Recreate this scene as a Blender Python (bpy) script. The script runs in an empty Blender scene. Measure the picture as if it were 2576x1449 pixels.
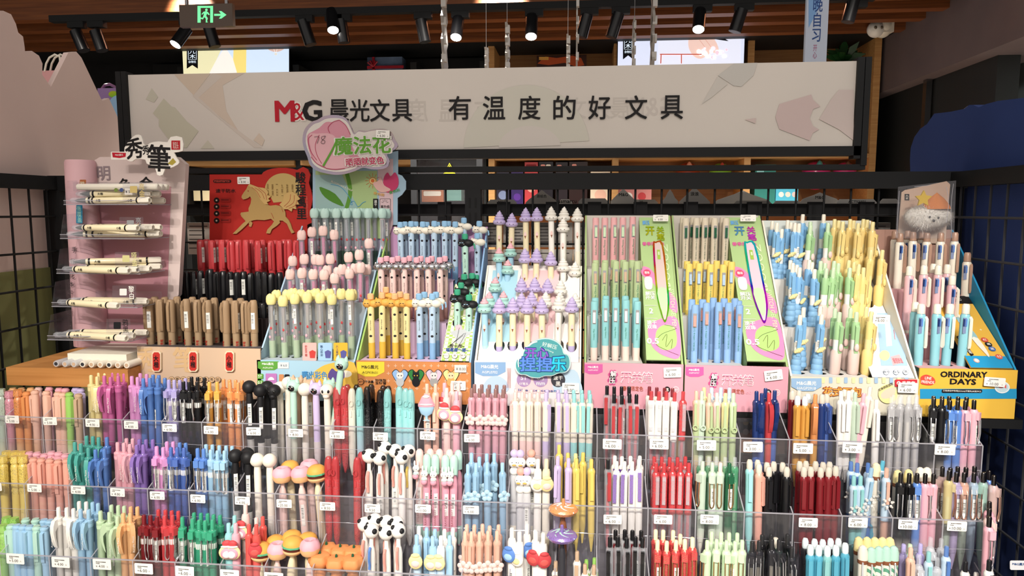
import bpy, math, random
from mathutils import Vector, Matrix, Euler
random.seed(7)
C = bpy.context.scene.collection
sc = bpy.context.scene
# ------------------------------------------------------------------ camera, world, light, exposure
F = 1800.0
PAN, TILT = math.radians(5.5), math.radians(6.2)
cam_d = bpy.data.cameras.new('camera'); cam = bpy.data.objects.new('camera', cam_d); C.objects.link(cam)
cam_d.sensor_width = 36; cam_d.lens = F / 2576 * 36; cam_d.clip_start = .02
cam.location = (0, 0, 1.5); cam.rotation_euler = (math.pi / 2 - TILT, 0, PAN)
sc.camera = cam
sc.view_settings.view_transform = 'Standard'; sc.view_settings.look = 'None'
sc.view_settings.exposure = 0.3; sc.view_settings.gamma = 1; sc.view_settings.use_curve_mapping = False
sc.cycles.transparent_max_bounces = 24; sc.cycles.max_bounces = 8; sc.cycles.diffuse_bounces = 3
sc.cycles.glossy_bounces = 3; sc.cycles.transmission_bounces = 4
sc.cycles.caustics_reflective = False; sc.cycles.caustics_refractive = False
sc.cycles.sample_clamp_indirect = 4
W = bpy.data.worlds.new('world'); sc.world = W; W.use_nodes = True
W.node_tree.nodes['Background'].inputs[0].default_value = (1.0, .93, .86, 1)
W.node_tree.nodes['Background'].inputs[1].default_value = 0.47

def spot(x, y, z, tx, ty, tz, watts, size, col=(1, .93, .84), rad=.035, blend=.35):
    d = bpy.data.lights.new('unseen_spot', 'SPOT'); d.energy = watts; d.spot_size = math.radians(size)
    d.spot_blend = blend; d.shadow_soft_size = rad; d.color = col
    o = bpy.data.objects.new('unseen_spot', d); C.objects.link(o); o.location = (x, y, z)
    o.rotation_euler = (Vector((tx, ty, tz)) - Vector((x, y, z))).to_track_quat('-Z', 'Y').to_euler()
for _x, _w in ((-1.02, 66), (-.62, 92), (-.20, 104), (.22, 104), (.62, 104), (1.0, 70)): spot(_x - .12, -1.0, 2.75, _x * .92, 1.10, 1.13, _w, 25, blend=.55)
spot(.75, -.9, 2.75, .62, 1.35, 1.36, 26, 17, blend=.5)
for _x, _y in ((-2.0, 3.3), (-.4, 3.2), (1.0, 3.3), (2.1, 3.4)): spot(_x, 3.42, 2.66, _x, _y + 1.3, 1.70, 190, 52, blend=.7)  # unseen spots added to brighten the back shelving
for _x, _y in ((-2.4, 2.6), (-.6, 2.7), (1.2, 2.7)): spot(_x, _y, 2.72, _x, _y + .2, 0, 260, 110, blend=.7)  # unseen spots added so the pale floor bounces light up to the slats
for _x in (-1.6, .2, 1.8): spot(_x, -1.6, 2.75, _x, -.6, 0, 120, 100, blend=.7)  # unseen spots added on the front floor for bounce onto boards and sign
for _x in (-.9, -.1, .7): spot(_x, -.9, 2.8, _x, 1.47, 1.55, 17, 40, blend=.9)  # weak wide spots, unseen, added to lift the sign and header cards
spot(.85, -.6, 2.75, .735, 1.40, 1.52, 16, 9, blend=.6)  # unseen narrow spot added to brighten the plush
spot(2.40, 2.3, 2.75, 2.75, 3.4, 2.1, 130, 130, (.92, .97, 1), blend=.8)  # unseen spot added to brighten the outer wall beyond the bulkhead
ad = bpy.data.lights.new('added_area_light', 'AREA'); ad.energy = 7; ad.shape = 'RECTANGLE'; ad.size = 2.4; ad.size_y = 1.0; ad.color = (1, .9, .82)  # unseen area light added to give the metal pens something to reflect
ao = bpy.data.objects.new('added_area_light', ad); C.objects.link(ao); ao.location = (-.1, -.9, 2.8); ao.rotation_euler = (math.radians(28), 0, 0)

CR = Euler(cam.rotation_euler).to_matrix()
CL = Vector(cam.location)
def ray(px, py): return CR @ Vector(((px - 1288) / F, -(py - 724.5) / F, -1))
def at(px, py, Y):
    d = ray(px, py); return CL + d * (Y / d.y)
def atx(px, py, X):
    d = ray(px, py); return CL + d * ((X - CL.x) / d.x)
def atz(px, py, Z):
    d = ray(px, py); return CL + d * ((Z - CL.z) / d.z)

# ------------------------------------------------------------------ materials
def lin(h):
    h = h.lstrip('#'); h = h if len(h) == 6 else ''.join(x + x for x in h); v = [int(h[i:i + 2], 16) / 255 for i in (0, 2, 4)]
    return tuple((c / 12.92 if c <= .04045 else ((c + .055) / 1.055) ** 2.4) for c in v) + (1,)
PAL = dict(white='#f2efe9', cream='#efe2bd', ivory='#ece5d6', black='#17171a', charcoal='#34343a', grey='#9b9a9c', silver='#c9c9cc', red='#cf1f26', scarlet='#e23a31',
    maroon='#7c1b22', pink='#f0a3b4', rose='#e58aa0', hotpink='#dd4f93', magenta='#cf4f98', orchid='#e38ad0', peach='#f2b397', blush='#f3c8c0', coral='#f08d7d', salmon='#f29c84',
    orange='#f28a3c', apricot='#f6b26b', amber='#f2a32a', yellow='#f3cf4e', butter='#f1dc8c', lemon='#f5e789', gold='#a98f70', bronze='#a5896a', green='#3fae72', emerald='#159a6a', teal='#2fa093',
    lime='#8ed24a', sage='#b3cbb3', mint='#a9dcc8', aqua='#86d8d8', cyan='#3fb7dc', sky='#8fc4ea', blue='#3c74cf', royal='#2f56b8', navy='#1d3470', lilac='#c6b2e6', lavender='#a79adf', purple='#7d56b8', violet='#5a2f92',
    brown='#8a5236', tan='#c8a07a', beige='#d9cdb8', paleblue='#b4d2ec', palegreen='#bfe0b0', leaf='#a6bd80', darkgreen='#1f5a3c', powder='#a9c8e6', clear='#dfe3ea', slate='#6a7fae', rosegold='#c98f7c', olive='#7a7d4a')
for _k, _h in list(PAL.items()):
    _v = [int(_h[i:i + 2], 16) for i in (1, 3, 5)]; _q = .25 if max(_v) > 150 else .03
    if _k not in ('white', 'ivory', 'cream', 'black', 'charcoal', 'grey', 'silver', 'clear', 'beige', 'gold', 'bronze'):
        _g = sum(_v) / 3 * .35 + 232 * .65; PAL[_k] = '#%02x%02x%02x' % tuple(int(c * (1 - _q) + _g * _q) for c in _v)
_m = {}
def nm(key):
    m = bpy.data.materials.new(key.replace('#', '').replace(':', '_')); m.use_nodes = True
    return m, m.node_tree.nodes, m.node_tree.links, m.node_tree.nodes['Principled BSDF']
def M(kind, col='white', col2=None):
    key = kind + ':' + col + (('>' + col2) if col2 else '')
    if key in _m: return _m[key]
    m, N, L, B = nm(key)
    c = lin(PAL.get(col, col)) if not col.startswith('#') else lin(col)
    c2 = (lin(PAL.get(col2, col2)) if not col2.startswith('#') else lin(col2)) if col2 and col2 != 'lens' else None
    B.inputs['Base Color'].default_value = c
    r, me, sp = {'p': (.28, 0, .5), 's': (.55, 0, .35), 'c': (.62, 0, .3), 't': (.08, 0, .6), 'x': (.05, 0, .6), 'm': (.27, 1, .5), 'k': (.2, 0, .6), 'g': (.3, 0, .5), 'f': (.95, 0, .1),
                 'b': (.45, 0, .4), 'e': (.5, 0, .2), 'h': (.18, .75, .5), 'w': (.5, 0, .4), 'q': (.3, 0, .4), 'z': (.5, 0, .4), 'r': (.9, 0, .2), 'v': (.12, 0, .6)}[kind]
    B.inputs['Roughness'].default_value = r; B.inputs['Metallic'].default_value = me; B.inputs['Specular IOR Level'].default_value = sp
    if kind == 't': B.inputs['Alpha'].default_value = .74
    if kind == 'v': B.inputs['Alpha'].default_value = .56
    if kind == 'x': B.inputs['Alpha'].default_value = .24
    if kind == 'e':
        B.inputs['Emission Color'].default_value = c; B.inputs['Emission Strength'].default_value = {'lens': 30}.get(col2 or '', .82)
    tc = lambda: N.new('ShaderNodeTexCoord')
    if kind == 'g':      # two-colour moulded barrel, blended along its length
        t = tc(); s = N.new('ShaderNodeSeparateXYZ'); L.new(t.outputs['Generated'], s.inputs[0])
        rp = N.new('ShaderNodeValToRGB'); L.new(s.outputs['Z'], rp.inputs[0]); rp.color_ramp.elements[0].color = c2; rp.color_ramp.elements[1].color = c
        rp.color_ramp.elements[0].position = .2; rp.color_ramp.elements[1].position = .75
        L.new(rp.outputs[0], B.inputs['Base Color'])
    if kind == 'k':      # glitter flakes in the plastic
        t = tc(); v = N.new('ShaderNodeTexVoronoi'); v.inputs['Scale'].default_value = 1900; L.new(t.outputs['Object'], v.inputs['Vector'])
        s = N.new('ShaderNodeSeparateXYZ'); L.new(v.outputs['Color'], s.inputs[0])
        g = N.new('ShaderNodeMath'); g.operation = 'GREATER_THAN'; g.inputs[1].default_value = .86; L.new(s.outputs['X'], g.inputs[0])
        mx = N.new('ShaderNodeMix'); mx.data_type = 'RGBA'; mx.inputs['A'].default_value = c; mx.inputs['B'].default_value = c2 or tuple(x * .5 + .5 for x in c[:3]) + (1,)
        L.new(g.outputs[0], mx.inputs['Factor']); L.new(mx.outputs['Result'], B.inputs['Base Color']); L.new(g.outputs[0], B.inputs['Metallic'])
        bp = N.new('ShaderNodeBump'); bp.inputs['Strength'].default_value = .12; bp.inputs['Distance'].default_value = .001; L.new(v.outputs['Distance'], bp.inputs['Height']); L.new(bp.outputs[0], B.inputs['Normal'])
    if kind == 'b':      # barcode sticker: black bars on white
        t = tc(); s = N.new('ShaderNodeSeparateXYZ'); L.new(t.outputs['Generated'], s.inputs[0])
        n = N.new('ShaderNodeTexNoise'); n.noise_dimensions = '1D'; n.inputs['Scale'].default_value = 26; L.new(s.outputs['Z'], n.inputs['W'])
        g = N.new('ShaderNodeMath'); g.operation = 'GREATER_THAN'; g.inputs[1].default_value = .52; L.new(n.outputs[0], g.inputs[0])
        a = N.new('ShaderNodeMath'); a.operation = 'COMPARE'; a.inputs[1].default_value = .62; a.inputs[2].default_value = .27; L.new(s.outputs['Z'], a.inputs[0])
        q = N.new('ShaderNodeMath'); q.operation = 'COMPARE'; q.inputs[1].default_value = .45; q.inputs[2].default_value = .33; L.new(s.outputs['X'], q.inputs[0])
        w = N.new('ShaderNodeMath'); w.operation = 'MULTIPLY'; L.new(g.outputs[0], w.inputs[0]); L.new(a.outputs[0], w.inputs[1])
        w2 = N.new('ShaderNodeMath'); w2.operation = 'MULTIPLY'; L.new(w.outputs[0], w2.inputs[0]); L.new(q.outputs[0], w2.inputs[1])
        mx = N.new('ShaderNodeMix'); mx.data_type = 'RGBA'; mx.inputs['A'].default_value = c; mx.inputs['B'].default_value = (.01, .01, .01, 1)
        L.new(w2.outputs[0], mx.inputs['Factor']); L.new(mx.outputs['Result'], B.inputs['Base Color'])
    if kind == 'h':      # holographic foil
        B.inputs['Thin Film Thickness'].default_value = 520; B.inputs['Thin Film IOR'].default_value = 1.7
        t = tc(); n = N.new('ShaderNodeTexNoise'); n.inputs['Scale'].default_value = 5; L.new(t.outputs['Object'], n.inputs['Vector'])
        h = N.new('ShaderNodeHueSaturation'); h.inputs['Color'].default_value = c; h.inputs['Saturation'].default_value = 1.1; mr = N.new('ShaderNodeMapRange'); mr.inputs['From Min'].default_value = .3; mr.inputs['From Max'].default_value = .7
        mr.inputs['To Min'].default_value = .1; mr.inputs['To Max'].default_value = .95; L.new(n.outputs[0], mr.inputs[0]); L.new(mr.outputs[0], h.inputs['Hue']); L.new(h.outputs[0], B.inputs['Base Color'])
    if kind in ('w', 'q', 'z', 'r'):
        t = tc()
        if kind == 'w':  # wood grain
            mp = N.new('ShaderNodeMapping'); mp.inputs['Scale'].default_value = (.8, 14, 22); L.new(t.outputs['Object'], mp.inputs[0])
            n = N.new('ShaderNodeTexNoise'); n.inputs['Scale'].default_value = 5; n.inputs['Detail'].default_value = 6; n.inputs['Distortion'].default_value = .4; L.new(mp.outputs[0], n.inputs['Vector'])
        elif kind == 'q':  # small checks
            n = N.new('ShaderNodeTexChecker'); n.inputs['Scale'].default_value = 165; L.new(t.outputs['Object'], n.inputs['Vector'])
        elif kind == 'z':  # diagonal stripes
            n = N.new('ShaderNodeTexWave'); n.bands_direction = 'DIAGONAL'; n.inputs['Scale'].default_value = 60; L.new(t.outputs['Object'], n.inputs['Vector'])
        else:              # soft mottled paint
            n = N.new('ShaderNodeTexNoise'); n.inputs['Scale'].default_value = 3; n.inputs['Detail'].default_value = 5; L.new(t.outputs['Object'], n.inputs['Vector'])
        rp = N.new('ShaderNodeValToRGB'); L.new(n.outputs['Fac' if kind != 'q' else 'Fac'], rp.inputs[0])
        lo, hi = {'w': (.3, .7), 'q': (.49, .51), 'z': (.48, .52), 'r': (.3, .7)}[kind]
        rp.color_ramp.elements[0].position = lo; rp.color_ramp.elements[1].position = hi
        rp.color_ramp.elements[0].color = c; rp.color_ramp.elements[1].color = c2 or tuple(x * .7 for x in c[:3]) + (1,)
        L.new(rp.outputs[0], B.inputs['Base Color'])
    _m[key] = m
    return m
def acrylic(name, tint, fac, mixd=0.0):
    m = bpy.data.materials.new(name); m.use_nodes = True; N, L = m.node_tree.nodes, m.node_tree.links; N.clear()
    o = N.new('ShaderNodeOutputMaterial'); t = N.new('ShaderNodeBsdfTransparent'); t.inputs[0].default_value = tint
    g = N.new('ShaderNodeBsdfGlossy'); g.inputs['Roughness'].default_value = .04; lw = N.new('ShaderNodeLayerWeight'); pw = N.new('ShaderNodeMath'); pw.operation = 'POWER'; pw.inputs[1].default_value = 4; L.new(lw.outputs['Facing'], pw.inputs[0]); f = N.new('ShaderNodeMath'); f.operation = 'MULTIPLY_ADD'; f.inputs[1].default_value = .5; f.inputs[2].default_value = .035; L.new(pw.outputs[0], f.inputs[0])
    x = N.new('ShaderNodeMixShader'); L.new(f.outputs[0], x.inputs[0]); L.new(t.outputs[0], x.inputs[1]); L.new(g.outputs[0], x.inputs[2])
    d = N.new('ShaderNodeBsdfDiffuse'); d.inputs[0].default_value = (.75, .74, .8, 1); y = N.new('ShaderNodeMixShader'); y.inputs[0].default_value = mixd
    L.new(x.outputs[0], y.inputs[1]); L.new(d.outputs[0], y.inputs[2]); L.new(y.outputs[0], o.inputs[0]); return m
ACR = acrylic('clear_acrylic', (.965, .965, .98, 1), 0, .025)
EDGE = acrylic('acrylic_edge', (.45, .44, .52, 1), 0, .4)
FILM = acrylic('clear_film', (.97, .97, .97, 1), 0, .05)
BLK = M('c', '#131416'); MET = M('m', '#f0f0f2'); ST = M('b', '#f0f0ea')
_d = M('r', '#141518', '#1d1e21')

# ------------------------------------------------------------------ mesh building
class MB:
    def __init__(s): s.v = []; s.f = []
    def add(s, vs, fs):
        b = len(s.v); s.v += [tuple(v) for v in vs]; s.f += [tuple(b + i for i in f) for f in fs]; return s
    def box(s, x0, x1, y0, y1, z0, z1):
        return s.add([(x0, y0, z0), (x1, y0, z0), (x1, y1, z0), (x0, y1, z0), (x0, y0, z1), (x1, y0, z1), (x1, y1, z1), (x0, y1, z1)],
                     [(3, 2, 1, 0), (4, 5, 6, 7), (0, 1, 5, 4), (1, 2, 6, 5), (2, 3, 7, 6), (3, 0, 4, 7)])
    def lathe(s, prof, n=12, cx=0, cy=0, sx=1, sy=1, lobes=0, amp=0):
        vs = []; k = len(prof)
        for r, z in prof:
            for i in range(n):
                a = 2 * math.pi * i / n; rr = r * (1 + amp * math.cos(lobes * a)) if lobes else r
                vs.append((cx + rr * math.cos(a) * sx, cy + rr * math.sin(a) * sy, z))
        fs = [(j * n + i, j * n + (i + 1) % n, (j + 1) * n + (i + 1) % n, (j + 1) * n + i) for j in range(k - 1) for i in range(n)]
        up = prof[-1][1] >= prof[0][1]
        fs = fs if up else [f[::-1] for f in fs]
        if prof[0][0] > 1e-6: fs.append(tuple(range(n - 1, -1, -1)) if up else tuple(range(n)))
        if prof[-1][0] > 1e-6: fs.append(tuple(range((k - 1) * n, k * n)) if up else tuple(range(k * n - 1, (k - 1) * n - 1, -1)))
        return s.add(vs, fs)
    def ball(s, c, r, n=12, m=8, rot=None):
        rx, ry, rz = r if isinstance(r, tuple) else (r, r, r); vs = []
        for j in range(m + 1):
            p = math.pi * j / m - math.pi / 2
            for i in range(n):
                a = 2 * math.pi * i / n
                v = Vector((rx * math.cos(p) * math.cos(a), ry * math.cos(p) * math.sin(a), rz * math.sin(p)))
                if rot: v = rot @ v
                vs.append((c[0] + v.x, c[1] + v.y, c[2] + v.z))
        return s.add(vs, [(j * n + i, j * n + (i + 1) % n, (j + 1) * n + (i + 1) % n, (j + 1) * n + i) for j in range(m) for i in range(n)])
    def tube(s, pts, r, n=6, closed=False):
        pts = [Vector(p) for p in pts]; k = len(pts); vs = []; up = Vector((.123, .97, .21))
        for i, p in enumerate(pts):
            t = (pts[(i + 1) % k] - pts[i - 1]) if closed else (pts[min(i + 1, k - 1)] - pts[max(i - 1, 0)])
            t.normalize(); u = t.cross(up); u.normalize(); w = u.cross(t)
            for j in range(n):
                a = 2 * math.pi * j / n; vs.append(p + u * math.cos(a) * r + w * math.sin(a) * r)
        fs = [(i * n + j, ((i + 1) % k) * n + j, ((i + 1) % k) * n + (j + 1) % n, i * n + (j + 1) % n) for i in range(k if closed else k - 1) for j in range(n)]
        if not closed: fs += [tuple(range(n)), tuple(range(k * n - 1, (k - 1) * n - 1, -1))]
        return s.add(vs, fs)
    def prism(s, poly, O, U, V, t):
        """poly [(u,v)] in the plane O,U,V given thickness t along N = U x V (towards the viewer)"""
        Nn = U.cross(V).normalized(); n = len(poly)
        ar = sum(poly[i][0] * poly[(i + 1) % n][1] - poly[(i + 1) % n][0] * poly[i][1] for i in range(n))
        if ar < 0: poly = poly[::-1]
        a = [O + U * p[0] + V * p[1] for p in poly]; b = [p + Nn * t for p in a]
        from mathutils.geometry import tessellate_polygon
        tri = tessellate_polygon([[Vector((p[0], p[1], 0)) for p in poly]])
        fs = []
        for T in tri:
            (x0, y0), (x1, y1), (x2, y2) = (poly[i] for i in T)
            if (x1 - x0) * (y2 - y0) - (x2 - x0) * (y1 - y0) < 0: T = T[::-1]
            fs.append(tuple(n + i for i in T)); fs.append(tuple(T[::-1]))
        fs += [(i, (i + 1) % n, n + (i + 1) % n, n + i) for i in range(n)]
        return s.add(a + b, fs)
    def mesh(s, name, off=None, sharp=35):
        me = bpy.data.meshes.new(name)
        vs = s.v if off is None else [(v[0] - off[0], v[1] - off[1], v[2] - off[2]) for v in s.v]
        me.from_pydata(vs, [], s.f); me.polygons.foreach_set('use_smooth', [True] * len(me.polygons)); me.set_sharp_from_angle(angle=math.radians(sharp)); return me
def obj(name, me, mat, parent=None):
    o = bpy.data.objects.new(name, me); C.objects.link(o)
    if not me.materials: me.materials.append(mat)
    if me.materials[0] != mat: o.material_slots[0].link = 'OBJECT'; o.material_slots[0].material = mat
    o.parent = parent; return o
def root(name, loc, label, cat, group=None, rz=0):
    o = bpy.data.objects.new(name, None); C.objects.link(o); o.location = loc; o.rotation_euler = (0, 0, rz)
    o.empty_display_size = .02; o['label'] = label; o['category'] = cat
    if group: o['group'] = group
    return o
def part(name, mb, mat, parent=None):   # mb in world coordinates, parent unrotated at its location
    off = (0, 0, 0); p = parent
    while p is not None: off = tuple(off[i] + p.location[i] for i in range(3)); p = p.parent
    return obj(name, mb.mesh(name, off), mat, parent)
def struct(name, mb, mat): o = part(name, mb, mat); o['kind'] = 'structure'; return o
def tag(o, label, cat, group=None):
    o['label'] = label; o['category'] = cat
    if group: o['group'] = group
    return o
_txt = {}
def glyphs(s, bold=0.0, spacing=1.0, shear=0.0):
    k = (s, bold, spacing, shear)
    if k in _txt: return _txt[k]
    c = bpy.data.curves.new('t', 'FONT'); c.body = s; c.resolution_u = 2; c.space_character = spacing; c.shear = shear; c.align_x = 'CENTER'; c.align_y = 'CENTER'
    o = bpy.data.objects.new('t', c); C.objects.link(o); bpy.context.view_layer.update()
    me = bpy.data.meshes.new_from_object(o.evaluated_get(bpy.context.evaluated_depsgraph_get()))
    vs = [(v.co.x, v.co.y) for v in me.vertices]; fs = [tuple(p.vertices) for p in me.polygons]
    bpy.data.objects.remove(o); bpy.data.meshes.remove(me); bpy.data.curves.remove(c)
    bold *= .55
    if vs and bold > .006:          # heavier strokes: the outline again, shifted by a hair
        n = len(vs); sh = [(0, 0), (bold, bold), (-bold, bold), (bold, -bold), (-bold, -bold)] + ([(bold, 0), (-bold, 0), (0, bold), (0, -bold)] if bold > .02 else [])
        fs = [tuple(i + k * n for i in f) for k in range(len(sh)) for f in fs]; vs = [(x + dx, y + dy, k) for k, (dx, dy) in enumerate(sh) for x, y in vs]
    else: vs = [(x, y, 0) for x, y in vs]
    if vs:
        x0, x1 = min(v[0] for v in vs), max(v[0] for v in vs); y0, y1 = min(v[1] for v in vs), max(v[1] for v in vs)
        vs = [(x - (x0 + x1) / 2, y - (y0 + y1) / 2, k * .000012) for x, y, k in vs]; wh = (x1 - x0, y1 - y0)
    else: wh = (1, 1)
    _txt[k] = (vs, fs, wh); return _txt[k]
def curve(pts, k=6, closed=True):      # Catmull-Rom through 2-D points
    n = len(pts); out = []
    for i in range(n if closed else n - 1):
        g = lambda j: pts[j % n] if closed else pts[max(0, min(n - 1, j))]
        p0, p1, p2, p3 = g(i - 1), g(i), g(i + 1), g(i + 2)
        for q in range(k):
            t = q / k
            out.append(tuple(.5 * (2 * p1[a] + (p2[a] - p0[a]) * t + (2 * p0[a] - 5 * p1[a] + 4 * p2[a] - p3[a]) * t * t + (3 * p1[a] - p0[a] - 3 * p2[a] + p3[a]) * t ** 3) for a in (0, 1)))
    if not closed: out.append(pts[-1])
    return out
class Panel:
    """a flat printed surface: a plane through O spanned by U, V; points are read off along sight lines onto that plane"""
    def __init__(s, O, U, V, parent=None):
        s.O = Vector(O); s.U = Vector(U).normalized(); s.V = Vector(V).normalized(); s.V = (s.V - s.U * s.V.dot(s.U)).normalized(); s.N = s.U.cross(s.V); s.parent = parent; s.k = 0
    def uv(s, px, py):
        d = ray(px, py); t = (s.O - CL).dot(s.N) / d.dot(s.N); p = CL + d * t - s.O; return (p.dot(s.U), p.dot(s.V))
    def lift(s): s.k += 1; return .00025 + .00012 * s.k
    def poly(s, name, pts, mat, th=0, lift=None, parent=None, smooth=0, mesh_only=False):
        uvp = [s.uv(*p) for p in pts]
        if smooth: uvp = curve(uvp, smooth)
        l = s.lift() if lift is None else lift
        mb = MB().prism(uvp, s.O + s.N * l, s.U, s.V, th or .0001)
        return mb if mesh_only else part(name, mb, mat, parent or s.parent)
    def disc(s, name, px, py, r, mat, th=0, lift=None, ry=None, n=28, parent=None, a0=0, a1=6.2832):
        return s.poly(name, [(px + r * math.cos(a0 + (a1 - a0) * i / n), py + (ry or r) * math.sin(a0 + (a1 - a0) * i / n)) for i in range(n + (a1 < 6.28))], mat, th, lift, parent)
    def rrect(s, name, x0, y0, x1, y1, mat, r=0, th=0, lift=None, parent=None):
        if r <= 0: pts = [(x0, y0), (x1, y0), (x1, y1), (x0, y1)]
        else: pts = [(cx + r * math.cos(a + q * math.pi / 8), cy + r * math.sin(a + q * math.pi / 8)) for cx, cy, a in ((x1 - r, y1 - r, 0), (x0 + r, y1 - r, math.pi / 2), (x0 + r, y0 + r, math.pi), (x1 - r, y0 + r, -math.pi / 2)) for q in range(5)]
        return s.poly(name, pts, mat, th, lift, parent)
    def line(s, name, pts, w, mat, lift=None, parent=None, smooth=0, closed=False):
        if smooth: pts = curve(pts, smooth, closed)
        P = [Vector((p[0], p[1], 0)) for p in pts]; n = len(P); L_, R_ = [], []
        for i, p in enumerate(P):
            t = (P[min(i + 1, n - 1)] - P[max(i - 1, 0)]); t.normalize(); q = Vector((-t.y, t.x, 0)) * w / 2; L_.append(p + q); R_.append(p - q)
        l = s.lift() if lift is None else lift; A = [s.uv(p.x, p.y) for p in L_]; Bq = [s.uv(p.x, p.y) for p in R_]
        g = lambda u: s.O + s.U * u[0] + s.V * u[1] + s.N * l
        return part(name, MB().add([g(u) for u in A + Bq], [(i, i + 1, n + i + 1, n + i) for i in range(n - 1)]), mat, parent or s.parent)
    def text(s, string, px, py, h, mat, w=None, bold=.012, rot=0, name='lettering', lift=None, parent=None, vertical=False, shear=0.0, spacing=1.0, mirror=False):
        """h, w: height and width in the photograph's pixels"""
        if vertical: string = '\n'.join(string)
        vs, fs, (gw, gh) = glyphs(string, bold, spacing, shear)
        c = s.uv(px, py); hh = abs(s.uv(px, py - h / 2)[1] - s.uv(px, py + h / 2)[1]); ky = hh / gh
        kx = ky if w is None else abs(s.uv(px + w / 2, py)[0] - s.uv(px - w / 2, py)[0]) / gw
        if mirror: kx = -kx
        l = s.lift() if lift is None else lift; cr, sr = math.cos(rot), math.sin(rot); out = []
        for x, y, q in vs:
            x, y = x * kx, y * ky; u, v = c[0] + x * cr - y * sr, c[1] + x * sr + y * cr; out.append(s.O + s.U * u + s.V * v + s.N * (l + q))
        return part(name, MB().add(out, [f[::-1] for f in fs] if mirror else fs), mat, parent or s.parent)
def XZ(Y, parent=None, x=0, z=1.2): return Panel((x, Y, z), (1, 0, 0), (0, 0, 1), parent)
ORD = 'first second third fourth fifth sixth seventh eighth ninth tenth eleventh twelfth thirteenth fourteenth fifteenth sixteenth seventeenth eighteenth nineteenth twentieth'.split()
ORD += ['twenty-' + w for w in ORD[:9]]
# ------------------------------------------------------------------ pen kinds (tip at z = 0, button or cap at z = length, printed side towards -Y)
_mc = {}
def cm(key, fn):
    if key not in _mc:
        b = MB(); fn(b); _mc[key] = b.mesh(key.split('|')[0])
    return _mc[key]
def P_(name, key, fn, mat, sub=()): return (name, cm(name + '|' + key, fn), mat, sub)
def sticker(r, z0, z1, ang=-1.57, wid=1.1):
    def f(b):
        n = 5; vs = []
        for z in (z0, z1):
            for i in range(n): a = ang - wid / 2 + wid * i / (n - 1); vs.append((r * math.cos(a), r * math.sin(a), z))
        b.add(vs, [(i, i + 1, n + i + 1, n + i) for i in range(n - 1)])
    return P_('barcode_label', f'{r:.4f}{z0:.3f}{z1:.3f}{ang:.1f}', f, ST)
def vtext(s, r, zc, size, mat, bold=.01, length=None):
    vs, fs, (w, h) = glyphs(s, bold)
    k = size / h; kl = (length / w) if length else k
    def f(b): b.add([(-y * k, -r - .0002 - q, zc + x * kl) for x, y, q in vs], fs)
    return P_('lettering', f'{s}{r}{zc}{size}{length}', f, mat)
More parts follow.
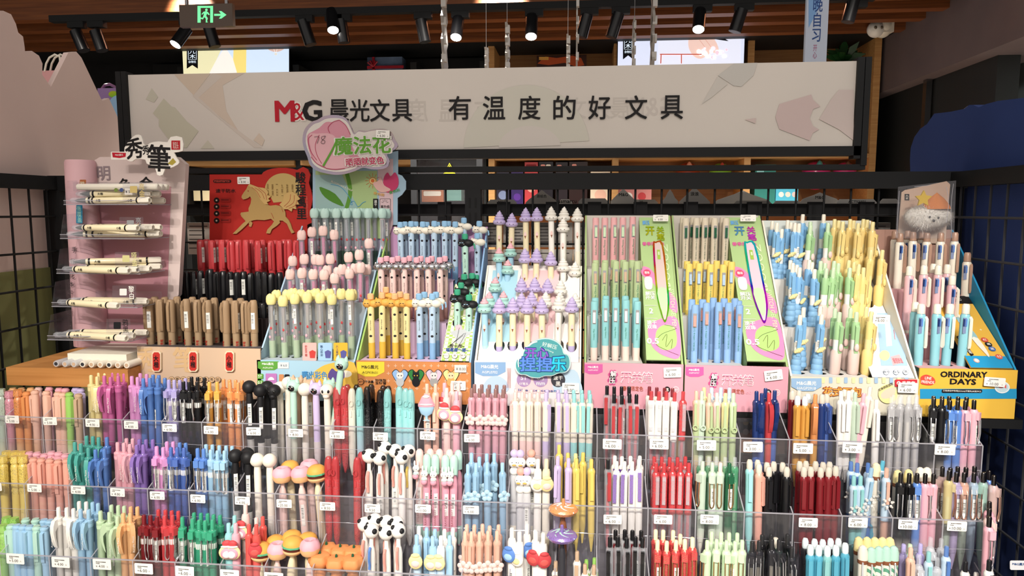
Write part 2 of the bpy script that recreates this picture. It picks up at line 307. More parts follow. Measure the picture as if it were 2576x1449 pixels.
def gel(btn, up, lo, clip, ck='bar', ink=None, L=.145, r=.0056, charm=None, bar=True, label_z=.075, tipc=None, hold=None):
    out = [P_('button', f'b{L}', lambda b: b.lathe([(.0031, L - .016), (.0031, L - .0015), (.0024, L), (0, L)], 10), btn),
           P_('upper_barrel', f'u{L}{r}', lambda b: b.lathe([(r * .98, .066), (r, L - .024), (r * 1.08, L - .021), (r * 1.08, L - .018), (r * .75, L - .0145), (.0032, L - .0145)], 14), up),
           P_('grip', f'l{L}{r}', lambda b: b.lathe([(.0012, 0), (.0017, .004), (r * .55, .014), (r * .93, .03), (r * .98, .066), (r * .9, .0665)], 14), lo)]
    if ink: out.append(P_('ink_tube', f'i{L}', lambda b: b.lathe([(.0008, .001), (.0026, .012), (.0026, L - .04), (0, L - .04)], 8), ink))
    y = -r
    if ck == 'bar': out.append(P_('clip', f'bar{L}{r}', lambda b: b.box(-.0026, .0026, y - .0035, y - .0012, L - .062, L - .02).box(-.0026, .0026, y - .002, y + .002, L - .026, L - .0185).lathe([(.0022, L - .0615), (.0022, L - .057)], 8, 0, y - .001), clip))
    if ck == 'wire': out.append(P_('wire_clip', f'wire{L}{r}', lambda b: b.tube([(-.0028, y + .001, L - .024), (-.0032, y - .003, L - .03), (-.003, y - .0036, L - .05), (-.0034, y - .0024, L - .06), (-.0022, y - .002, L - .0655), (0, y - .0022, L - .0675), (.0022, y - .002, L - .0655), (.0034, y - .0024, L - .06), (.003, y - .0036, L - .05), (.0032, y - .003, L - .03), (.0028, y + .001, L - .024)], .0009, 6), clip))
    if ck == 'wire': out.append(P_('clip_holder', f'hold{L}{r}', lambda b: b.box(-.0042, .0042, y - .0032, y + .001, L - .03, L - .0185), hold or up))
    if ck == 'wedge':
        def f(b):
            O = Vector((-.0032, y, L - .062)); prof = [(0.0008, 0), (.003, .004), (.0058, .014), (.0078, .026), (.0075, .036), (.0045, .044), (-.004, .0455), (-.004, .034), (.001, .031), (.0038, .027), (.0036, .018), (.0018, .008)]
            b.prism([(p[0], p[1]) for p in prof], O, Vector((0, -1, 0)), Vector((0, 0, 1)), -.0064)
        out.append(P_('clip', f'wedge{L}{r}', f, clip))
    if ck == 'ring':
        out.append(P_('clip', f'ring{L}{r}', lambda b: b.box(-.002, .002, y - .0032, y - .0012, L - .055, L - .02).box(-.002, .002, y - .002, y + .002, L - .025, L - .019).tube([(.0038 * math.sin(a * .785), y - .0022, L - .0575 + .0038 * math.cos(a * .785)) for a in range(8)], .0014, 6, True), clip))
    if ck == 'flower' or ck == 'flake':
        sub = (P_('flower_centre', f'fc{L}{r}', lambda b: b.ball((0, y - .006, L - .050), (.0028, .002, .0028), 8, 6), charm[1]),)
        def pet(b):
            for a in range(5 if ck == 'flower' else 6):
                q = a * 2 * math.pi / (5 if ck == 'flower' else 6) + .3
                b.ball((.0056 * math.cos(q), y - .0042, L - .050 + .0056 * math.sin(q)), (.0042 if ck == 'flower' else .0022, .0018, .0042 if ck == 'flower' else .0024), 8, 6)
                if ck == 'flake': b.ball((.008 * math.cos(q), y - .0042, L - .050 + .008 * math.sin(q)), .0016, 6, 4)
        out.append(P_('clip', f'fl{L}{r}', lambda b: b.box(-.0022, .0022, y - .0032, y - .0012, L - .052, L - .02).box(-.0022, .0022, y - .002, y + .002, L - .026, L - .019), clip, (P_('flower_charm', f'{ck}{L}{r}', pet, charm[0], sub),)))
    if bar: out.append(sticker(r * 1.03, label_z, label_z + .032, random.choice([-1.15, -1.57, -2.0]) if ck in ('none', 'wire') else .9))
    return out
def acry(c, cn):
    return gel(M('p', c), M('v', c), M('v', c), M('p', c), 'wedge', M('p', c), r=.0058, label_z=.06) + [P_('collar', 'acrycol', lambda b: b.lathe([(.0059, .118), (.0062, .121), (.0062, .1285), (.0035, .1302)], 14), M('p', c)),
        P_('paint_fill', 'acryfill', lambda b: b.lathe([(.0045, .012), (.0049, .07), (.0049, .078), (0, .078)], 10), M('p', c)), vtext('Acrylic Paint', .0136, .099, .0034, M('c', 'white'), .0, .026)]
def wire(c, c2, lo=None):
    return gel(M('p', c), M('v', c), M('v', c2), MET, 'wire', M('p', c2), r=.0056, hold=M('p', c)) + [P_('collar', 'wicol', lambda b: b.lathe([(.0058, .119), (.0062, .1205), (.0062, .128), (.0035, .1302)], 14), M('p', c)), P_('white_connector', 'wicon', lambda b: b.lathe([(.0054, .1), (.0058, .101), (.0058, .109), (.0054, .11)], 12), M('p', 'white')), P_('clear_window', 'win', lambda b: b.lathe([(.00575, .07), (.00575, .112), (.0056, .1125)], 14), M('v', c2)), P_('ink_fill', 'inkf', lambda b: b.lathe([(.0048, .05), (.0048, .078), (.001, .0785)], 10), M('p', lo or c2))]
def marker(c, lo):      # capped fineliner with a chunky moulded clip
    def clip(b): b.prism([(0, 0), (.0022, .002), (.0034, .04), (.0032, .048), (-.003, .0505), (-.003, .046), (.0008, .042)], Vector((-.0028, -.0058, .088)), Vector((0, -1, 0)), Vector((0, 0, 1)), -.0056)
    return [P_('barrel', 'mk', lambda b: b.lathe([(.0052, 0), (.0056, .003), (.0058, .085), (.005, .086)], 14), M('g', c, lo)),
            P_('cap', 'mkc', lambda b: b.lathe([(.0062, .084), (.0064, .09), (.0064, .134), (.0058, .137), (.0058, .139), (.0066, .1395), (.0066, .142), (.005, .1435), (.005, .145), (0, .145)], 8 + 6), M('p', c), (P_('clip', 'mkcl', clip, M('p', c)),)),
            sticker(.006, .045, .078, .7)]
def bumpy(c, lo):       # capped highlighter with bubbled glitter cap
    pr = [(.0068, .082)] + [(.0068 + .0006 * (i % 2), .084 + i * .0045) for i in range(10)] + [(.0068, .1295), (.0058, .131), (.0058, .133), (.0072, .134), (.0072, .139), (.0066, .141), (.0066, .145), (.002, .145), (0, .1445)]
    return [P_('barrel', 'bp', lambda b: b.lathe([(.006, 0), (.0064, .003), (.0066, .083), (.005, .084)], 14), M('g', c, lo)), P_('cap', 'bpc', lambda b: b.lathe(pr, 14, lobes=6, amp=.05), M('k', c))]
def headpen(kind, c, lo, L=.150):
    out = [P_('barrel', 'hp', lambda b: b.lathe([(.0015, 0), (.0045, .012), (.0055, .03), (.0056, L - .03), (.0048, L - .018), (.0036, L - .012)], 14), M('s', c)),
           P_('grip', 'hg', lambda b: b.lathe([(.0016, .001), (.0047, .012), (.0058, .03), (.0058, .05), (.0055, .051)], 14), M('v', lo)), sticker(.0058, .075, .112, random.choice([-1.2, -1.9, .8]))]
    z = L - .0105
    if kind == 'ball': out.append(P_('ball_head', 'bh', lambda b: b.ball((0, 0, z), .0112, 20, 14), M('s', c)))
    if kind == 'skull':
        sub = [P_('eye_socket', 'es%d' % s, (lambda s: lambda b: b.ball((s * .0042, -.0091, z + .0005), (.0027, .0018, .0031), 10, 8))(s), M('p', 'black') if c != 'black' else M('p', '#000000')) for s in (-1, 1)]
        out.append(P_('skull_head', 'sh', lambda b: b.ball((0, 0, z + .0008), (.0112, .0112, .0108), 20, 14).ball((0, -.004, z - .0078), (.006, .0062, .0048), 14, 10), M('s', c), tuple(sub)))
    if kind == 'cat':
        out.append(P_('cat_head', 'ch', lambda b: (b.ball((0, 0, z), (.0115, .0105, .0108), 20, 14), [b.lathe([(.0042, z + .006), (.0026, z + .012), (.0008, z + .015), (0, z + .0152)], 10, s * .0068, 0) for s in (-1, 1)]), M('s', c),
                      (P_('face_disc', 'fd', lambda b: b.ball((0, -.0045, z - .0012), (.0076, .0068, .0072), 16, 12), M('p', '#0c0c10')), P_('eye', 'ey0', lambda b: b.box(-.0046, -.0014, -.0119, -.0108, z, z + .0007), M('c', 'white')), P_('eye', 'ey1', lambda b: b.box(.0014, .0046, -.0119, -.0108, z, z + .0007), M('c', 'white')), P_('nose', 'no', lambda b: b.ball((0, -.0112, z - .0022), .0009, 6, 4), M('c', 'coral')))))
    return out
def tulip(c, core, lo, L=.160):
    z = L - .021
    pr = [(.0035, z), (.0070, z + .0015), (.0086, z + .006), (.0086, z + .012), (.0078, z + .0165), (.0052, z + .0195), (0, z + .0198)]
    def head(b):
        b.lathe(pr, 18, lobes=3, amp=.06)
        for q in range(3): a = -1.57 + q * 2.094; b.ball((.0038 * math.cos(a), .0038 * math.sin(a), z + .0125), (.0050, .0050, .0082), 12, 8)
    return [P_('barrel', 'tb', lambda b: b.lathe([(.0052, 0), (.0056, .002), (.0056, z + .001), (.004, z + .0015)], 14), M('x', 'clear')),
            P_('ink_tube', 'tc', lambda b: b.lathe([(.0012, .003), (.0032, .01), (.0032, z - .002), (0, z - .002)], 10), core),
            P_('grip', 'tg', lambda b: b.lathe([(.0053, .0), (.0058, .002), (.0058, .074), (.0055, .075)], 14), M('v', lo)),
            P_('tulip_head', 'th', head, M('s', c)), sticker(.0058, .105, .132, -1.4, .8),
            P_('tulip_print', 'tp1', lambda b: b.ball((-.0012, -.0058, .082), (.002, .0006, .0028), 8, 6), M('c', random.choice(['red', 'sky', 'pink']))), P_('tulip_print', 'tp2', lambda b: b.ball((.0016, -.0057, .098), (.0018, .0006, .0026), 8, 6), M('c', 'red'))]
def swirl(c, tipc, body, lo, L=.162):
    z = L - .027; out = []
    def lower(b):
        b.lathe([(.003, z), (.0105, z + .0015), (.0125, z + .005), (.0118, z + .0085), (.0085, z + .0102), (.0096, z + .0118), (.0098, z + .0140), (.0078, z + .0162), (.005, z + .0165)], 20)
    def upper(b):
        b.lathe([(.0065, z + .0160), (.0075, z + .0178), (.0068, z + .0198), (.0046, z + .0208), (.0048, z + .0222), (.0040, z + .024), (.0022, z + .0256)], 16)
        b.ball((.0006, 0, z + .0256), (.0018, .0018, .0024), 8, 6)
    out.append(P_('swirl_topper', 'sw', lower, M('s', c), (P_('eye', 'se0', lambda b: b.ball((-.0035, -.0122, z + .0058), (.0011, .0006, .0006), 6, 4), M('c', '#3a1020')), P_('eye', 'se1', lambda b: b.ball((.0035, -.0122, z + .0058), (.0011, .0006, .0006), 6, 4), M('c', '#3a1020')))))
    out.append(P_('swirl_tip', 'swt', upper, M('s', tipc)))
    out.append(P_('barrel', 'swb', lambda b: b.lathe([(.0055, .076), (.0057, .078), (.0057, z + .001), (.004, z + .002)], 14), M('s', body)))
    out.append(P_('cap', 'swc', lambda b: b.lathe([(.0052, 0), (.0057, .002), (.0059, .077), (.0056, .078)], 14), M('s', lo)))
    out.append(P_('cone_print', 'swp', lambda b: b.prism([(-.0018, .0), (0, -.006), (.0018, 0)], Vector((0, -.00575, .108)), Vector((1, 0, 0)), Vector((0, 0, 1)), .0003), M('c', 'brown')))
    out.append(P_('ice_cream_print', 'swi', lambda b: b.prism([(-.0024, .0), (.0024, 0), (.0026, .003), (.0014, .0065), (0, .008), (-.0014, .0065), (-.0026, .003)], Vector((0, -.00575, .108)), Vector((1, 0, 0)), Vector((0, 0, 1)), .0003), M('c', 'blush')))
    return out
def kitty(ball, cat, body, lo, metal=False, L=.158):
    z = L - .026; mk = M('m', '#cfd0d4') if metal else M('s', cat)
    def ct(b):
        b.ball((.006, .001, z + .008), (.0105, .0078, .0072), 16, 12); b.ball((-.0058, -.0012, z + .0082), (.0082, .0078, .0074), 16, 12)
        for s in (-1, 1): b.lathe([(.0024, z + .0132), (.001, z + .017), (0, z + .0173)], 8, -.0058 + s * .0044, -.001)
    face = (P_('eye', 'ke0', lambda b: b.box(-.0095, -.0065, -.0091, -.0086, z + .0088, z + .0098), M('c', '#222226') if cat != 'black' else M('c', 'sky')), P_('eye', 'ke1', lambda b: b.box(-.0048, -.0018, -.0091, -.0086, z + .0088, z + .0098), M('c', '#222226') if cat != 'black' else M('c', 'sky')),
            P_('whiskers', 'kw', lambda b: b.box(-.0118, -.0088, -.0086, -.0082, z + .0066, z + .0069).box(-.0024, .0006, -.0088, -.0084, z + .0066, z + .0069), M('c', '#333338') if cat != 'black' else M('c', 'white')))
    return [P_('cube_topper', 'kb', lambda b: b.lathe([(.003, z + .0145), (.0054, z + .016), (.0060, z + .02), (.0056, z + .0245), (.004, z + .026), (0, z + .026)], 14, sx=1, sy=.8), M('s', ball)),
            P_('cat_topper', 'kc', ct, mk, face), P_('tail', 'kt', lambda b: b.tube([(.015, .002, z + .008), (.0175, .0, z + .006), (.0185, -.002, z + .001), (.018, -.003, z - .002)], .0014, 6), M('s', ball) if not metal else mk),
            P_('barrel', 'kbr', lambda b: b.lathe([(.0056, .069), (.0058, .071), (.0060, z - .002), (.0055, z + .002), (.003, z + .004)], 14), M('s', body)), P_('cap', 'kcp', lambda b: b.lathe([(.0052, 0), (.0057, .001), (.006, .07), (.0057, .071)], 14), M('s', lo)),
            P_('cat_print', 'kp1', lambda b: b.ball((0, -.0057, .121), (.0024, .0007, .0022), 8, 6), M('c', '#26262a')), P_('cat_print', 'kp2', lambda b: b.ball((0, -.0056, .083), (.0026, .0007, .0022), 8, 6), M('c', '#26262a')),
            vtext('Now is Good', .0061, .102, .0022, M('c', '#2c2c33'), 0)]
def switch(body, lo, rocker, word, L=.142):
    def bb(b): b.lathe([(.0056, .062), (.0060, .064), (.0062, L - .003), (.0055, L), (0, L)], 8 + 8, sx=1, sy=.92)
    return [P_('barrel', 'sb', bb, M('s', body)), P_('cap', 'sc', lambda b: b.lathe([(.0050, 0), (.0056, .001), (.0059, .062), (.0056, .063)], 16, sy=.92), M('s', lo)),
            P_('rocker_switch', 'sr', lambda b: b.box(-.0021, .0021, -.0068, -.0052, L - .031, L - .018).box(-.0021, .0021, -.0082, -.0052, L - .036, L - .029), M('p', rocker)),
            P_('switch_slot', 'ss', lambda b: b.box(-.0030, .0030, -.0060, -.0054, L - .038, L - .014), M('p', 'grey')),
            vtext(word, .0059, .086, .0034, M('c', {'pink': '#c03a58', 'beige': '#2c5a44', 'amber': '#2a4a80'}.get(body, '#2a5aa8' if body == 'powder' else '#3a8c6c')), .004)]
def bread(body, clip, lo, bread_c, kind='croissant', L=.148):
    z = L
    def base(b): b.lathe([(.0012, 0), (.004, .014), (.0052, .04), (.0088, .0455)] + [q for k in range(4) for q in ((.0102 - .0008 * k, .0475 + k * .0095), (.0100 - .0008 * k, .0515 + k * .0095), (.0086 - .0008 * k, .0545 + k * .0095))] + [(.0060, .0845)], 16)
    def brd(b):
        rr = Euler((0, -.55, 0)).to_matrix()
        for q in (-1, -.5, 0, .5, 1): b.ball((q * .0050, -.0105, L - .058 + q * .0030), (.0028, .0028, .0036 * (1.25 - abs(q) * .55)), 10, 8, rr)
    extra = P_('bread_charm', 'br' + kind, brd if kind == 'croissant' else (lambda b: b.ball((0, -.0105, L - .058), (.0038, .0030, .0066), 12, 10)), M('s', bread_c))
    return [P_('button', 'brb', lambda b: b.lathe([(.0036, L - .018), (.0036, L - .002), (.0028, L), (0, L)], 10), M('p', 'ivory' if body != 'mint' else 'palegreen') if body != 'butter' else M('p', 'butter')),
            P_('barrel', 'brr', lambda b: b.lathe([(.0060, .083), (.0062, L - .045), (.0062, L - .0455)], 14), M('g', '#f3f0ea' if body != 'butter' else 'butter', '#f1dda0' if body == 'butter' else '#eef0ee')),
            P_('collar', 'brc', lambda b: b.lathe([(.0063, L - .046), (.0065, L - .02), (.0055, L - .0165), (.0036, L - .0165)], 14), M('p', clip)),
            P_('clip', 'brk', lambda b: b.prism([(0, -.002), (.003, 0), (.0042, .044), (-.002, .048), (-.002, .042), (.0016, .038), (.001, .004)], Vector((-.003, -.0062, L - .068)), Vector((0, -1, 0)), Vector((0, 0, 1)), -.006), M('p', clip), (extra,)),
            P_('squishy_grip', 'brg' + kind, base if kind == 'croissant' else (lambda b: b.lathe([(.0012, 0), (.004, .014), (.0052, .04), (.0088, .0455), (.0090, .080), (.0064, .0845)], 16)), M('s', lo)), sticker(.0064, .088, .105, random.choice([-1.0, -1.6, -2.1]), .9)]
def multi(body, cap, L=.140):
    out = [P_('button', 'mub', lambda b: b.lathe([(.0058, L - .016), (.0056, L - .003), (.004, L), (0, L)], 14), M('p', cap)), P_('barrel', 'mubr', lambda b: b.lathe([(.0062, .028), (.0070, .036), (.0074, L - .02), (.0060, L - .0165)], 16), M('p', body)),
           P_('grip', 'mug', lambda b: b.lathe([(.003, 0), (.0062, .006), (.0068, .026), (.0062, .029)], 14), M('p', cap)), P_('clip', 'muc', lambda b: b.prism([(0, 0), (.0024, -.002), (.0042, .003), (.0032, .046), (-.002, .05), (-.002, .045), (.0014, .041)], Vector((.0034, -.0066, L - .07)), Vector((0, -1, 0)), Vector((0, 0, 1)), -.0044), M('p', cap))]
    for q, c in ((-.0045, 'navy'), (-.0012, 'blue')): out.append(P_('colour_slider', 'mus' + c, (lambda q: lambda b: b.box(q - .0011, q + .0011, -.0084, -.0066, L - .036, L - .024))(q), M('p', c)))
    out.append(P_('slider_slot', 'musl', lambda b: b.box(-.0054, -.0006, -.0074, -.006, L - .048, L - .022), M('p', 'slate')))
    return out
def brush(c, L=.150, gloss='p'):
    red = M('c', '#b3261d') if c == 'gold' else M('c', 'gold')
    return [P_('barrel', 'bu', lambda b: b.lathe([(.0048, 0), (.0060, .001), (.0062, .012), (.0066, L * .55), (.006, L * .552)], 14), M('m' if c == 'gold' else gloss, c) if c != 'gold' else M('s', 'gold')),
            P_('cap', 'buc', lambda b: b.lathe([(.0072, L * .545), (.0074, L * .56), (.0072, L - .012), (.0062, L - .002), (.0045, L), (0, L)], 14), M(gloss, c) if c != 'gold' else M('s', 'bronze'),
               (P_('clip', 'bucl', lambda b: b.prism([(0, 0), (.0018, -.003), (.0034, .002), (.0034, .042), (.001, .0505), (-.005, .052), (-.002, .048), (.0012, .04)], Vector((-.0026, -.0072, L - .054)), Vector((0, -1, 0)), Vector((0, 0, 1)), -.0052), M(gloss, c) if c != 'gold' else M('s', 'bronze')),)),
            sticker(.0075, L * .60, L * .60 + .03, -.75, .9), vtext('秀笔', .0066, L * .4, .005, red, .02)]
def tri(c, body, kind='t', L=.146):   # slim multi pen with a tinted crown
    return [P_('barrel', 'trb', lambda b: b.lathe([(.0015, 0), (.0050, .016), (.0060, .04), (.0062, L - .03), (.0058, L - .024)], 14), body), P_('crown', 'trc', lambda b: b.lathe([(.0064, L - .035), (.0066, L - .015), (.0054, L - .004), (.003, L), (0, L)], 10), M(kind, c)),
            P_('ring_tab', 'trr', lambda b: b.tube([(.0034 * math.cos(a * .785), -.0074, L - .024 + .0048 * math.sin(a * .785)) for a in range(8)], .0009, 5, True), M('t', c)), P_('slider', 'trs', lambda b: b.box(-.0012, .0012, -.0078, -.006, L - .046, L - .036), M('p', c))]
def topper(kind, c1, body, lo, L=.155, tilt=0):
    z = L; out = [P_('barrel', f'tpb{L}', lambda b: b.lathe([(.0015, 0), (.0052, .014), (.0060, .03), (.0061, L - .045), (.0045, L - .036), (.0032, L - .033), (.0032, L - .02)], 14), M('p', body)), P_('grip', 'tpg', lambda b: b.lathe([(.0016, .0005), (.0054, .014), (.0063, .03), (.0062, .034)], 14), M('s', lo)), sticker(.0063, .06, .095, -1.3, .9)]
    if kind == 'burger':
        out += [P_('bun_top', 'bg1', lambda b: b.lathe([(.0175, z - .012), (.0172, z - .009), (.0145, z - .004), (.009, z - .0008), (0, z)], 22, sx=.86, sy=.86), M('s', 'amber')), P_('lettuce', 'bg2', lambda b: b.lathe([(.015, z - .0155), (.0185, z - .0145), (.0182, z - .012), (.015, z - .0115)], 28, lobes=9, amp=.035, sx=.86, sy=.86), M('s', 'green')),
                P_('patty', 'bg3', lambda b: b.lathe([(.015, z - .0195), (.0172, z - .0185), (.0172, z - .0155), (.015, z - .015)], 22, sx=.86, sy=.86), M('s', '#5a2418')), P_('bun_base', 'bg4', lambda b: b.lathe([(.006, z - .0265), (.014, z - .0255), (.0172, z - .022), (.0168, z - .0192)], 22, sx=.86, sy=.86), M('s', 'apricot'))]
    if kind == 'donut':
        out += [P_('icing', 'dn1', lambda b: b.lathe([(.0175, z - .014), (.0178, z - .010), (.015, z - .004), (.010, z - .001), (.004, z - .002), (0, z - .004)], 28, lobes=7, amp=.03, sx=.86, sy=.86), M('s', 'pink')), P_('dough', 'dn2', lambda b: b.lathe([(.006, z - .025), (.014, z - .0235), (.0172, z - .019), (.0175, z - .0135), (.012, z - .012)], 22, sx=.86, sy=.86), M('s', 'apricot'))]
    if kind == 'pumpkin':
        out += [P_('pumpkin_head', 'pk1', lambda b: b.lathe([(.004, z - .0245), (.012, z - .023), (.0165, z - .017), (.0172, z - .0115), (.014, z - .005), (.007, z - .0025), (0, z - .004)], 30, lobes=6, amp=.075), M('s', 'orange')), P_('stalk', 'pk2', lambda b: b.lathe([(.002, z - .0045), (.0017, z), (.0006, z + .001)], 8), M('s', 'darkgreen')), P_('neck', 'pk3', lambda b: b.lathe([(.0062, z - .045), (.0092, z - .034), (.0055, z - .023)], 14), M('s', 'orange'))]
    if kind == 'spotted':
        out += [P_('round_head', 'sp1', lambda b: b.ball((0, 0, z - .0105), .0112, 18, 14), M('s', 'white')), P_('black_spot', 'sp2', lambda b: b.ball((.0062, -.0062, z - .0085), .0044, 12, 10), M('s', 'black')), P_('black_spot', 'sp3', lambda b: b.ball((-.0066, -.0048, z - .0042), .0036, 12, 10), M('s', 'black')),
                P_('clip', 'sp4', lambda b: b.tube([(0, -.006, z - .034), (0, -.0105, z - .038), (0, -.0112, z - .052), (0, -.0085, z - .06), (0, -.0098, z - .066)], .0021, 7), M('s', c1))]
    if kind == 'duck':
        out += [P_('bobble', 'dk1', lambda b: b.ball((0, 0, z - .0065), .0065, 14, 10), M('s', c1)), P_('duck_head', 'dk2', lambda b: b.ball((0, -.001, z - .0205), .0088, 16, 12), M('s', 'white'), (P_('beak', 'dk3', lambda b: b.ball((0, -.0102, z - .0222), (.0034, .0026, .0013), 8, 6), M('s', 'amber')), P_('eye', 'dk4', lambda b: b.ball((-.0032, -.0088, z - .0185), .0008, 6, 4), M('c', '#111')), P_('eye', 'dk5', lambda b: b.ball((.0032, -.0088, z - .0185), .0008, 6, 4), M('c', '#111')))), P_('duck_body', 'dk6', lambda b: b.ball((0, -.001, z - .0345), (.0072, .007, .0068), 14, 10), M('s', 'white'))]
    if kind == 'bunny':
        def bn(b):
            b.ball((-.001, -.011, z - .028), (.0058, .0048, .0052), 14, 10); b.ball((-.001, -.011, z - .037), (.005, .0044, .0055), 12, 10)
            for s in (-1, 1): b.ball((-.001 + s * .003, -.0105, z - .0205), (.0016, .0014, .0052), 8, 8)
        out += [P_('round_cap', 'bn1', lambda b: b.lathe([(.0062, z - .03), (.0066, z - .01), (.0056, z - .003), (.003, z), (0, z)], 14), M('p', c1)), P_('bunny_charm', 'bn2', bn, M('s', 'white'), (P_('strawberry', 'bn3', lambda b: b.ball((-.0005, -.0152, z - .0395), (.0052, .0038, .0048), 12, 10), M('s', 'rose')), P_('strawberry_leaf', 'bn6', lambda b: b.ball((-.0005, -.0152, z - .0355), (.0042, .0032, .0014), 10, 6), M('s', 'mint')), P_('eye', 'bn4', lambda b: b.ball((-.003, -.0154, z - .028), .0007, 6, 4), M('c', '#111')), P_('eye', 'bn5', lambda b: b.ball((.001, -.0154, z - .028), .0007, 6, 4), M('c', '#111'))))]
    if kind == 'lolly':
        st = M('s', 'white') if c1 == 'orange' else M('s', 'mint')
        def arms(b):
            for q in range(6):
                a0 = q * math.pi / 3; pts = []
                for i in range(7):
                    t = i / 6; rr = .005 + .016 * t; a = a0 + 1.5 * t; h = z - .010 - .0048 * (rr / .022) ** 2 * 1.4; pts.append((rr * math.cos(a), rr * math.sin(a), h))
                b.tube(pts, .0016, 5)
        out += [P_('candy_disc', 'lo1' + c1, lambda b: b.lathe([(.006, z - .024), (.019, z - .021), (.0222, z - .0165), (.020, z - .0132), (.010, z - .0105), (.0028, z - .010)], 28), M('k', c1)), P_('swirl_stripe', 'lo2', arms, st), P_('peg', 'lo3', lambda b: b.lathe([(.0026, z - .011), (.0024, z - .001), (.001, z), (0, z)], 10), M('k', c1))]
    if kind == 'charm':
        x0 = random.choice([-.004, .0, .005])
        if c1 == 'cake':
            out += [P_('cake_charm', 'ck1', lambda b: b.ball((0, -.0125, z - .040), (.0125, .0032, .0115), 18, 8), M('s', 'butter'), (P_('icing', 'ck2', lambda b: b.ball((0, -.0142, z - .041), (.0098, .003, .0088), 16, 8), M('s', 'rose')), P_('cream_face', 'ck3', lambda b: b.ball((0, -.0160, z - .042), (.0064, .0024, .0058), 14, 8), M('s', 'white')))), P_('berry_topping', 'ck4', lambda b: b.ball((0, -.0125, z - .0265), (.0075, .0034, .0055), 14, 8), M('s', 'red'), (P_('cream', 'ck5', lambda b: b.ball((0, -.0135, z - .0305), (.0092, .0036, .0022), 12, 6), M('s', 'white')),))]
        elif c1 == 'cup':
            out += [P_('sundae_charm', 'cu1', lambda b: b.lathe([(.006, z - .058), (.002, z - .056), (.002, z - .051), (.009, z - .047), (.0125, z - .038), (.0125, z - .034)], 18, 0, -.0125, 1, .35), M('s', 'sky'), (P_('berry_scoop', 'cu2', lambda b: b.lathe([(.0128, z - .035), (.013, z - .031), (.010, z - .026), (.007, z - .0185), (.003, z - .0155), (0, z - .014)], 18, 0, -.0125, 1, .38, 8, .04), M('s', 'rose')), P_('cream', 'cu3', lambda b: b.ball((0, -.0150, z - .031), (.0115, .0034, .0018), 14, 6).ball((0, -.0146, z - .0185), (.0058, .003, .0026), 12, 6), M('s', 'white'))))]
        else:
            oc = {'girl': 'butter', 'apple': 'red', 'whale': 'blue', 'lucky': 'white', 'star': 'butter'}[c1]
            out += [P_('round_charm', 'rc' + c1, lambda b: b.ball((0, -.0115, z - .036), (.0105, .003, .0115), 16, 8).ball((.0, -.0125, z - .026), (.0068, .0026, .0035), 12, 6), M('s', oc), (P_('charm_face', 'rf' + c1, lambda b: b.ball((0, -.0134, z - .038), (.0066, .0018, .0056), 12, 8), M('s', {'girl': 'blush', 'apple': 'scarlet', 'whale': 'sky', 'lucky': 'butter', 'star': 'sky'}[c1])),))]
        out += [P_('button', 'chb', lambda b: b.lathe([(.0032, z - .022), (.0032, z - .001), (.0025, z), (0, z)], 10), M('p', lo)), P_('collar', 'chc', lambda b: b.lathe([(.0061, z - .046), (.0062, z - .02), (.005, z - .016), (.003, z - .0155)], 14), M('p', lo))]
    return out
def dome(capm, body, band, L=.140):   # round glossy cap pens
    return [P_('barrel', 'dob', lambda b: b.lathe([(.004, 0), (.006, .003), (.0062, L - .022), (.006, L - .021)], 14), body), P_('dome_cap', 'doc', lambda b: b.lathe([(.0068, L - .02), (.0066, L - .009), (.005, L - .0025), (.002, L), (0, L)], 14), capm), P_('band', 'dob2', lambda b: b.lathe([(.0066, L - .025), (.0069, L - .0245), (.0069, L - .0195), (.006, L - .0193)], 14), band),
            P_('clip', 'docl', lambda b: b.tube([(0, -.0062, L - .022), (0, -.0088, L - .026), (0, -.0088, L - .05), (0, -.0072, L - .054)], .0012, 6), M('v', 'clear')), sticker(.0064, .05, .09, .6)]
def erasable(nub, up, lo, ink, L=.145):
    o = gel(nub, up, lo, up, 'bar', ink, L=L, r=.0058)
    o[0] = P_('eraser_nub', 'er', lambda b: b.lathe([(.0034, L - .017), (.0046, L - .012), (.0044, L - .004), (.003, L - .0006), (0, L)], 12), nub)
    return o
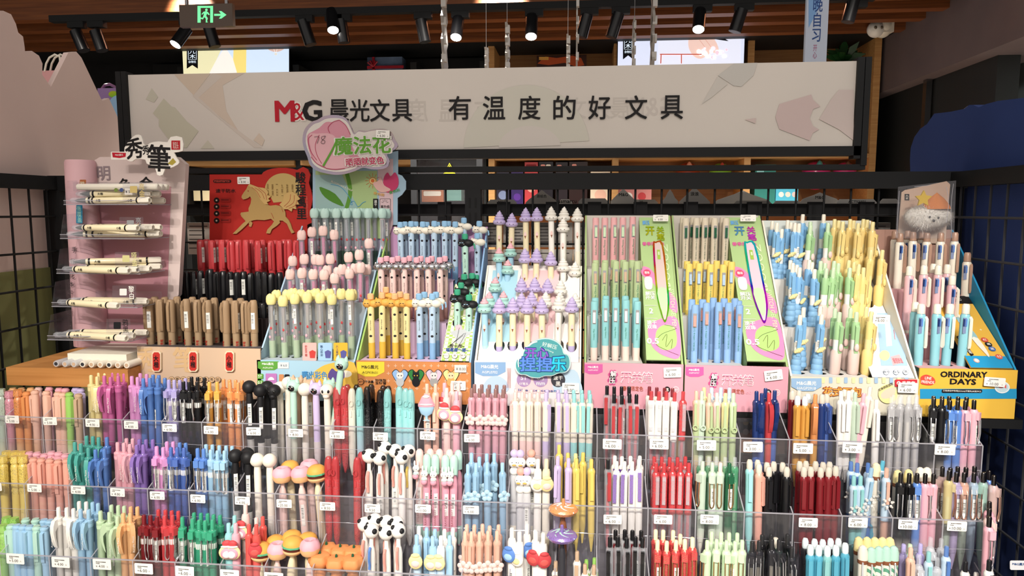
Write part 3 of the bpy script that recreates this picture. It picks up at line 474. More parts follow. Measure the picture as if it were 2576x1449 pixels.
# short code -> (words for the pen, name, parts)
def T(c): return M('t', c)
def X(c='clear'): return M('x', c)
DES = {
 'ac': lambda c, d: ('acrylic paint pen', 'paint_pen', acry(c, c)),
 'wi': lambda c, d: ('wire-clip gel pen', 'gel_pen', wire(c, d or c)),
 'mk': lambda c, d: ('capped marker', 'marker_pen', marker(c, d or c)),
 'bu': lambda c, d: ('bubbly highlighter', 'highlighter_pen', bumpy(c, d or 'cream')),
 'ba': lambda c, d: ('ball-head pen', 'novelty_pen', headpen('ball', c, d or 'white')),
 'sk': lambda c, d: ('skull-head pen', 'novelty_pen', headpen('skull', c, d or 'white')),
 'ct': lambda c, d: ('cat-hood pen', 'novelty_pen', headpen('cat', c, d or 'ivory')),
 'tr': lambda c, d: ('glossy multicolour pen', 'multicolour_pen', tri(c, M('k', c) if d is None else M('p', d))),
 'hf': lambda c, d: ('pearly multicolour pen', 'multicolour_pen', tri(c, M('g', 'aqua', 'paleblue'))),
 'cu': lambda c, d: ('pen with sundae charm', 'charm_pen', topper('charm', 'cup', c, c)),
 'ck': lambda c, d: ('pen with cake charm', 'charm_pen', topper('charm', 'cake', c, c)),
 'gi': lambda c, d: ('pen with cartoon charm', 'charm_pen', topper('charm', 'girl', d or 'paleblue', c)),
 'ap': lambda c, d: ('pen with berry charm', 'charm_pen', topper('charm', 'apple', d or 'white', c)),
 'wh': lambda c, d: ('pen with fish charm', 'charm_pen', topper('charm', 'whale', d or 'white', c)),
 'lu': lambda c, d: ('pen with cat charm', 'charm_pen', topper('charm', 'lucky', d or 'white', c)),
 'fl': lambda c, d: ('flower-clip pen', 'gel_pen', gel(M('p', '#8d6a66') if c == 'pink' else M('p', c), T(c), T(d or c), T(c), 'flower', M('p', d or c), charm=(M('t', '#f6ded8') if c != 'sky' else M('t', '#bfe2f2'), M('p', 'yellow') if c != 'sky' else M('p', 'pink')))),
 'fk': lambda c, d: ('snowflake-clip pen', 'gel_pen', gel(T(c), M('p', 'paleblue'), T(c), T(c), 'flake', M('p', c), charm=(M('v', 'white'), M('v', 'paleblue')))),
 'pr': lambda c, d: ('printed clicker pen', 'gel_pen', gel(M('p', c), M('p', 'ivory'), M('g', c, d or 'cream'), M('p', c), 'bar', None)),
 'sl': lambda c, d: ('solid clicker pen', 'gel_pen', gel(M('p', d or c), M('p', c), M('p', c), M('p', d or c), 'bar', None)),
 'ri': lambda c, d: ('ring-clip pen', 'gel_pen', gel(M('p', c), M('g', c, d or 'leaf'), M('g', d or 'leaf', c), M('p', d or c), 'ring', None)),
 'cb': lambda c, d: ('clear pen with black button', 'gel_pen', gel(M('p', 'black'), X(), X(), M('t', c), 'bar', M('p', c))),
 'cw': lambda c, d: ('clear pen with white collar', 'gel_pen', gel(M('t', c), M('p', 'white'), X(), X(), 'bar', M('k', d or c))),
 'cg': lambda c, d: ('glitter gel pen', 'gel_pen', gel(T(c), M('k', c), X(), X(), 'bar', M('k', d or c))),
 'cp': lambda c, d: ('white gel pen', 'gel_pen', gel(M('p', 'white'), M('p', 'white'), M('p', 'white'), M('k', c), 'bar', None)),
 'cl': lambda c, d: ('transparent clicker pen', 'gel_pen', gel(M('p', '#2a2a2c') if d == 'btn' else X(), M('v', c), M('v', c), MET, 'wire', M('p', 'ivory'))),
 'me': lambda c, d: ('metal-clip pencil', 'mechanical_pencil', gel(M('m', '#5a5654'), M('p', c), M('g', c, d or 'ivory'), MET, 'wire', None, r=.006)),
 'mt': lambda c, d: ('see-through pencil', 'mechanical_pencil', gel(M('m', '#5a5654'), M('v', c), M('v', d or c), M('m', '#e0b8a4'), 'wire', M('p', d or c), r=.006)),
 'sg': lambda c, d: ('gold-clip gel pen', 'gel_pen', gel(M('p', c), M('p', d or c), M('g', d or c, 'ivory'), M('m', '#d0a878'), 'wire', None, r=.006)),
 'er': lambda c, d: ('erasable pen', 'erasable_pen', erasable(T('ivory'), M('p', c), M('p', c), None)),
 'eb': lambda c, d: ('see-through erasable pen', 'erasable_pen', erasable(M('p', '#e6f0f4'), T(c), T(c), M('p', c))),
 'su': lambda c, d: ('translucent sporty pen', 'gel_pen', gel(M('p', c), T(c), T(d or c), T(c), 'wedge', M('p', d or c))),
 'do': lambda c, d: ('dome-cap pen', 'gel_pen', dome(M('p', c), M('p', d or 'ivory'), M('p', 'brown'))),
 'st': lambda c, d: ('striped dome-cap pen', 'gel_pen', dome(M('p', c), M('z', 'ivory', '#5c9c80'), M('p', 'brown'))),
 'pt': lambda c, d: ('patterned gel pen', 'gel_pen', gel(M('p', 'cream'), M('k', c, d or 'butter'), M('k', c, d or 'butter'), M('m', '#d0a878'), 'wire', None, r=.006)),
 'bg': lambda c, d: ('burger-topper pen', 'novelty_pen', topper('burger', c, 'cream', 'butter')),
 'dn': lambda c, d: ('donut-topper pen', 'novelty_pen', topper('donut', c, 'blush', 'pink')),
 'pk': lambda c, d: ('pumpkin-topper pen', 'novelty_pen', topper('pumpkin', c, 'ivory', 'ivory')),
 'sp': lambda c, d: (c + '-clip spotted-head pen', 'novelty_pen', topper('spotted', c, 'white', 'white', .165)),
 'dk': lambda c, d: ('duck-topper pen', 'novelty_pen', topper('duck', c, 'silver', 'ivory')),
 'bn': lambda c, d: ('bunny-charm pen', 'novelty_pen', topper('bunny', c, 'rose' if c == 'mint' else 'blush', 'mint') + [vtext('STRAWBERRY DAY', .0062, .06, .0036, M('c', '#9c2a3a'), .01)]),
 'lo': lambda c, d: ('candy-disc pen', 'novelty_pen', topper('lolly', c, 'charcoal' if c != 'orange' else 'brown', 'purple')),
 'tu': lambda c, d: ('tulip-head pen', 'tulip_pen', tulip(c, {'pink': M('p', 'hotpink'), 'mint': M('h', '#c8ccd2'), 'lemon': M('h', '#d8cfc4')}.get(d or c, M('p', 'pink')), {'mint': 'darkgreen', 'lemon': 'palegreen'}.get(c, 'pink'))),
}
_proto = {}
def proto_parts(code, col):
    k = code + col
    if k not in _proto:
        a = col.split('/'); _proto[k] = DES[code](a[0], a[1] if len(a) > 1 else None)
    return _proto[k]
def build(parts, parent, limit=99):
    for p in parts[:limit]:
        if p[0] == 'barcode_label' and random.random() < .5: continue
        o = obj(p[0], p[1], p[2], parent)
        for s in p[3]:
            q = obj(s[0], s[1], s[2], o)
ABOVE = .0004
NPEN = 0
def place(name, parts, top, L, label, cat, group, rx=0, ry=0, rz=0):
    """stand a pen so that its top end comes at the point top"""
    global NPEN; NPEN += 1
    R = Matrix.Rotation(ry, 3, 'Y') @ Matrix.Rotation(rx, 3, 'X') @ Matrix.Rotation(rz, 3, 'Z')
    r = root(name, Vector(top) - R @ Vector((0, 0, L)), label, cat, group); r.rotation_euler = R.to_euler()
    build(parts, r); return r
def lengths(parts): return max(max(v.co.z for v in p[1].vertices) for p in parts)
# ------------------------------------------------------------------ the room
XL, XR, YG = at(140, 450, 1.47).x, at(2400, 450, 1.47).x, 1.47
struct('floor', MB().box(-5, 4, -2.6, 5.6, -.05, 0), M('r', '#b3aaa0', '#c2b9ae'))
struct('ceiling', MB().box(-5, 4, 2.4, 5.6, 3.05, 3.1), M('c', '#0c0c0d'))
struct('wall_back', MB().box(-5, 4, 4.98, 5.05, 0, 3.05), M('r', '#1b1b1c', '#222223'))
struct('wall_left', MB().box(-5.05, -5, 1, 5.05, 0, 3.1), M('c', '#1b1b1c'))
WOOD, WOODL = M('w', '#9a6238', '#b87a48'), M('w', '#c48f56', '#d9a86c')
for k, (y, D) in enumerate(((17, 3.62), (47, 3.87), (71, 4.12), (97, 4.36))):
    z = at(1288, y, D).z
    struct('trim_%d' % (k + 1), MB().box(-5, 4, D, D + .07, z, z + .17), M('w', '#6b3a1e', '#8a5028'))
struct('beam', MB().box(-5, 4, 4.46, 4.9, at(1288, 168, 4.46).z + .16, 3.05), BLK)
# dark bulkhead running towards the viewer on one side, with a recess and the wall under it
def slab(name, pts, mat, t=.05):
    mb = MB(); v = [Vector(p) for p in pts]; n = len(v); o = [p + Vector((t, 0, 0)) for p in v]
    mb.add(v + o, [tuple(range(n)), tuple(range(2 * n - 1, n - 1, -1))] + [(i, n + i, n + (i + 1) % n, (i + 1) % n) for i in range(n)]); return struct(name, mb, mat)
XW = at(2208, 240, 4.7).x
zb = at(2208, 236, 4.7).z
slab('wall_right', [(XW, 4.98, zb), (XW, 1.0, zb), (XW, 1.0, 3.1), (XW, 4.98, 3.1)], M('r', '#6e6264', '#7a6c6c'), .32)
slab('wall_right_lower', [(XW + .10, 4.98, 0), (XW + .10, 3.6, 0), (XW + .10, 3.6, zb), (XW + .10, 4.98, zb)], M('c', '#2b2c2c'), .1)
slab('wall_right_outer', [(XW + .9, 4.98, 0), (XW + .9, 1, 0), (XW + .9, 1, 3.1), (XW + .9, 4.98, 3.1)], M('c', '#8f938e'), .1)
struct('trim_5', MB().box(XW + .06, XW + .09, 4.2, 4.24, 0, zb), M('m', '#8d8d8f'))
# ------------------------------------------------------------------ back shelving
Ys = 4.62
def X_(px, y=300, Y=Ys): return at(px, y, Y).x
def Z_(py, px=1288, Y=Ys): return at(px, py, Y).z
zs = [Z_(88), Z_(397.5), Z_(520), Z_(640)]
su = root('wooden_shelving', (X_(1700), Ys + .15, 0), 'light oak wall shelving with open cubbies behind the long sign', 'shelving')
for px in (1236, 1550, 1884, 2200):
    x = X_(px); part('upright', MB().box(x - .02, x + .02, Ys, Ys + .3, 0, zs[0]), WOODL, su)
cols = [X_(px) for px in (1236, 1550, 1884, 2200)]
for z in (zs[0] - .02, zs[1], Z_(524), Z_(650)):
    for i in range(3): part('shelf_board', MB().box(cols[i] + .021, cols[i + 1] - .021, Ys + .004, Ys + .3, z - .0125, z + .0125), WOODL, su)
part('back_panel', MB().box(X_(1226), X_(2212), Ys + .3, Ys + .32, 0, zs[0]), M('w', '#8a6038', '#9c7044'), su)
sl = root('dark_shelving', (X_(700), Ys + .2, 0), 'dark wall shelving with thin oak ledges beside the oak shelving', 'shelving')
part('frame', MB().box(X_(330), X_(1216), Ys + .28, Ys + .33, 0, Z_(120)), M('c', '#161617'), sl)
for px in (455, 745, 1040, 1214): part('upright', MB().box(X_(px) - .02, X_(px) + .02, Ys + .02, Ys + .28, 0, Z_(150)), M('c', '#232424'), sl)
for a, b in ((462, 736), (752, 1036)): part('ledge', MB().box(X_(a), X_(b), Ys, Ys + .28, Z_(412), Z_(400)), WOODL, sl)
part('lower_ledge', MB().box(X_(462), X_(1206), Ys, Ys + .28, Z_(524), Z_(513)), WOODL, sl)
def goods(px0, px1, top, bot, col, label, cat='box', name='toy_box', extra=None, Y=Ys + .04, d=.12, kind='p'):
    x0, x1, z1, z0 = X_(px0, 430, Y), X_(px1, 430, Y), Z_(top, (px0 + px1) / 2, Y), Z_(bot, (px0 + px1) / 2, Y)
    r = root(name, ((x0 + x1) / 2, Y + d / 2, z0), label, cat)
    part('carton', MB().box(x0, x1, Y, Y + d, z0, z1), M(kind, col), r)
    p = Panel((x0, Y, z0), (1, 0, 0), (0, 0, 1), r)
    for e in extra or ():
        if e[0] == 'r': p.rrect('printed_panel', px0 + (px1 - px0) * e[1], top + (bot - top) * e[2], px0 + (px1 - px0) * e[3], top + (bot - top) * e[4], M('c', e[5]), 3)
        else: p.disc('printed_motif', px0 + (px1 - px0) * e[1], top + (bot - top) * e[2], (px1 - px0) * e[3], M('c', e[4]))
zb1 = 518
goods(1320, 1353, 408, zb1, 'red', 'red toy box beside a black box on the oak shelf', extra=[('r', .1, .05, .9, .2, 'maroon'), ('d', .5, .6, .3, 'salmon')])
goods(1356, 1391, 407, zb1, '#1c1720', 'black box with an orange and a white sticker, on the oak shelf', extra=[('r', .12, .06, .45, .2, 'coral'), ('r', .5, .06, .85, .2, 'ivory'), ('d', .5, .5, .25, 'lilac')])
goods(1398, 1428, 408, zb1, '#241a20', 'slim black box with one orange sticker on the oak shelf', extra=[('r', .1, .06, .5, .18, 'coral')])
goods(1432, 1478, 407, zb1, '#2a1413', 'black box with orange creature artwork on the oak shelf', extra=[('r', .15, .05, .4, .16, 'coral'), ('d', .5, .5, .3, '#a8481e')])
goods(1486, 1535, 428, zb1, '#ecd9c0', 'cream box low on the oak shelf next to a black box', extra=[('d', .5, .7, .3, 'peach')])
goods(1249, 1281, 428, zb1, '#2c2a3c', 'dark box with a blue figure picture at the cubby end', extra=[('d', .5, .7, .35, 'slate')])
goods(1286, 1316, 428, zb1, '#3b2a66', 'purple box with a violet face on the oak shelf', extra=[('d', .5, .75, .3, 'violet')])
goods(1556, 1640, 470, zb1, '#d98a86', 'pink speckled box low in the middle cubby', extra=[('d', .3, .5, .12, 'white'), ('d', .7, .5, .12, 'red')])
goods(1900, 1952, 414, zb1, '#35867c', 'teal and yellow framed box at the last cubby', extra=[('r', .02, .02, .45, .08, 'yellow'), ('r', .08, .12, .42, .5, 'aqua'), ('d', .65, .45, .16, 'ivory')])
goods(1954, 2010, 470, zb1, '#5cc6e4', 'bright blue box of little white figures on the oak shelf', extra=[('d', .2, .4, .12, 'white'), ('d', .5, .4, .12, 'ivory'), ('d', .8, .4, .12, 'blush')])
goods(1898, 1950, 368, 385, '#7a4c8e', 'purple rounded toy above the shelf board, mostly hidden', 'toy', 'toy_figure', Y=Ys + .05)
goods(1960, 2055, 362, 384, '#f3d9a4', 'pale yellow box of figures under the sign edge')
goods(2060, 2130, 362, 383, '#f2a9cf', 'pink spiral notebook standing on the upper oak board', 'notebook', 'spiral_notebook')
goods(1250, 1535, 384, 390, '#b84a44', 'long flat red box lying on the oak board', extra=[])
goods(484, 545, 478, 505, '#efe0b4', 'cream box pair seen through the mesh beside the red card')
goods(1060, 1115, 478, 508, '#b06a3c', 'brown carton on the dark shelving', extra=[('r', .1, .1, .9, .5, 'ivory')])
goods(1072, 1106, 440, 476, '#2f4f9c', 'blue and white folded poster box on the dark shelving', extra=[('d', .5, .5, .3, 'ivory')])
goods(1118, 1160, 455, 505, '#6fa39a', 'grey-green box stack end on the dark shelving')
def helmet(px, top, r_px, col, horn, label):
    Y = Ys + .16; c = at(px, top + r_px, Y); r = r_px / F * Y
    e = root('toy_helmet', (c.x, c.y, zs[1] - .36), label, 'helmet')
    part('shell', MB().ball(c, r, 20, 14), M('p', col), e); part('crest', MB().lathe([(r * .25, c.z + r * .5), (r * .22, c.z + r * .75), (r * .14, c.z + r * .92), (0, c.z + r * 1.04)], 12, c.x, c.y - r * .75), M('p', horn), e)
    part('rim', MB().lathe([(r * .98, c.z - r * .1), (r * 1.04, c.z - r * .05), (r * 1.04, c.z), (r * .98, c.z + r * .05)], 20, c.x, c.y), M('p', 'ivory'), e)
helmet(1730, 410, 30, '#a8401f', 'salmon', 'rust-coloured toy helmet in the middle cubby')
helmet(1812, 412, 27, '#8fcf3a', 'scarlet', 'lime green toy helmet with a red crest')
helmet(2052, 408, 34, '#d8387e', '#4fa9ac', 'pink toy helmet with a teal horn')
helmet(2124, 410, 27, '#e23f8c', '#7a5a50', 'pink toy helmet with a brown crest beside the frame post')
r_ = root('gift_bag', (X_(970), Ys, Z_(190)), 'blue and black gift packet tied with red ribbon, above the sign', 'gift bag')
part('packet', MB().box(X_(925), X_(1012), Ys + .02, Ys + .12, Z_(200), Z_(135)), M('r', '#1c2238', '#8fa8cc'), r_)
part('ribbon', MB().box(X_(925), X_(1016), Ys + .01, Ys + .02, Z_(165), Z_(158)).box(X_(938), X_(944), Ys + .01, Ys + .02, Z_(200), Z_(135)).tube([(X_(941), Ys + .01, Z_(161)), (X_(928), Ys, Z_(150)), (X_(935), Ys, Z_(146)), (X_(941), Ys + .01, Z_(160)), (X_(952), Ys, Z_(148)), (X_(946), Ys, Z_(145)), (X_(941), Ys + .01, Z_(161))], .006, 5), M('p', '#a3182a'), r_)
r_ = root('game_box', (X_(1410), Ys + .1, Z_(175)), 'orange and black dragon game box above the sign', 'box')
part('carton', MB().box(X_(1348), X_(1474), Ys + .06, Ys + .16, Z_(200), Z_(136)), M('p', '#3a2018'), r_); p = Panel((X_(1348), Ys + .06, 1), (1, 0, 0), (0, 0, 1), r_)
p.poly('printed_artwork', [(1352, 160), (1372, 142), (1400, 146), (1440, 140), (1462, 146), (1470, 164), (1450, 168), (1420, 158), (1380, 164)], M('c', '#c2562c')); p.rrect('printed_title', 1356, 143, 1380, 151, M('c', 'amber'))
# wall screens: flat lit pictures
def screen(x0, y0, x1, y1, label, fill):
    Y = Ys - .05; e = root('wall_screen', (X_(x0 / 2 + x1 / 2, 100, Y), Y, Z_(y1, x0, Y)), label, 'screen')
    a, b = at(x0, y0, Y), at(x1, y1, Y); part('housing', MB().box(a.x - .004, b.x + .004, Y + .004, Y + .04, b.z - .004, a.z + .004), BLK, e)
    p = Panel((a.x, Y, b.z), (1, 0, 0), (0, 0, 1), e); part('display', MB().box(a.x, b.x, Y, Y + .004, b.z, a.z), M('e', fill), e); return p, e
def shop_flag(p, x, y, w, h):
    p.poly('black_pennant', [(x, y), (x + w, y), (x + w, y + h), (x + w / 2, y + h * .84), (x, y + h)], M('e', '#08080a'))
    p.text('九木', x + w / 2, y + h * .36, h * .42, M('e', '#dfeefa'), vertical=True, w=w * .55); p.text('杂物社', x + w / 2, y + h * .70, h * .11, M('e', '#dfeefa'), w=w * .7); p.line('logo_outline', [(x + w * .14, y + h * .1), (x + w * .86, y + h * .1), (x + w * .86, y + h * .6), (x + w * .14, y + h * .6), (x + w * .14, y + h * .1)], 1.4, M('e', '#dfeefa'))
p, e = screen(458, 113, 727, 300, 'lit screen showing a white knit shirt and necklace', '#dfdab0')
p.poly('picture', [(560, 118), (727, 112), (727, 300), (540, 300), (530, 182)], M('e', '#c9dbf0')); p.poly('picture', [(588, 116), (620, 113), (618, 300), (598, 300), (585, 180)], M('e', '#e8d27a')); p.poly('picture', [(566, 118), (586, 148), (596, 182), (530, 300), (515, 220), (528, 182), (545, 150)], M('e', '#eee6de'))
p.poly('picture', curve([(664, 108), (674, 124), (694, 131), (714, 124), (724, 108)], 4, False), M('e', '#cdaea2')); p.line('picture', curve([(680, 110), (688, 122), (694, 134), (698, 122), (708, 110)], 4, False), 1, M('e', '#f2efe8')); p.disc('picture', 694, 136, 3.5, M('e', '#d9d4c8'))
shop_flag(p, 470, 115, 28, 58)
p, e = screen(1555, 84, 1863, 392, 'lit screen showing a hand holding a black pen by blossom', '#cfd6ec')
p.rrect('picture', 1656, 84, 1863, 392, M('e', '#d9dcec')); p.poly('picture', [(1734, 88), (1748, 82), (1775, 80), (1798, 100), (1808, 125), (1800, 135), (1788, 128), (1782, 138), (1762, 148), (1744, 140), (1732, 118)], M('e', '#e0bfb4'), smooth=3)
p.line('picture', curve([(1748, 84), (1764, 106), (1776, 122)], 4, False), 1.2, M('e', '#c89a8e')); p.line('picture', curve([(1760, 82), (1778, 104), (1790, 120)], 4, False), 1.2, M('e', '#c89a8e'))
p.poly('picture', [(1786, 82), (1792, 81), (1810, 90), (1833, 103), (1828, 103), (1800, 99), (1788, 93)], M('e', '#141418'))
for q in range(26): p.disc('picture', 1765 + random.gauss(0, 1) * 10 + (q % 3) * 26, 134 + random.uniform(-14, 14), random.uniform(3, 6), M('e', random.choice(['#f2e6ee', '#ffffff', '#e6c8d6'])), n=7)
p.line('picture', [(1660, 137), (1765, 137)], 2.5, M('e', '#b0503c')); p.line('picture', [(1663, 137), (1662, 160)], 2.5, M('e', '#b0503c')); p.line('picture', [(1714, 137), (1714, 160)], 2.5, M('e', '#b0503c'))
shop_flag(p, 1567, 86, 26, 64)
p, e = screen(463, 330, 735, 399, 'lit blue starry poster with a yellow star under the sign', '#1c3a9c')
p.poly('picture', [(560, 330), (640, 330), (668, 396), (655, 397), (640, 394), (628, 398), (616, 398), (600, 394), (585, 396)], M('e', '#f0e37a')); p.poly('picture', [(538, 392), (546, 386), (552, 388), (544, 396)], M('e', '#e8eef8')); p.disc('picture', 573, 390, 3, M('e', '#f2e8f0'), n=6)
p, e = screen(752, 380, 775, 399, 'narrow lit purple poster edge next to the starry poster', '#6a3a66')
def plant():
    Y = Ys + .1; c = at(2125, 160, Y); e = root('potted_plant', (c.x, Y, c.z - .1), 'dark green leafy plant in the top cubby', 'plant')
    part('pot', MB().lathe([(.05, c.z - .10), (.07, c.z + .0)], 14, c.x, Y), M('p', '#3a302a'), e)
    for k in range(26):
        a, t, l = random.uniform(0, 6.28), random.uniform(.1, 1.15), random.uniform(.1, .2); d = Vector((math.cos(a) * math.sin(t), math.sin(a) * math.sin(t) * .5, math.cos(t))); b = Vector((c.x, Y, c.z)); s = d.cross(Vector((0, 1, 0))).normalized() * .022
        part('leaf', MB().add([b, b + d * l * .55 + s, b + d * l + Vector((0, 0, -.03)), b + d * l * .55 - s], [(0, 1, 2, 3)]), M('p', '#1f4a22'), e)
plant()
# dome camera on the bulkhead
c = at(2205, 72, 4.35); e = root('security_camera', (c.x, c.y, c.z), 'white dome security camera on the dark bulkhead', 'camera'); rr = .062
part('mount', MB().ball((c.x + .035, c.y, c.z + .01), (.05, .06, rr), 16, 12).box(c.x + .02, c.x + .075, c.y - .05, c.y + .05, c.z - .03, c.z + .06), M('p', 'ivory'), e); part('eyeball', MB().ball((c.x - .012, c.y - .02, c.z - .008), .046, 18, 14), M('p', 'white'), e)
for s_ in (-1, 1): part('lens', MB().ball((c.x - .012 + s_ * .016, c.y - .062, c.z - .008), (.009, .005, .009), 12, 8), M('p', '#6a5f50'), e)
# ------------------------------------------------------------------ track and spotlights
Yt = 3.30
tz = at(1000, 34, Yt).z
e = root('light_track', (X_(1000, 40, Yt), Yt, tz), 'long black ceiling track carrying the spotlights', 'track'); e['label'] = 'long black ceiling track carrying the black spotlights'
part('rail', MB().box(X_(130, 60, Yt), X_(2200, 0, Yt), Yt - .018, Yt + .018, tz, tz + .03), BLK, e)
LS = [(190, 78, 212, 128, 0), (240, 78, 258, 128, 0), (470, 72, 441, 112, 1), (525, 66, 541, 118, 0), (762, 52, 782, 113, 0), (835, 28, 838, 76, 1), (857, 50, 866, 108, 0), (1059, 50, 1070, 106, 0), (1153, 48, 1147, 94, 1), (1338, 42, 1336, 92, 1), (1477, 38, 1462, 94, 0), (1556, 34, 1537, 94, 0), (1761, 28, 1757, 74, 1), (1866, 24, 1848, 80, 0), (2150, -8, 2132, 56, 0)]
for k, (x0, y0, x1, y1, on) in enumerate(LS):
    a, b = at(x0, y0, Yt), at(x1, y1, Yt - (.05 if on else 0)); ax = (b - a); L_ = ax.length; q = ax.to_track_quat('Z', 'Y').to_matrix()
    e = root('track_spotlight', (a.x, Yt, tz), ('lit' if on else 'unlit') + ' black cylinder spotlight, ' + ORD[k] + ' along the ceiling track from the pale mountain board', 'spotlight', 'spotlights on the ceiling track')
    def cyl(r0, r1, z0, z1, nme, mat):
        m = MB().lathe([(r0, z0), (r1, z1)], 16); m.v = [tuple(a + q @ Vector(v)) for v in m.v]; part(nme, m, mat, e)
    part('adapter', MB().box(a.x - .03, a.x + .05, Yt - .016, Yt + .016, tz - .028, tz), BLK, e); part('stem', MB().tube([(a.x, Yt, tz - .02), tuple(a + ax * .25)], .005, 6), BLK, e)
    cyl(.027, .027, 0, L_, 'can', M('p', '#17171a'))
    if on: cyl(.024, .024, L_ - .001, L_ + .001, 'lens', M('e', '#fffaf0', 'lens'))
    else: cyl(.0235, .0235, L_ - .004, L_ + .0008, 'lens', M('p', '#2a2a2e'))
# exit sign
Ye = 2.6; e = root('exit_sign', (at(518, 12, Ye).x, Ye, at(518, 12, Ye).z), 'hanging exit sign with a green running figure and arrow', 'sign')
a, b = at(450, 12, Ye), at(586, 65, Ye); part('plate', MB().box(a.x, b.x, Ye, Ye + .02, b.z, a.z), M('p', '#57463a'), e); part('hanger', MB().box(a.x + .02, a.x + .03, Ye + .005, Ye + .015, a.z, a.z + .3).box(b.x - .03, b.x - .02, Ye + .005, Ye + .015, a.z, a.z + .3), M('m', '#99999b'), e)
p = Panel((a.x, Ye, b.z), (1, 0, 0), (0, 0, 1), e); G_ = M('e', '#6fe39a'); DK = M('c', '#57463a')
p.rrect('door_symbol', 497, 15, 536, 57, G_); p.rrect('door_opening', 505, 20, 529, 58, DK)
p.disc('running_figure', 519.5, 25, 3.2, G_); p.poly('running_figure', [(512, 30), (519, 28), (524, 31), (528, 37), (525, 38), (521, 34), (519, 40), (523, 46), (521, 54), (524, 56), (518, 57), (518, 47), (514, 43), (511, 49), (504, 47), (505, 44), (510, 45), (513, 37), (513, 33), (509, 37), (507, 36)], G_)
p.poly('arrow', [(539, 35), (556, 35), (551, 28), (557, 28), (570, 37.5), (557, 47), (551, 47), (556, 40), (539, 40)], G_)
# acrylic decorations seen edge-on, on threads, and the hanging poster
def hang(x0, x1, y0, y1, Y, label, jag=True):
    a, b = at(x0, y0, Y), at(x1, y1, Y); zt = a.z; zb_ = at(x0, y1, Y).z; e = root('hanging_decoration', (a.x, Y, zt), label, 'hanging decoration', 'edge-on acrylic decorations above the sign'); w = (b.x - a.x); n = 12; pts = []
    L_ = zt - zb_ + .05
    for i in range(n + 1): pts.append((0 + (.012 * ((i * 7) % 3) if jag else 0), -L_ * i / n))
    for i in range(n, -1, -1): pts.append((.085 - (.012 * ((i * 5) % 3) if jag else 0), -L_ * i / n))
    mb = MB().prism(pts, Vector((a.x, Y, zt)), Vector((0, 1, 0)), Vector((0, 0, 1)), w * .6); part('acrylic_sheet', mb, M('p', '#a09a94'), e)
    for i in range(5): z = zt - L_ * (i + .5) / 5; part('raised_letter', MB().box(a.x - .0 * w, a.x + w * 1.1, Y + .01, Y + .03, z - .012, z + .012), M('p', '#b8b2ac'), e)
    part('thread', MB().tube([(a.x + w * .4, Y + .02, zt - .005), (a.x + w * .4, Y + .02, zt + .8)], .0008, 4), M('p', 'grey'), e)
for k, (x0, x1, y0, y1) in enumerate(((1107, 1120, -20, 172), (1218, 1226, 118, 170), (1270, 1280, 55, 169), (1425, 1433, 85, 166), (1450, 1455, -20, 165), (1595, 1599, 42, 163), (1644, 1651, -20, 163))):
    hang(x0, x1, y0, y1, 2.3 + .1 * (k % 2), 'narrow white acrylic decoration edge-on, ' + ORD[k] + ' of seven above the sign from the lit-shirt screen')
Y = 2.2; a, b = at(2033, -60, Y), at(2077, 190, Y); e = root('hanging_poster', (a.x, Y, a.z), 'narrow pale blue hanging poster with blue brush lettering', 'poster'); part('board', MB().box(a.x, b.x, Y, Y + .015, b.z, a.z), M('c', '#bfc9dc'), e)
p = Panel((a.x, Y, b.z), (1, 0, 0), (0, 0, 1), e); p.poly('sky_print', [(2034, -50), (2070, -50), (2060, 20), (2034, 70)], M('c', '#7da6d8')); p.text('晚自习', 2056, 50, 110, M('c', '#2d4a86'), w=24, vertical=True, bold=.02); p.text('开心', 2050, 130, 34, M('c', '#b06a8c'), w=10, vertical=True)
# ------------------------------------------------------------------ wings, mountain board, hill board
def board(name, label, X, pts, mat, t, smooth=0, side=1):
    P = [atx(px, py, X) for px, py in pts]; uv = [(p_.y, p_.z) for p_ in P]
    if smooth: uv = curve(uv, smooth)
    e = root(name, (X, 1.2, 0), label, 'display board'); mb = MB().prism([((u if side > 0 else -u), v) for u, v in uv], Vector((X, 0, 0)), Vector((0, 1 if side > 0 else -1, 0)), Vector((0, 0, 1)), side * -t if side > 0 else -t)
    part('board', mb, mat, e); return e
mp = [(-60, 26), (8, 27), (28, 36), (40, 60), (46, 82), (58, 92), (62, 118), (63, 130), (80, 128), (98, 140), (107, 160), (106, 188), (128, 219), (172, 132), (192, 130), (205, 145), (257, 254), (274, 247), (303, 310), (303, 470), (-60, 470)]
mz = [atx(px, py, XL - .02) for px, py in mp]
e = root('mountain_board', (XL - .02, 1.2, 1.0), 'pale pink mountain-shaped board above the mesh wing', 'display board')
zt = atx(60, 440, XL - .02).z
uv = [(p_.y, p_.z) for p_ in mz[:19]]; ymax = uv[-1][0]
uv = [(.2, uv[0][1])] + uv + [(ymax + .02, .9), (.2, .9)]
part('mountain', MB().prism(uv, Vector((XL - .02, 0, 0)), Vector((0, 1, 0)), Vector((0, 0, 1)), -.012), M('r', '#dcc4bd', '#d2b9b2'), e)
zg = atx(60, 679, XL - .02).z
part('lower_panel', MB().box(XL - .02, XL - .016, .2, ymax, .6, zg), M('r', '#7b7d50', '#8a8a5a'), e)
hp = [(2576 + 160, 215), (2576, 246), (2510, 254), (2480, 262), (2462, 270), (2448, 264), (2438, 264), (2425, 274), (2392, 281), (2350, 286), (2340, 300), (2332, 312), (2315, 324), (2300, 345), (2291, 372), (2289, 400), (2290, 437)]
hz = [atx(px, py, XR + .02) for px, py in hp]; uv = [(p_.y, p_.z) for p_ in hz]; uv = [(.3, uv[0][1])] + uv[1:] + [(uv[-1][0], .5), (.3, .5)]
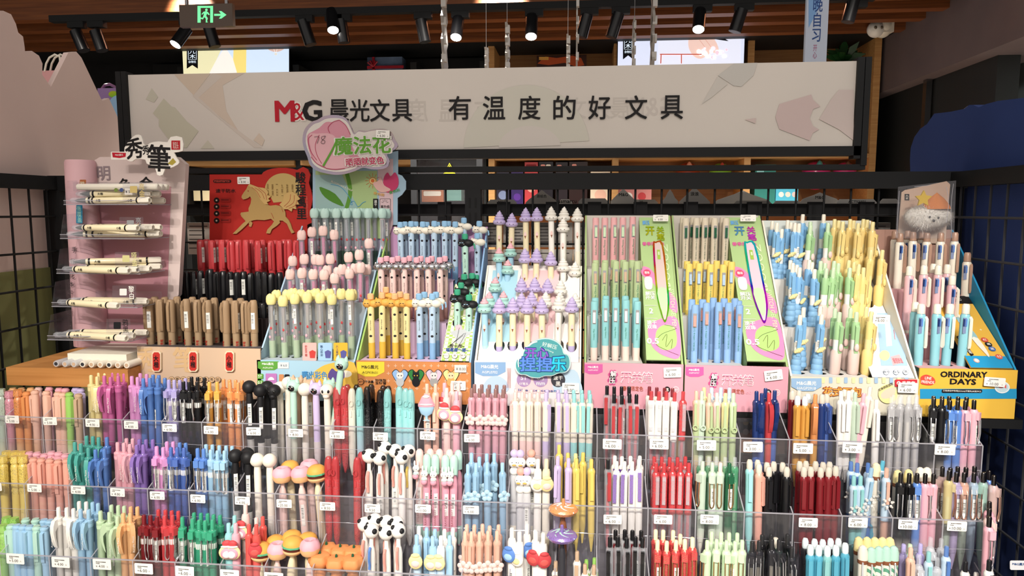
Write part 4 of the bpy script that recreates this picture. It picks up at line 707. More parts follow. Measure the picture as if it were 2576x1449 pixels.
e = root('hill_board', (XR + .02, 1.2, .8), 'dark blue scalloped hill board behind the mesh wing', 'display board')
part('hill', MB().prism(uv, Vector((XR + .02, 0, 0)), Vector((0, 1, 0)), Vector((0, 0, 1)), .025), M('r', '#33457c', '#2d3d70'), e)
uv2 = [(u + .06, v + .006) for u, v in uv[1:-2]] + [(uv[-2][0] + .06, .5), (.4, .5)]
part('white_edge', MB().prism(uv2, Vector((XR + .047, 0, 0)), Vector((0, 1, 0)), Vector((0, 0, 1)), .006), M('c', 'ivory'), e)
# mesh wings
zr1, zr0 = at(1288, 437, YG).z, at(1288, 477, YG).z
def wing(X, label, mat, y0=.25):
    e = root('mesh_side_panel', (X, 1.0, .6), label, 'mesh panel'); part('top_rail', MB().box(X - .012, X + .012, y0, YG, zr0 + .002, zr1 - .002), BLK, e)
    m = MB()
    y = YG - .03
    while y > y0: m.tube([(X, y, .55), (X, y, zr0 + .01)], .0023, 6); y -= .05
    part('vertical_wire', m, mat, e)['kind'] = 'stuff'
    m = MB(); z = zr0 - .055
    while z > .6: m.tube([(X + .004 * (1 if X < 0 else -1), y0, z), (X + .004 * (1 if X < 0 else -1), YG, z)], .0023, 6); z -= .05 * 1.28 if False else .075
    part('horizontal_wire', m, mat, e)['kind'] = 'stuff'
wing(XL, 'black wire mesh wing in front of the pale mountain board', BLK)
wing(XR, 'black wire mesh wing in front of the dark blue hill board', M('c', '#3a3b40'))
# main rack: rail, posts, mesh, sign frame
e = root('gondola_rack', (0, YG, 0), 'black steel display rack carrying the mesh and the long sign', 'display rack')
part('cross_rail', MB().box(XL - .01, XR + .03, YG - .012, YG + .012, zr0, zr1), BLK, e)
zb_ = at(1288, 420, YG).z
xa, xb = at(305, 300, YG).x, at(2178, 300, YG).x; ztop = at(330, 188, YG).z + .004
part('lower_bar', MB().box(xa, xb, YG - .01, YG + .014, zr1 + .004, at(1288, 434, YG).z + .012), BLK, e)
for px, w in ((140, .024), (455, 0), (1192, .016), (2395, .012)):
    if w: x = at(px, 560, YG).x; part('post', MB().box(x - w, x + w, YG - .014, YG + .014, 0, zr0 + .001), BLK, e)
xs = at(1192, 540, YG).x
for z in (1.515, 1.485, 1.455, 1.425):
    for s_ in (-1, 1): part('slot', MB().box(xs + s_ * .006 - .002, xs + s_ * .006 + .002, YG - .0146, YG - .014, z - .010, z + .010), M('c', '#000000'), e)
wx = [at(px, 560, YG).x for px in (1055, 1122, 1275, 1340, 1402, 1467, 1530, 1597, 1663, 1727, 1796, 1862, 1930, 2000, 2070, 2137, 2207, 2278, 2345, 985, 915, 845, 775, 700, 625, 545, 510)]
for x in wx: part('mesh_wire', MB().tube([(x, YG, .9), (x, YG, zr0 + .005)], .0022, 6), BLK, e)
for k in range(6): z = at(1288, 541, YG).z - .095 * k * .62; part('mesh_wire', MB().tube([(XL, YG - .004, z), (XR, YG - .004, z)], .0022, 6), BLK, e)
# the sign
sg = root('store_sign', ((xa + xb) / 2, YG, zr1), 'long translucent white sign with red and black lettering in a black frame', 'sign')
z0, z1 = at(1288, 368, YG).z, at(1288, 171, YG).z
part('sign_panel', MB().box(at(328, 300, YG).x, at(2150, 300, YG).x, YG - .004, YG + .004, z0 - .01, z1), M('r', '#d6cec6', '#dbd3cb'), sg)
for a_, b_ in ((305, 318), (319, 331), (2146, 2163), (2165, 2180)): part('frame_post', MB().box(at(a_, 300, YG).x, at(b_, 300, YG).x, YG - .012, YG + .014, zr1 + .012 if b_ != 2163 else z0 - .03, z1 + .006), BLK, sg)
part('frame_bar', MB().box(xa, at(2163, 300, YG).x, YG - .012, YG + .014, z0 - .024, z0 - .006), BLK, sg)
p = Panel((xa, YG - .004, z0), (1, 0, 0), (0, 0, 1), sg)
def soft(c): a_, b_ = [int(c[i:i + 2], 16) for i in (1, 3, 5)], (0xd8, 0xd0, 0xc8); return '#%02x%02x%02x' % tuple(int(x * .5 + y * .5) for x, y in zip(a_, b_))
def T2(n_, pts, c, **k): return p.poly(n_, pts, M('c', soft(c)), **k)
T2('orange_print', [(438, 187), (530, 185), (487, 239)], '#cbb095'); T2('orange_print', [(536, 185), (560, 192), (500, 245), (560, 300), (660, 372), (640, 372), (485, 242)], '#c9bbae', lift=.0004); T2('orange_print', [(533, 186), (615, 184), (560, 215), (570, 280), (600, 330), (485, 240)], '#cbb39c', lift=.0003)
T2('green_print', [(382, 222), (398, 244), (388, 258), (367, 250)], '#b9b8a0'); T2('green_print', [(412, 248), (432, 268), (440, 270), (470, 305), (500, 330), (470, 372), (440, 372), (400, 318), (400, 300), (385, 285)], '#b4b596'); T2('green_print', [(505, 374), (523, 353), (540, 374)], '#bcbaa2'); T2('orange_print', [(652, 335), (666, 352), (660, 368), (638, 353)], '#ccb49c')
p.disc('beige_print', 1325, 372, 158, M('c', '#cfcbbf'), a0=math.pi, a1=2 * math.pi); p.disc('beige_print', 1333, 372, 78, M('c', '#d3cbc4'), a0=math.pi, a1=2 * math.pi, ry=55)
T2('grey_print', [(1806, 190), (1846, 160), (1905, 158), (1895, 190), (1865, 218), (1845, 216)], '#b7b7b2'); T2('grey_print', [(1765, 262), (1806, 192), (1830, 212), (1790, 245)], '#c1bcb6')
T2('pink_print', [(1960, 262), (2040, 238), (2045, 252), (2063, 268), (2045, 275), (2036, 298), (2045, 318), (2060, 326), (2044, 335), (2036, 354), (1960, 325), (1950, 295)], '#c6a4a6'); T2('pink_print', [(2110, 226), (2147, 226), (2147, 354), (2110, 326), (2060, 300), (2090, 250)], '#cbb5b2'); T2('pink_print', [(1873, 301), (1902, 297), (1900, 311)], '#c8acaa')
RED, INK = M('c', '#b8142a'), M('c', '#141012')
p.text('M', 717, 280, 53, RED, w=50, bold=.045); p.text('G', 786, 279, 54, INK, w=50, bold=.05); p.text('&', 750, 281, 50, M('c', '#e8e0d8'), w=40, bold=.06, lift=.0012); p.text('&', 750, 281, 44, RED, w=32, bold=.01, lift=.0014)
for ch, x in zip('晨光文具', (853, 905, 956, 1012)): p.text(ch, x, 278, 56, INK, w=50, bold=.018)
for ch, x in zip('有温度的好文具', (1157, 1243, 1332, 1420, 1508, 1600, 1690)): p.text(ch, x, 272 - (x - 1157) * .003, 60, INK, w=56, bold=.018)
for ch, x in zip('度温有', (1050, 1130, 1220)): p.text(ch, x, 277, 58, M('c', '#c9c1b9'), w=52, mirror=True, name='show_through_lettering', lift=.0002)
for ch, x in zip('具文光晨', (1385, 1450, 1510, 1560)): p.text(ch, x, 272, 54, M('c', '#cac2ba'), w=50, mirror=True, name='show_through_lettering', lift=.0002)
p.text('G&M', 1640, 268, 48, M('c', '#cbc2bb'), w=110, mirror=True, name='show_through_lettering', lift=.0002)
# other side of the mesh: hook bar, header cards and hanging stationery packs
YB = YG + .06
e = root('hook_rail', (0, YB, at(1288, 541, YB).z), 'black hook rail behind the mesh with square brackets', 'rail')
part('rail', MB().box(XL + .02, XR, YB, YB + .02, at(1288, 542, YB).z, at(1288, 513, YB).z), M('c', '#0c0c0e'), e)
for px in (1120, 1268, 1390, 1495, 1610, 1736, 1895, 2047, 2175): x = at(px, 540, YB).x; part('bracket', MB().box(x - .014, x + .014, YB - .012, YB, at(px, 555, YB).z, at(px, 508, YB).z), M('c', '#1a1a1d'), e)
hc = [(1226, 1300, 502, 'light card with a blank header', 'M&G'), (1322, 1404, 502, 'grey round-topped header card', '原纸色'), (1404, 1440, 501, 'light low header card by the round-topped card', 'masmarcu'), (1455, 1530, 499, 'silver bag top with a folded edge', ''), (1536, 1600, 498, 'white header card with a curved top', 'M&G'), (1570, 1655, 502, 'dark grey header card with a number', '20'), (1665, 1706, 498, 'plain rounded grey header card', ''),
      (1708, 1786, 500, 'white mountain-topped header card', '浪浪'), (1796, 1940, 503, 'white swooping header card', ''), (1845, 1942, 505, 'dark grey slim header card', '无线订'), (1944, 2016, 505, 'plain grey header card', ''), (2012, 2112, 500, 'white header card with a grey logo tab', 'M&G'), (2104, 2205, 501, 'grey header card with black tab', 'ACT52301'), (2212, 2262, 500, 'white corner header card', '')]
for k, (x0, x1, yt, lb, tx) in enumerate(hc):
    Y = YB + .03 + .012 * (k % 3); a, b = at(x0, yt, Y), at(x1, 520, Y); r_ = root('header_card', ((a.x + b.x) / 2, Y, b.z), lb + ' behind the mesh', 'header card'); q = XZ(Y, r_, a.x, b.z)
    colr = ['#f2efe8', '#c9c5be', '#ece9e3', '#d6d3ce'][k % 4]; dy = {1: 24, 4: 24, 6: 22, 7: 30, 8: 24, 11: 16}.get(k, 0)
    q.poly('card', [(x0, 540), (x0, yt + 8), (x0 + 8, yt), (x0 + (x1 - x0) * .35, yt - dy * .6), (x0 + (x1 - x0) * .5, yt - dy), (x0 + (x1 - x0) * .65, yt - dy * .6), (x1 - 8, yt), (x1, yt + 8), (x1, 540)], M('c', colr), .001)
    if tx: q.text(tx, (x0 + x1) / 2, yt + 6.5 - dy * .62, 7 if dy < 10 else (8 if len(tx) > 2 else 10), M('c', '#1c1a1a'), bold=.02, lift=.0016)
PKC = [('#c9c4bc', 'grey'), ('#bdb7ae', 'beige'), ('#8f8b86', 'dark grey'), ('#d6d1c8', 'pale')]
k = 0
for x0, x1 in ((1030, 1100), (1104, 1170), (1208, 1262), (1266, 1330), (1336, 1400), (1404, 1440), (1442, 1478), (1980, 2060), (2064, 2150), (2156, 2236), (470, 530)):
    for yt, yb in ((560, 622), (628, 748)) if 1200 < x0 < 1470 else ((560, 640),):
        Y = YB + .05 + .01 * (k % 2); a, b = at(x0, yt, Y), at(x1, yb, Y); cl_, cn = PKC[k % 4]
        r_ = root('stationery_pack', ((a.x + b.x) / 2, Y, a.z), f"{cn} refill pack with black print hanging behind the mesh, {ORD[k]} of the hanging packs", 'stationery pack', 'packs hanging behind the mesh')
        part('pack_back', MB().box(a.x, b.x, Y, Y + .012, b.z, a.z), M('c', cl_), r_); q = XZ(Y, r_, a.x, b.z)
        for t in range(6): yy = yt + 8 + (yb - yt - 14) * t / 6; q.rrect('printed_line', x0 + 6, yy, x1 - 8 - (t * 7) % 17, yy + 2.2, M('c', '#4a4644'), lift=.0004)
        k += 1
dr = struct('door_1', MB().box(at(1035, 400, 3.3).x, at(1050, 400, 3.3).x, 3.28, 3.32, 0, at(1120, 402, 3.3).z).box(at(1200, 400, 3.3).x, at(1215, 400, 3.3).x, 3.28, 3.32, 0, at(1120, 402, 3.3).z).box(at(1035, 400, 3.3).x, at(1215, 400, 3.3).x, 3.28, 3.32, at(1120, 402, 3.3).z, at(1120, 397, 3.3).z), M('c', '#2c2d30'))
part('glass_pane', MB().box(at(1050, 400, 3.3).x, at(1200, 400, 3.3).x, 3.297, 3.303, .02, at(1120, 402, 3.3).z), ACR, dr)
e = root('storage_cabinet', (-1.9, 2.1, 0), 'tall dark cabinet behind the mountain board carrying the pink tote', 'cabinet'); part('body', MB().box(-2.3, at(296, 300, 2.28).x, 1.86, 2.46, 0, 1.62), M('c', '#1c1b1c'), e); part('end_unit', MB().box(at(296, 300, 2.28).x + .001, -1.36, 1.86, 1.99, 0, 1.62), M('c', '#1c1b1c'), e)
# yellow warning triangle, tote bag and round rug things at the side
Y = 3.276; e = root('warning_sign', (at(1131, 433, Y).x, Y, at(1131, 433, Y).z), 'yellow triangular electricity warning sign', 'sign'); q = XZ(Y, e, 0, 1.8)
q.poly('triangle', [(1131, 410), (1147, 440), (1115, 440)], M('c', '#d9cf2a'), .003); q.line('border', [(1131, 414), (1144, 437), (1118, 437), (1131, 414)], 1.6, M('c', 'black'), lift=.0036); q.poly('lightning_bolt', [(1133, 421), (1127, 429), (1131, 429), (1128, 436), (1136, 427), (1132, 427)], M('c', 'scarlet'), lift=.004)
Y = 1.9; e = root('paper_tote', (at(128, 200, Y).x, Y, 1.621), 'pink tote bag with pale handles behind the mountain board', 'bag'); a, b = at(96, 178, Y), at(150, 240, Y)
part('bag', MB().box(a.x, b.x, Y, Y + .06, 1.621, a.z), M('c', '#d9a0a0'), e)
for dx in (0, 14): part('handle', MB().tube([tuple(at(x_, y_, Y + dx * .002)) for x_, y_ in ((112 + dx, 180), (116 + dx, 160), (124 + dx, 145), (138 + dx, 137), (150 + dx, 142), (152 + dx, 160), (144 + dx, 180))], .0028, 5), M('c', 'ivory'), e)
Y = 2.3; e = root('cartoon_backpack', (at(275, 240, Y).x, Y, 1.621), 'lilac shiny backpack beside the sign frame post', 'backpack'); a, b = at(245, 222, Y), at(312, 330, Y)
part('body', MB().box(a.x, b.x, Y, Y + .12, 1.621, a.z), M('r', '#8a6a9c', '#a98cb8'), e); q = XZ(Y, e, 0, 1.8); q.disc('badge', 285, 237, 12, M('h', '#3fae9a'), ry=8); q.disc('pocket', 292, 272, 34, M('p', '#a86a94'), ry=24, lift=.0002); q.disc('pocket_window', 296, 280, 26, M('p', '#8fb6d8'), ry=40, lift=.0012); part('handle', MB().tube([tuple(at(x_, y_, Y + .02)) for x_, y_ in ((256, 224), (264, 214), (276, 212), (288, 218), (292, 226))], .005, 6), M('p', '#7a4a70'), e)
# shelf that carries the display boxes, and its dark front
zsh = at(1288, 1004, 1.19).z - .012
e = root('display_shelf', (0, 1.3, zsh), 'black steel shelf under the cardboard pen displays', 'shelf'); part('shelf_plate', MB().box(at(345, 950, 1.19).x + .02, XR - .01, 1.185, YG - .02, zsh - .015, zsh), BLK, e)
for x in (-.5, .1, .6): part('bracket', MB().box(x - .004, x + .004, 1.2, YG - .015, zsh - .07, zsh - .015), BLK, e)
e = root('wooden_shelf', (XL + .2, 1.25, at(60, 925, 1.15).z), 'light oak shelf board under the tiered brush pen rack', 'shelf'); zw = at(60, 925, 1.15).z
part('board', MB().box(at(15, 930, 1.15).x, at(345, 950, 1.19).x + .01, 1.15, YG - .03, zw - .032, zw), M('w', '#b0763e', '#c98e52'), e)
e = root('lower_shelf', (0, 1.2, .62), 'black steel shelf below the clear pen trays', 'shelf'); part('shelf_plate', MB().box(XL + .03, XR - .02, .80, YG - .02, .60, .62), BLK, e)
e = root('back_board', (0, 1.4, .8), 'added dark panel filling the dark gap behind the clear pen trays', 'board'); part('panel', MB().box(XL + .03, XR - .02, YG - .03, YG - .02, .62, zsh - .075), M('c', '#1c1a1a'), e)  # dark panel added where only a dark gap shows behind the trays
for k, (x0, x1, y0, y1, c_, w_) in enumerate(((1560, 1625, 1000, 1060, '#cfa890', 'beige'), (1652, 1740, 1005, 1090, '#d9b36a', 'golden'), (1860, 1918, 1000, 1030, '#a8c4b0', 'sage'), (1864, 1920, 1040, 1080, '#c9906a', 'terracotta'), (1395, 1440, 985, 1060, '#2a2a3a', 'dark'), (480, 560, 1000, 1040, '#c9b8a0', 'tan'))):
    Y = 1.26; a, b = at(x0, y0 + 10, Y), at(x1, y1 + 60, Y); r_ = root('sticker_pack', ((a.x + b.x) / 2, Y, a.z), w_ + ' sticker pack hanging below the display shelf behind the pens', 'sticker pack'); part('sheet', MB().box(a.x, b.x, Y, Y + .006, b.z, a.z), M('c', c_), r_); q = XZ(Y, r_, a.x, b.z)
    for t in range(6): q.disc('printed_sticker', x0 + 12 + (t % 3) * (x1 - x0 - 22) / 2, y0 + 22 + (t // 3) * 24, 8, M('c', ['ivory', 'rose', 'sage', 'butter', 'sky', 'brown'][(t + k) % 6]), n=10)
# ------------------------------------------------------------------ helpers for the cardboard displays
from mathutils.geometry import tessellate_polygon
def holed(O, U, V, outer, holes, t):
    loops = [[Vector((u, v, 0)) for u, v in outer]] + [[Vector((u, v, 0)) for u, v in h] for h in holes]
    flat = [p for l in loops for p in l]; tri = tessellate_polygon(loops); N = U.cross(V).normalized(); n = len(flat)
    a = [O + U * p.x + V * p.y for p in flat]; b = [p + N * t for p in a]; fs = []
    for T in tri:
        p0, p1, p2 = (flat[i] for i in T)
        if (p1.x - p0.x) * (p2.y - p0.y) - (p2.x - p0.x) * (p1.y - p0.y) < 0: T = T[::-1]
        fs += [tuple(n + i for i in T), tuple(T[::-1])]
    k = 0
    for l in loops:
        m = len(l); fs += [(k + i, k + (i + 1) % m, n + k + (i + 1) % m, n + k + i) for i in range(m)]; k += m
    return MB().add(a + b, fs)
UX, UY, UZ = Vector((1, 0, 0)), Vector((0, 1, 0)), Vector((0, 0, 1))
def ring8(x, y, r, ry=None, n=10): return [(x + r * math.cos(2 * math.pi * i / n), y + (ry or r) * math.sin(2 * math.pi * i / n)) for i in range(n)]
def line_of(parts, L, words, name, where, pts, Y, cat='pen', group=None, jit=.012, rz=(0,), tilt=0.0, mini=None, lo_rx=0.0):
    """a line of pens, given where each top shows, standing in the plane Y; returns their (x, y) feet"""
    feet = []
    for i, (px, py) in enumerate(sorted(pts)):
        y = Y + .0015 * ((i * 7) % 3); t = at(px, py, y)
        r = place(name, parts, t, L, f"{words}, {ORD[i]} counting rightwards, {where}", cat, group or where + ' pens', lo_rx, random.uniform(-jit, jit) + tilt, random.choice(rz) + random.uniform(-.15, .15))
        feet.append((t.x, y, t.z - L))
    return feet
FR, BK, ZB = 1.19, 1.415, zsh + .001
def display(name, words, x0, x1, ytop, back_y, cols, treads, feet_rows, inner_x1=None, back=True, left=True, right=True, sidetop=None, bkY=BK):
    """cols: skirt, wall, inside, tread.  treads: [(front Y, pixel row of its front edge)]"""
    a, b = at(x0, ytop, FR), at(x1, ytop, FR); zt = (a.z + b.z) / 2; e = root(name, ((a.x + b.x) / 2, FR, ZB), words, 'pen display')
    sk = part('front_panel', MB().box(a.x, b.x, FR - .003, FR, ZB, zt), cols[0], e)
    zb = at((x0 + x1) / 2, back_y, bkY).z; st = sidetop or zb
    for s_, x in ((left, a.x), (right, b.x - .003)):
        if s_: part('side_panel', MB().add([(x, FR, ZB), (x, bkY, ZB), (x, bkY, st), (x, FR, zt), (x + .003, FR, ZB), (x + .003, bkY, ZB), (x + .003, bkY, st), (x + .003, FR, zt)], [(3, 2, 1, 0), (4, 5, 6, 7), (0, 1, 5, 4), (1, 2, 6, 5), (2, 3, 7, 6), (3, 0, 4, 7)]), cols[1], e)
    if back: part('back_panel', MB().box(a.x, b.x, bkY, bkY + .003, ZB, zb), cols[2], e)
    part('bottom_panel', MB().box(a.x, b.x, FR, bkY, ZB, ZB + .002), cols[2], e)
    xa, xb = a.x + .004, (inner_x1 or b.x) - .004; zs_ = []
    for i, (Yf, py) in enumerate(treads):
        z = min(at((x0 + x1) / 2, py, Yf).z, 9); zs_.append(z); Yn = treads[i + 1][0] if i + 1 < len(treads) else bkY - .001
        HR = .0114 if 'bread' in name else .0098; hs = [ring8(fx, fy, HR) for fx, fy, fz in feet_rows[i] if xa + .01 < fx < xb - .01]
        hs2 = []
        for h in sorted(hs, key=lambda h: h[0][0]):
            c = ((h[0][0] + h[5][0]) / 2, (h[0][1] + h[5][1]) / 2)
            if all((c[0] - d[0]) ** 2 + (c[1] - d[1]) ** 2 > (2.05 * HR) ** 2 for d in hs2): hs2.append(c)
        part('tread', holed(Vector((0, 0, z)), UX, UY, [(xa, Yf), (xb, Yf), (xb, Yn), (xa, Yn)], [ring8(c[0], c[1], HR) for c in hs2], -.001), cols[3], e)
        if i: part('riser', MB().box(xa, xb, Yf - .001, Yf, zs_[i - 1], z), cols[3], e)
        if feet_rows[i]:
            zf = min(f[2] for f in feet_rows[i]); part('inner_floor', MB().box(xa, xb, Yf + .003, Yn - .003, max(zf - .003, ZB + .002), max(zf - .002, ZB + .003)), cols[2], e)
    return e, Panel((a.x, FR - .003, ZB), UX, UZ, e), a, b
def tagcard(panel_or_Y, x, y, price, where, w=46, h=32, rot=0, Y=None, header=True):
    """shelf price label"""
    Y = Y or panel_or_Y; c = at(x + w / 2, y + h / 2, Y); s = Y / F * .93; W_, H_ = w * s, h * s
    lb = f"white {price} price label {where}"
    r = root('price_label', (c.x, Y, c.z), lb, 'price label', 'white shelf price labels'); r.rotation_euler = (0, rot, 0)
    k = 'plabel%d' % w
    if k not in _mc: _mc[k] = MB().prism([(-W_ / 2 + .001, -H_ / 2), (W_ / 2 - .001, -H_ / 2), (W_ / 2, -H_ / 2 + .001), (W_ / 2, H_ / 2 - .001), (W_ / 2 - .001, H_ / 2), (-W_ / 2 + .001, H_ / 2), (-W_ / 2, H_ / 2 - .001), (-W_ / 2, -H_ / 2 + .001)], Vector((0, 0, 0)), UX, UZ, .0006).mesh('card')
    obj('card', _mc[k], M('c', 'white'), r)
    def tx(s_, u, v, hh, bold, key):
        kk = ('pl', s_, w)
        if kk not in _mc:
            vs, fs, (gw, gh) = glyphs(s_, bold); q = hh * H_ / gh; _mc[kk] = MB().add([(x_ * q, -.0008 - w_, y_ * q) for x_, y_, w_ in vs], fs).mesh('lettering')
        o = obj('lettering', _mc[kk], M('c', '#202022'), r); o.location = (u * W_, 0, v * H_)
    tx(price, -.02, -.22, .30, 0, 0); tx('元', .36, -.26, .13, 0, 1)
    tx('售', -.36, -.24, .15, .01, 2)
    if header: tx('晨光按动中性笔超值装', -.06, .28, .095, .03, 3); tx('中性笔黑', -.27, .10, .09, .03, 4)
    return r
def logo(p, x, y, h, col=None, code=None, cy=14):
    col = col or M('c', 'white'); p.text('M&G晨光', x, y, h, col, bold=.03)
    if code: p.text(code, x, y + cy, h * .62, col, bold=.01)
# ================================================================== brush pen rack (tiers of clear trays)
zw0 = zw + .001
e = root('tiered_pen_rack', (at(260, 880, 1.25).x, 1.28, zw0), 'pale pink five-tier rack of white brush pens on the oak shelf', 'pen rack')
PINKB, PALE = M('c', '#caa0a6'), M('c', '#d9c6c2'); YR = 1.285
bp = Panel((at(240, 880, YR).x, YR, zw0), UX, UZ, e)
bp.poly('back_board', [(236, 905), (236, 412), (262, 396), (455, 396), (476, 414), (458, 740), (422, 790), (420, 905)], PALE, .012, lift=0)
bp.poly('pink_print', [(238, 470), (440, 470), (430, 760), (416, 790), (412, 905), (236, 905)], M('c', '#c08a94'), lift=.0125)
xc = at(198, 600, 1.25)
part('side_column', MB().lathe([(.030, zw0 + .02), (.029, 1.35), (.026, at(198, 408, 1.25).z), (.024, at(198, 402, 1.25).z)], 20, xc.x + .004, 1.262), M('c', '#d4aab0'), e)
part('plinth', MB().box(at(160, 900, 1.16).x, at(345, 900, 1.2).x, 1.17, 1.30, zw0, zw0 + .022), M('c', 'ivory'), e)
cp = XZ(1.231, e, 0, 1.3)
for ch, y, c_ in (('手', 628, '#2b2526'), ('帐', 657, '#2b2526'), ('花', 694, '#2b2526'), ('体', 715, '#2b2526'), ('字', 736, '#2b2526'), ('题', 783, '#2b2526')): cp.text(ch, 190 - (y - 600) * .1, y, 14, M('c', c_), w=13, lift=.0005)
cp.rrect('blue_stamp', 192, 516, 208, 562, M('c', '#2f7fa0'), 2, lift=.0004); cp.text('强覆盖', 200, 539, 40, M('c', '#9ad0c8'), w=11, vertical=True, lift=.0009); cp.rrect('brown_stamp', 201, 452, 217, 474, M('c', '#a8623a'), 2, lift=.0004); cp.text('珠', 209, 463, 13, M('c', 'cream'), lift=.0009)
bp.text('明', 272, 437, 36, M('c', '#8f7f84'), w=32, bold=.03, lift=.0128); bp.text('显', 272, 480, 30, M('c', '#4a4046'), w=28, bold=.03, lift=.0128); bp.text('色', 325, 466, 34, INK, w=30, bold=.03, lift=.0128); bp.text('合', 378, 462, 34, INK, w=34, bold=.03, lift=.0128)
hd = Panel((at(330, 420, 1.235).x, 1.235, 1.5), UX, UZ, e)
hd.poly('header_cutout', [(318, 392), (316, 372), (330, 352), (344, 340), (358, 342), (364, 362), (372, 368), (380, 360), (402, 356), (424, 358), (432, 345), (460, 346), (462, 380), (440, 384), (452, 404), (450, 414), (428, 424), (418, 424), (412, 440), (398, 440), (392, 420), (372, 412), (368, 402), (345, 400), (336, 406), (324, 404)], M('c', '#eae4dc'), .003, smooth=2)
hd.rrect('logo_tab', 282, 382, 322, 402, M('c', '#eae4dc'), 2, .003); hd.poly('logo_red', [(285, 384), (320, 385), (319, 395), (304, 398), (287, 396)], M('c', '#b8142a'), lift=.0036); hd.text('M&G晨光', 303, 390, 5, M('c', 'white'), lift=.004)
hd.text('秀', 340, 374, 52, INK, w=46, bold=.035, rot=.1, lift=.0036); hd.text('秀', 370, 378, 24, INK, w=18, bold=.03, lift=.0036); hd.text('筆', 403, 398, 68, INK, w=58, bold=.035, rot=-.05, lift=.0036); hd.rrect('red_seal', 434, 354, 456, 377, M('c', '#b01c28'), 1, lift=.0036); hd.text('软双头', 445, 366, 18, M('c', '#e8c8c0'), w=14, lift=.004); hd.poly('gold_nib', [(425, 412), (438, 398), (446, 408), (436, 416)], M('c', '#a8963c'), lift=.0036)
def dual_brush():
    def pb(n_, k, f, m): return P_(n_, 'db' + k, f, m)
    return [pb('barrel', '1', lambda b: b.lathe([(.0052, .026), (.0058, .028), (.0060, .128), (.0052, .130)], 12), M('p', 'cream')), pb('clear_cap', '2', lambda b: b.lathe([(.003, 0), (.0052, .004), (.006, .03), (.0058, .031)], 12), M('x', 'clear')), pb('brush_tip', '3', lambda b: b.lathe([(.0006, .006), (.0026, .012), (.004, .019), (.0044, .027)], 10), M('p', 'black')),
            pb('band', '4', lambda b: b.lathe([(.0062, .030), (.0062, .033)], 12), M('p', 'black')), pb('end_cap', '5', lambda b: b.lathe([(.0062, .128), (.0062, .146), (.005, .149), (.0035, .149), (.003, .145), (0, .145)], 6), M('p', 'ivory')), pb('band', '6', lambda b: b.lathe([(.0063, .124), (.0063, .127)], 12), M('p', 'black')),
            vtext('大楷', .006, .045, .0048, M('c', '#161616'), .02), vtext('小楷', .006, .112, .0048, M('c', '#161616'), .02), P_('barcode_label', 'db7', lambda b: b.box(.0012, .0030, -.0056, -.0048, .06, .085), ST)]
DB = dual_brush()
tiers = [(160, 371, 508, 1.200, 'gold', 8, '亮金', '#b9a468'), (151, 363, 594, 1.191, 'silver', 8, '亮银', '#8d8e90'), (142, 352, 682, 1.182, 'matt gold', 5, '哑金', '#cdc78c'), (130, 345, 766, 1.173, 'white', 3, '黎白', '#e8e6e0'), (119, 330, 850, 1.164, 'black', 3, '鸦黑', '#16161a')]
tn = ['top', 'second', 'third', 'fourth', 'bottom']
for t, (xl, xr, yb, Y, cn, n, tx, sw) in enumerate(tiers):
    a, b = at(xl, yb, Y), at(xr, yb, Y); z = (a.z + b.z) / 2 - .004; D = .075
    tr = part('clear_tray', MB().box(a.x, b.x, Y, Y + D, z - .0015, z).box(a.x, b.x, Y, Y + .0015, z, z + .007).box(a.x, b.x, Y + D - .0015, Y + D, z, z + .02), ACR, e)
    part('tray_edge', MB().box(a.x, b.x, Y - .0004, Y, z + .006, z + .0072).box(b.x, b.x + .0006, Y, Y + D, z - .001, z).box(a.x - .0006, a.x, Y, Y + D, z - .001, z).box(a.x, b.x, Y - .0004, Y, z - .0012, z), EDGE, tr)
    part('tray_end', MB().prism([(0, 0), (D, 0), (D * .9, .045), (.012, .042)], Vector((a.x, Y, z)), UY, UZ, .0012), ACR, tr)
    q = XZ(Y - .0005, tr, a.x, z); q.parent = tr
    q.rrect('label_tab', xr - 62, yb - 48, xr - 2, yb - 4, ACR, 3, .0008, lift=0); q.rrect('colour_chip', xr - 38 - 5, yb - 40, xr - 25, yb - 23, M('c', sw), 2, lift=.0012); q.text(tx, xr - 13, yb - 30, 34, M('c', sw if sw != '#e8e6e0' else 'white'), w=14, vertical=True, lift=.0014)
    for k in range(n):
        row, dp = k // 4, k % 4; y = Y + .0095 + dp * .0135 + (.006 if row else 0); zz = z + .0068 + row * .0118
        x0 = a.x + .006 + (.004 * ((k * 5) % 3)); lbl = f"white dual-tip brush pen, {ORD[k]} from the front on the {tn[t]} clear tray"
        r = root('brush_pen', (x0, y, zz), lbl, 'brush pen', f'brush pens on the {tn[t]} clear tray'); r.rotation_euler = (random.uniform(-.5, .3), math.pi / 2, 0); build(DB, r)
c = at(283, 470, 1.2); r = root('brush_pen_pack', (c.x, 1.218, tiers[0][2] * 0 + at(250, 504, 1.2).z + .016), 'clear packet of brush pens with 5.00 sticker on top tray', 'pen pack'); zz = r.location.z
a, b = at(198, 490, 1.218), at(430, 490, 1.218)
part('film_bag', MB().box(a.x, b.x, 1.205, 1.262, zz, zz + .016), FILM, r)
for k in range(3): part('packed_pen', MB().add(*(lambda m: (m.v, m.f))(MB().lathe([(.0052, 0), (.0058, .004), (.0058, .15), (.004, .152)], 10)), ) if False else (lambda m: (setattr(m, 'v', [(a.x + .004 + v[2], 1.212 + k * .015 + v[0], zz + .008 + v[1]) for v in m.v]), m)[1])(MB().lathe([(.0052, 0), (.0058, .004), (.0058, .15), (.004, .152)], 10)), M('p', 'ivory'), r)
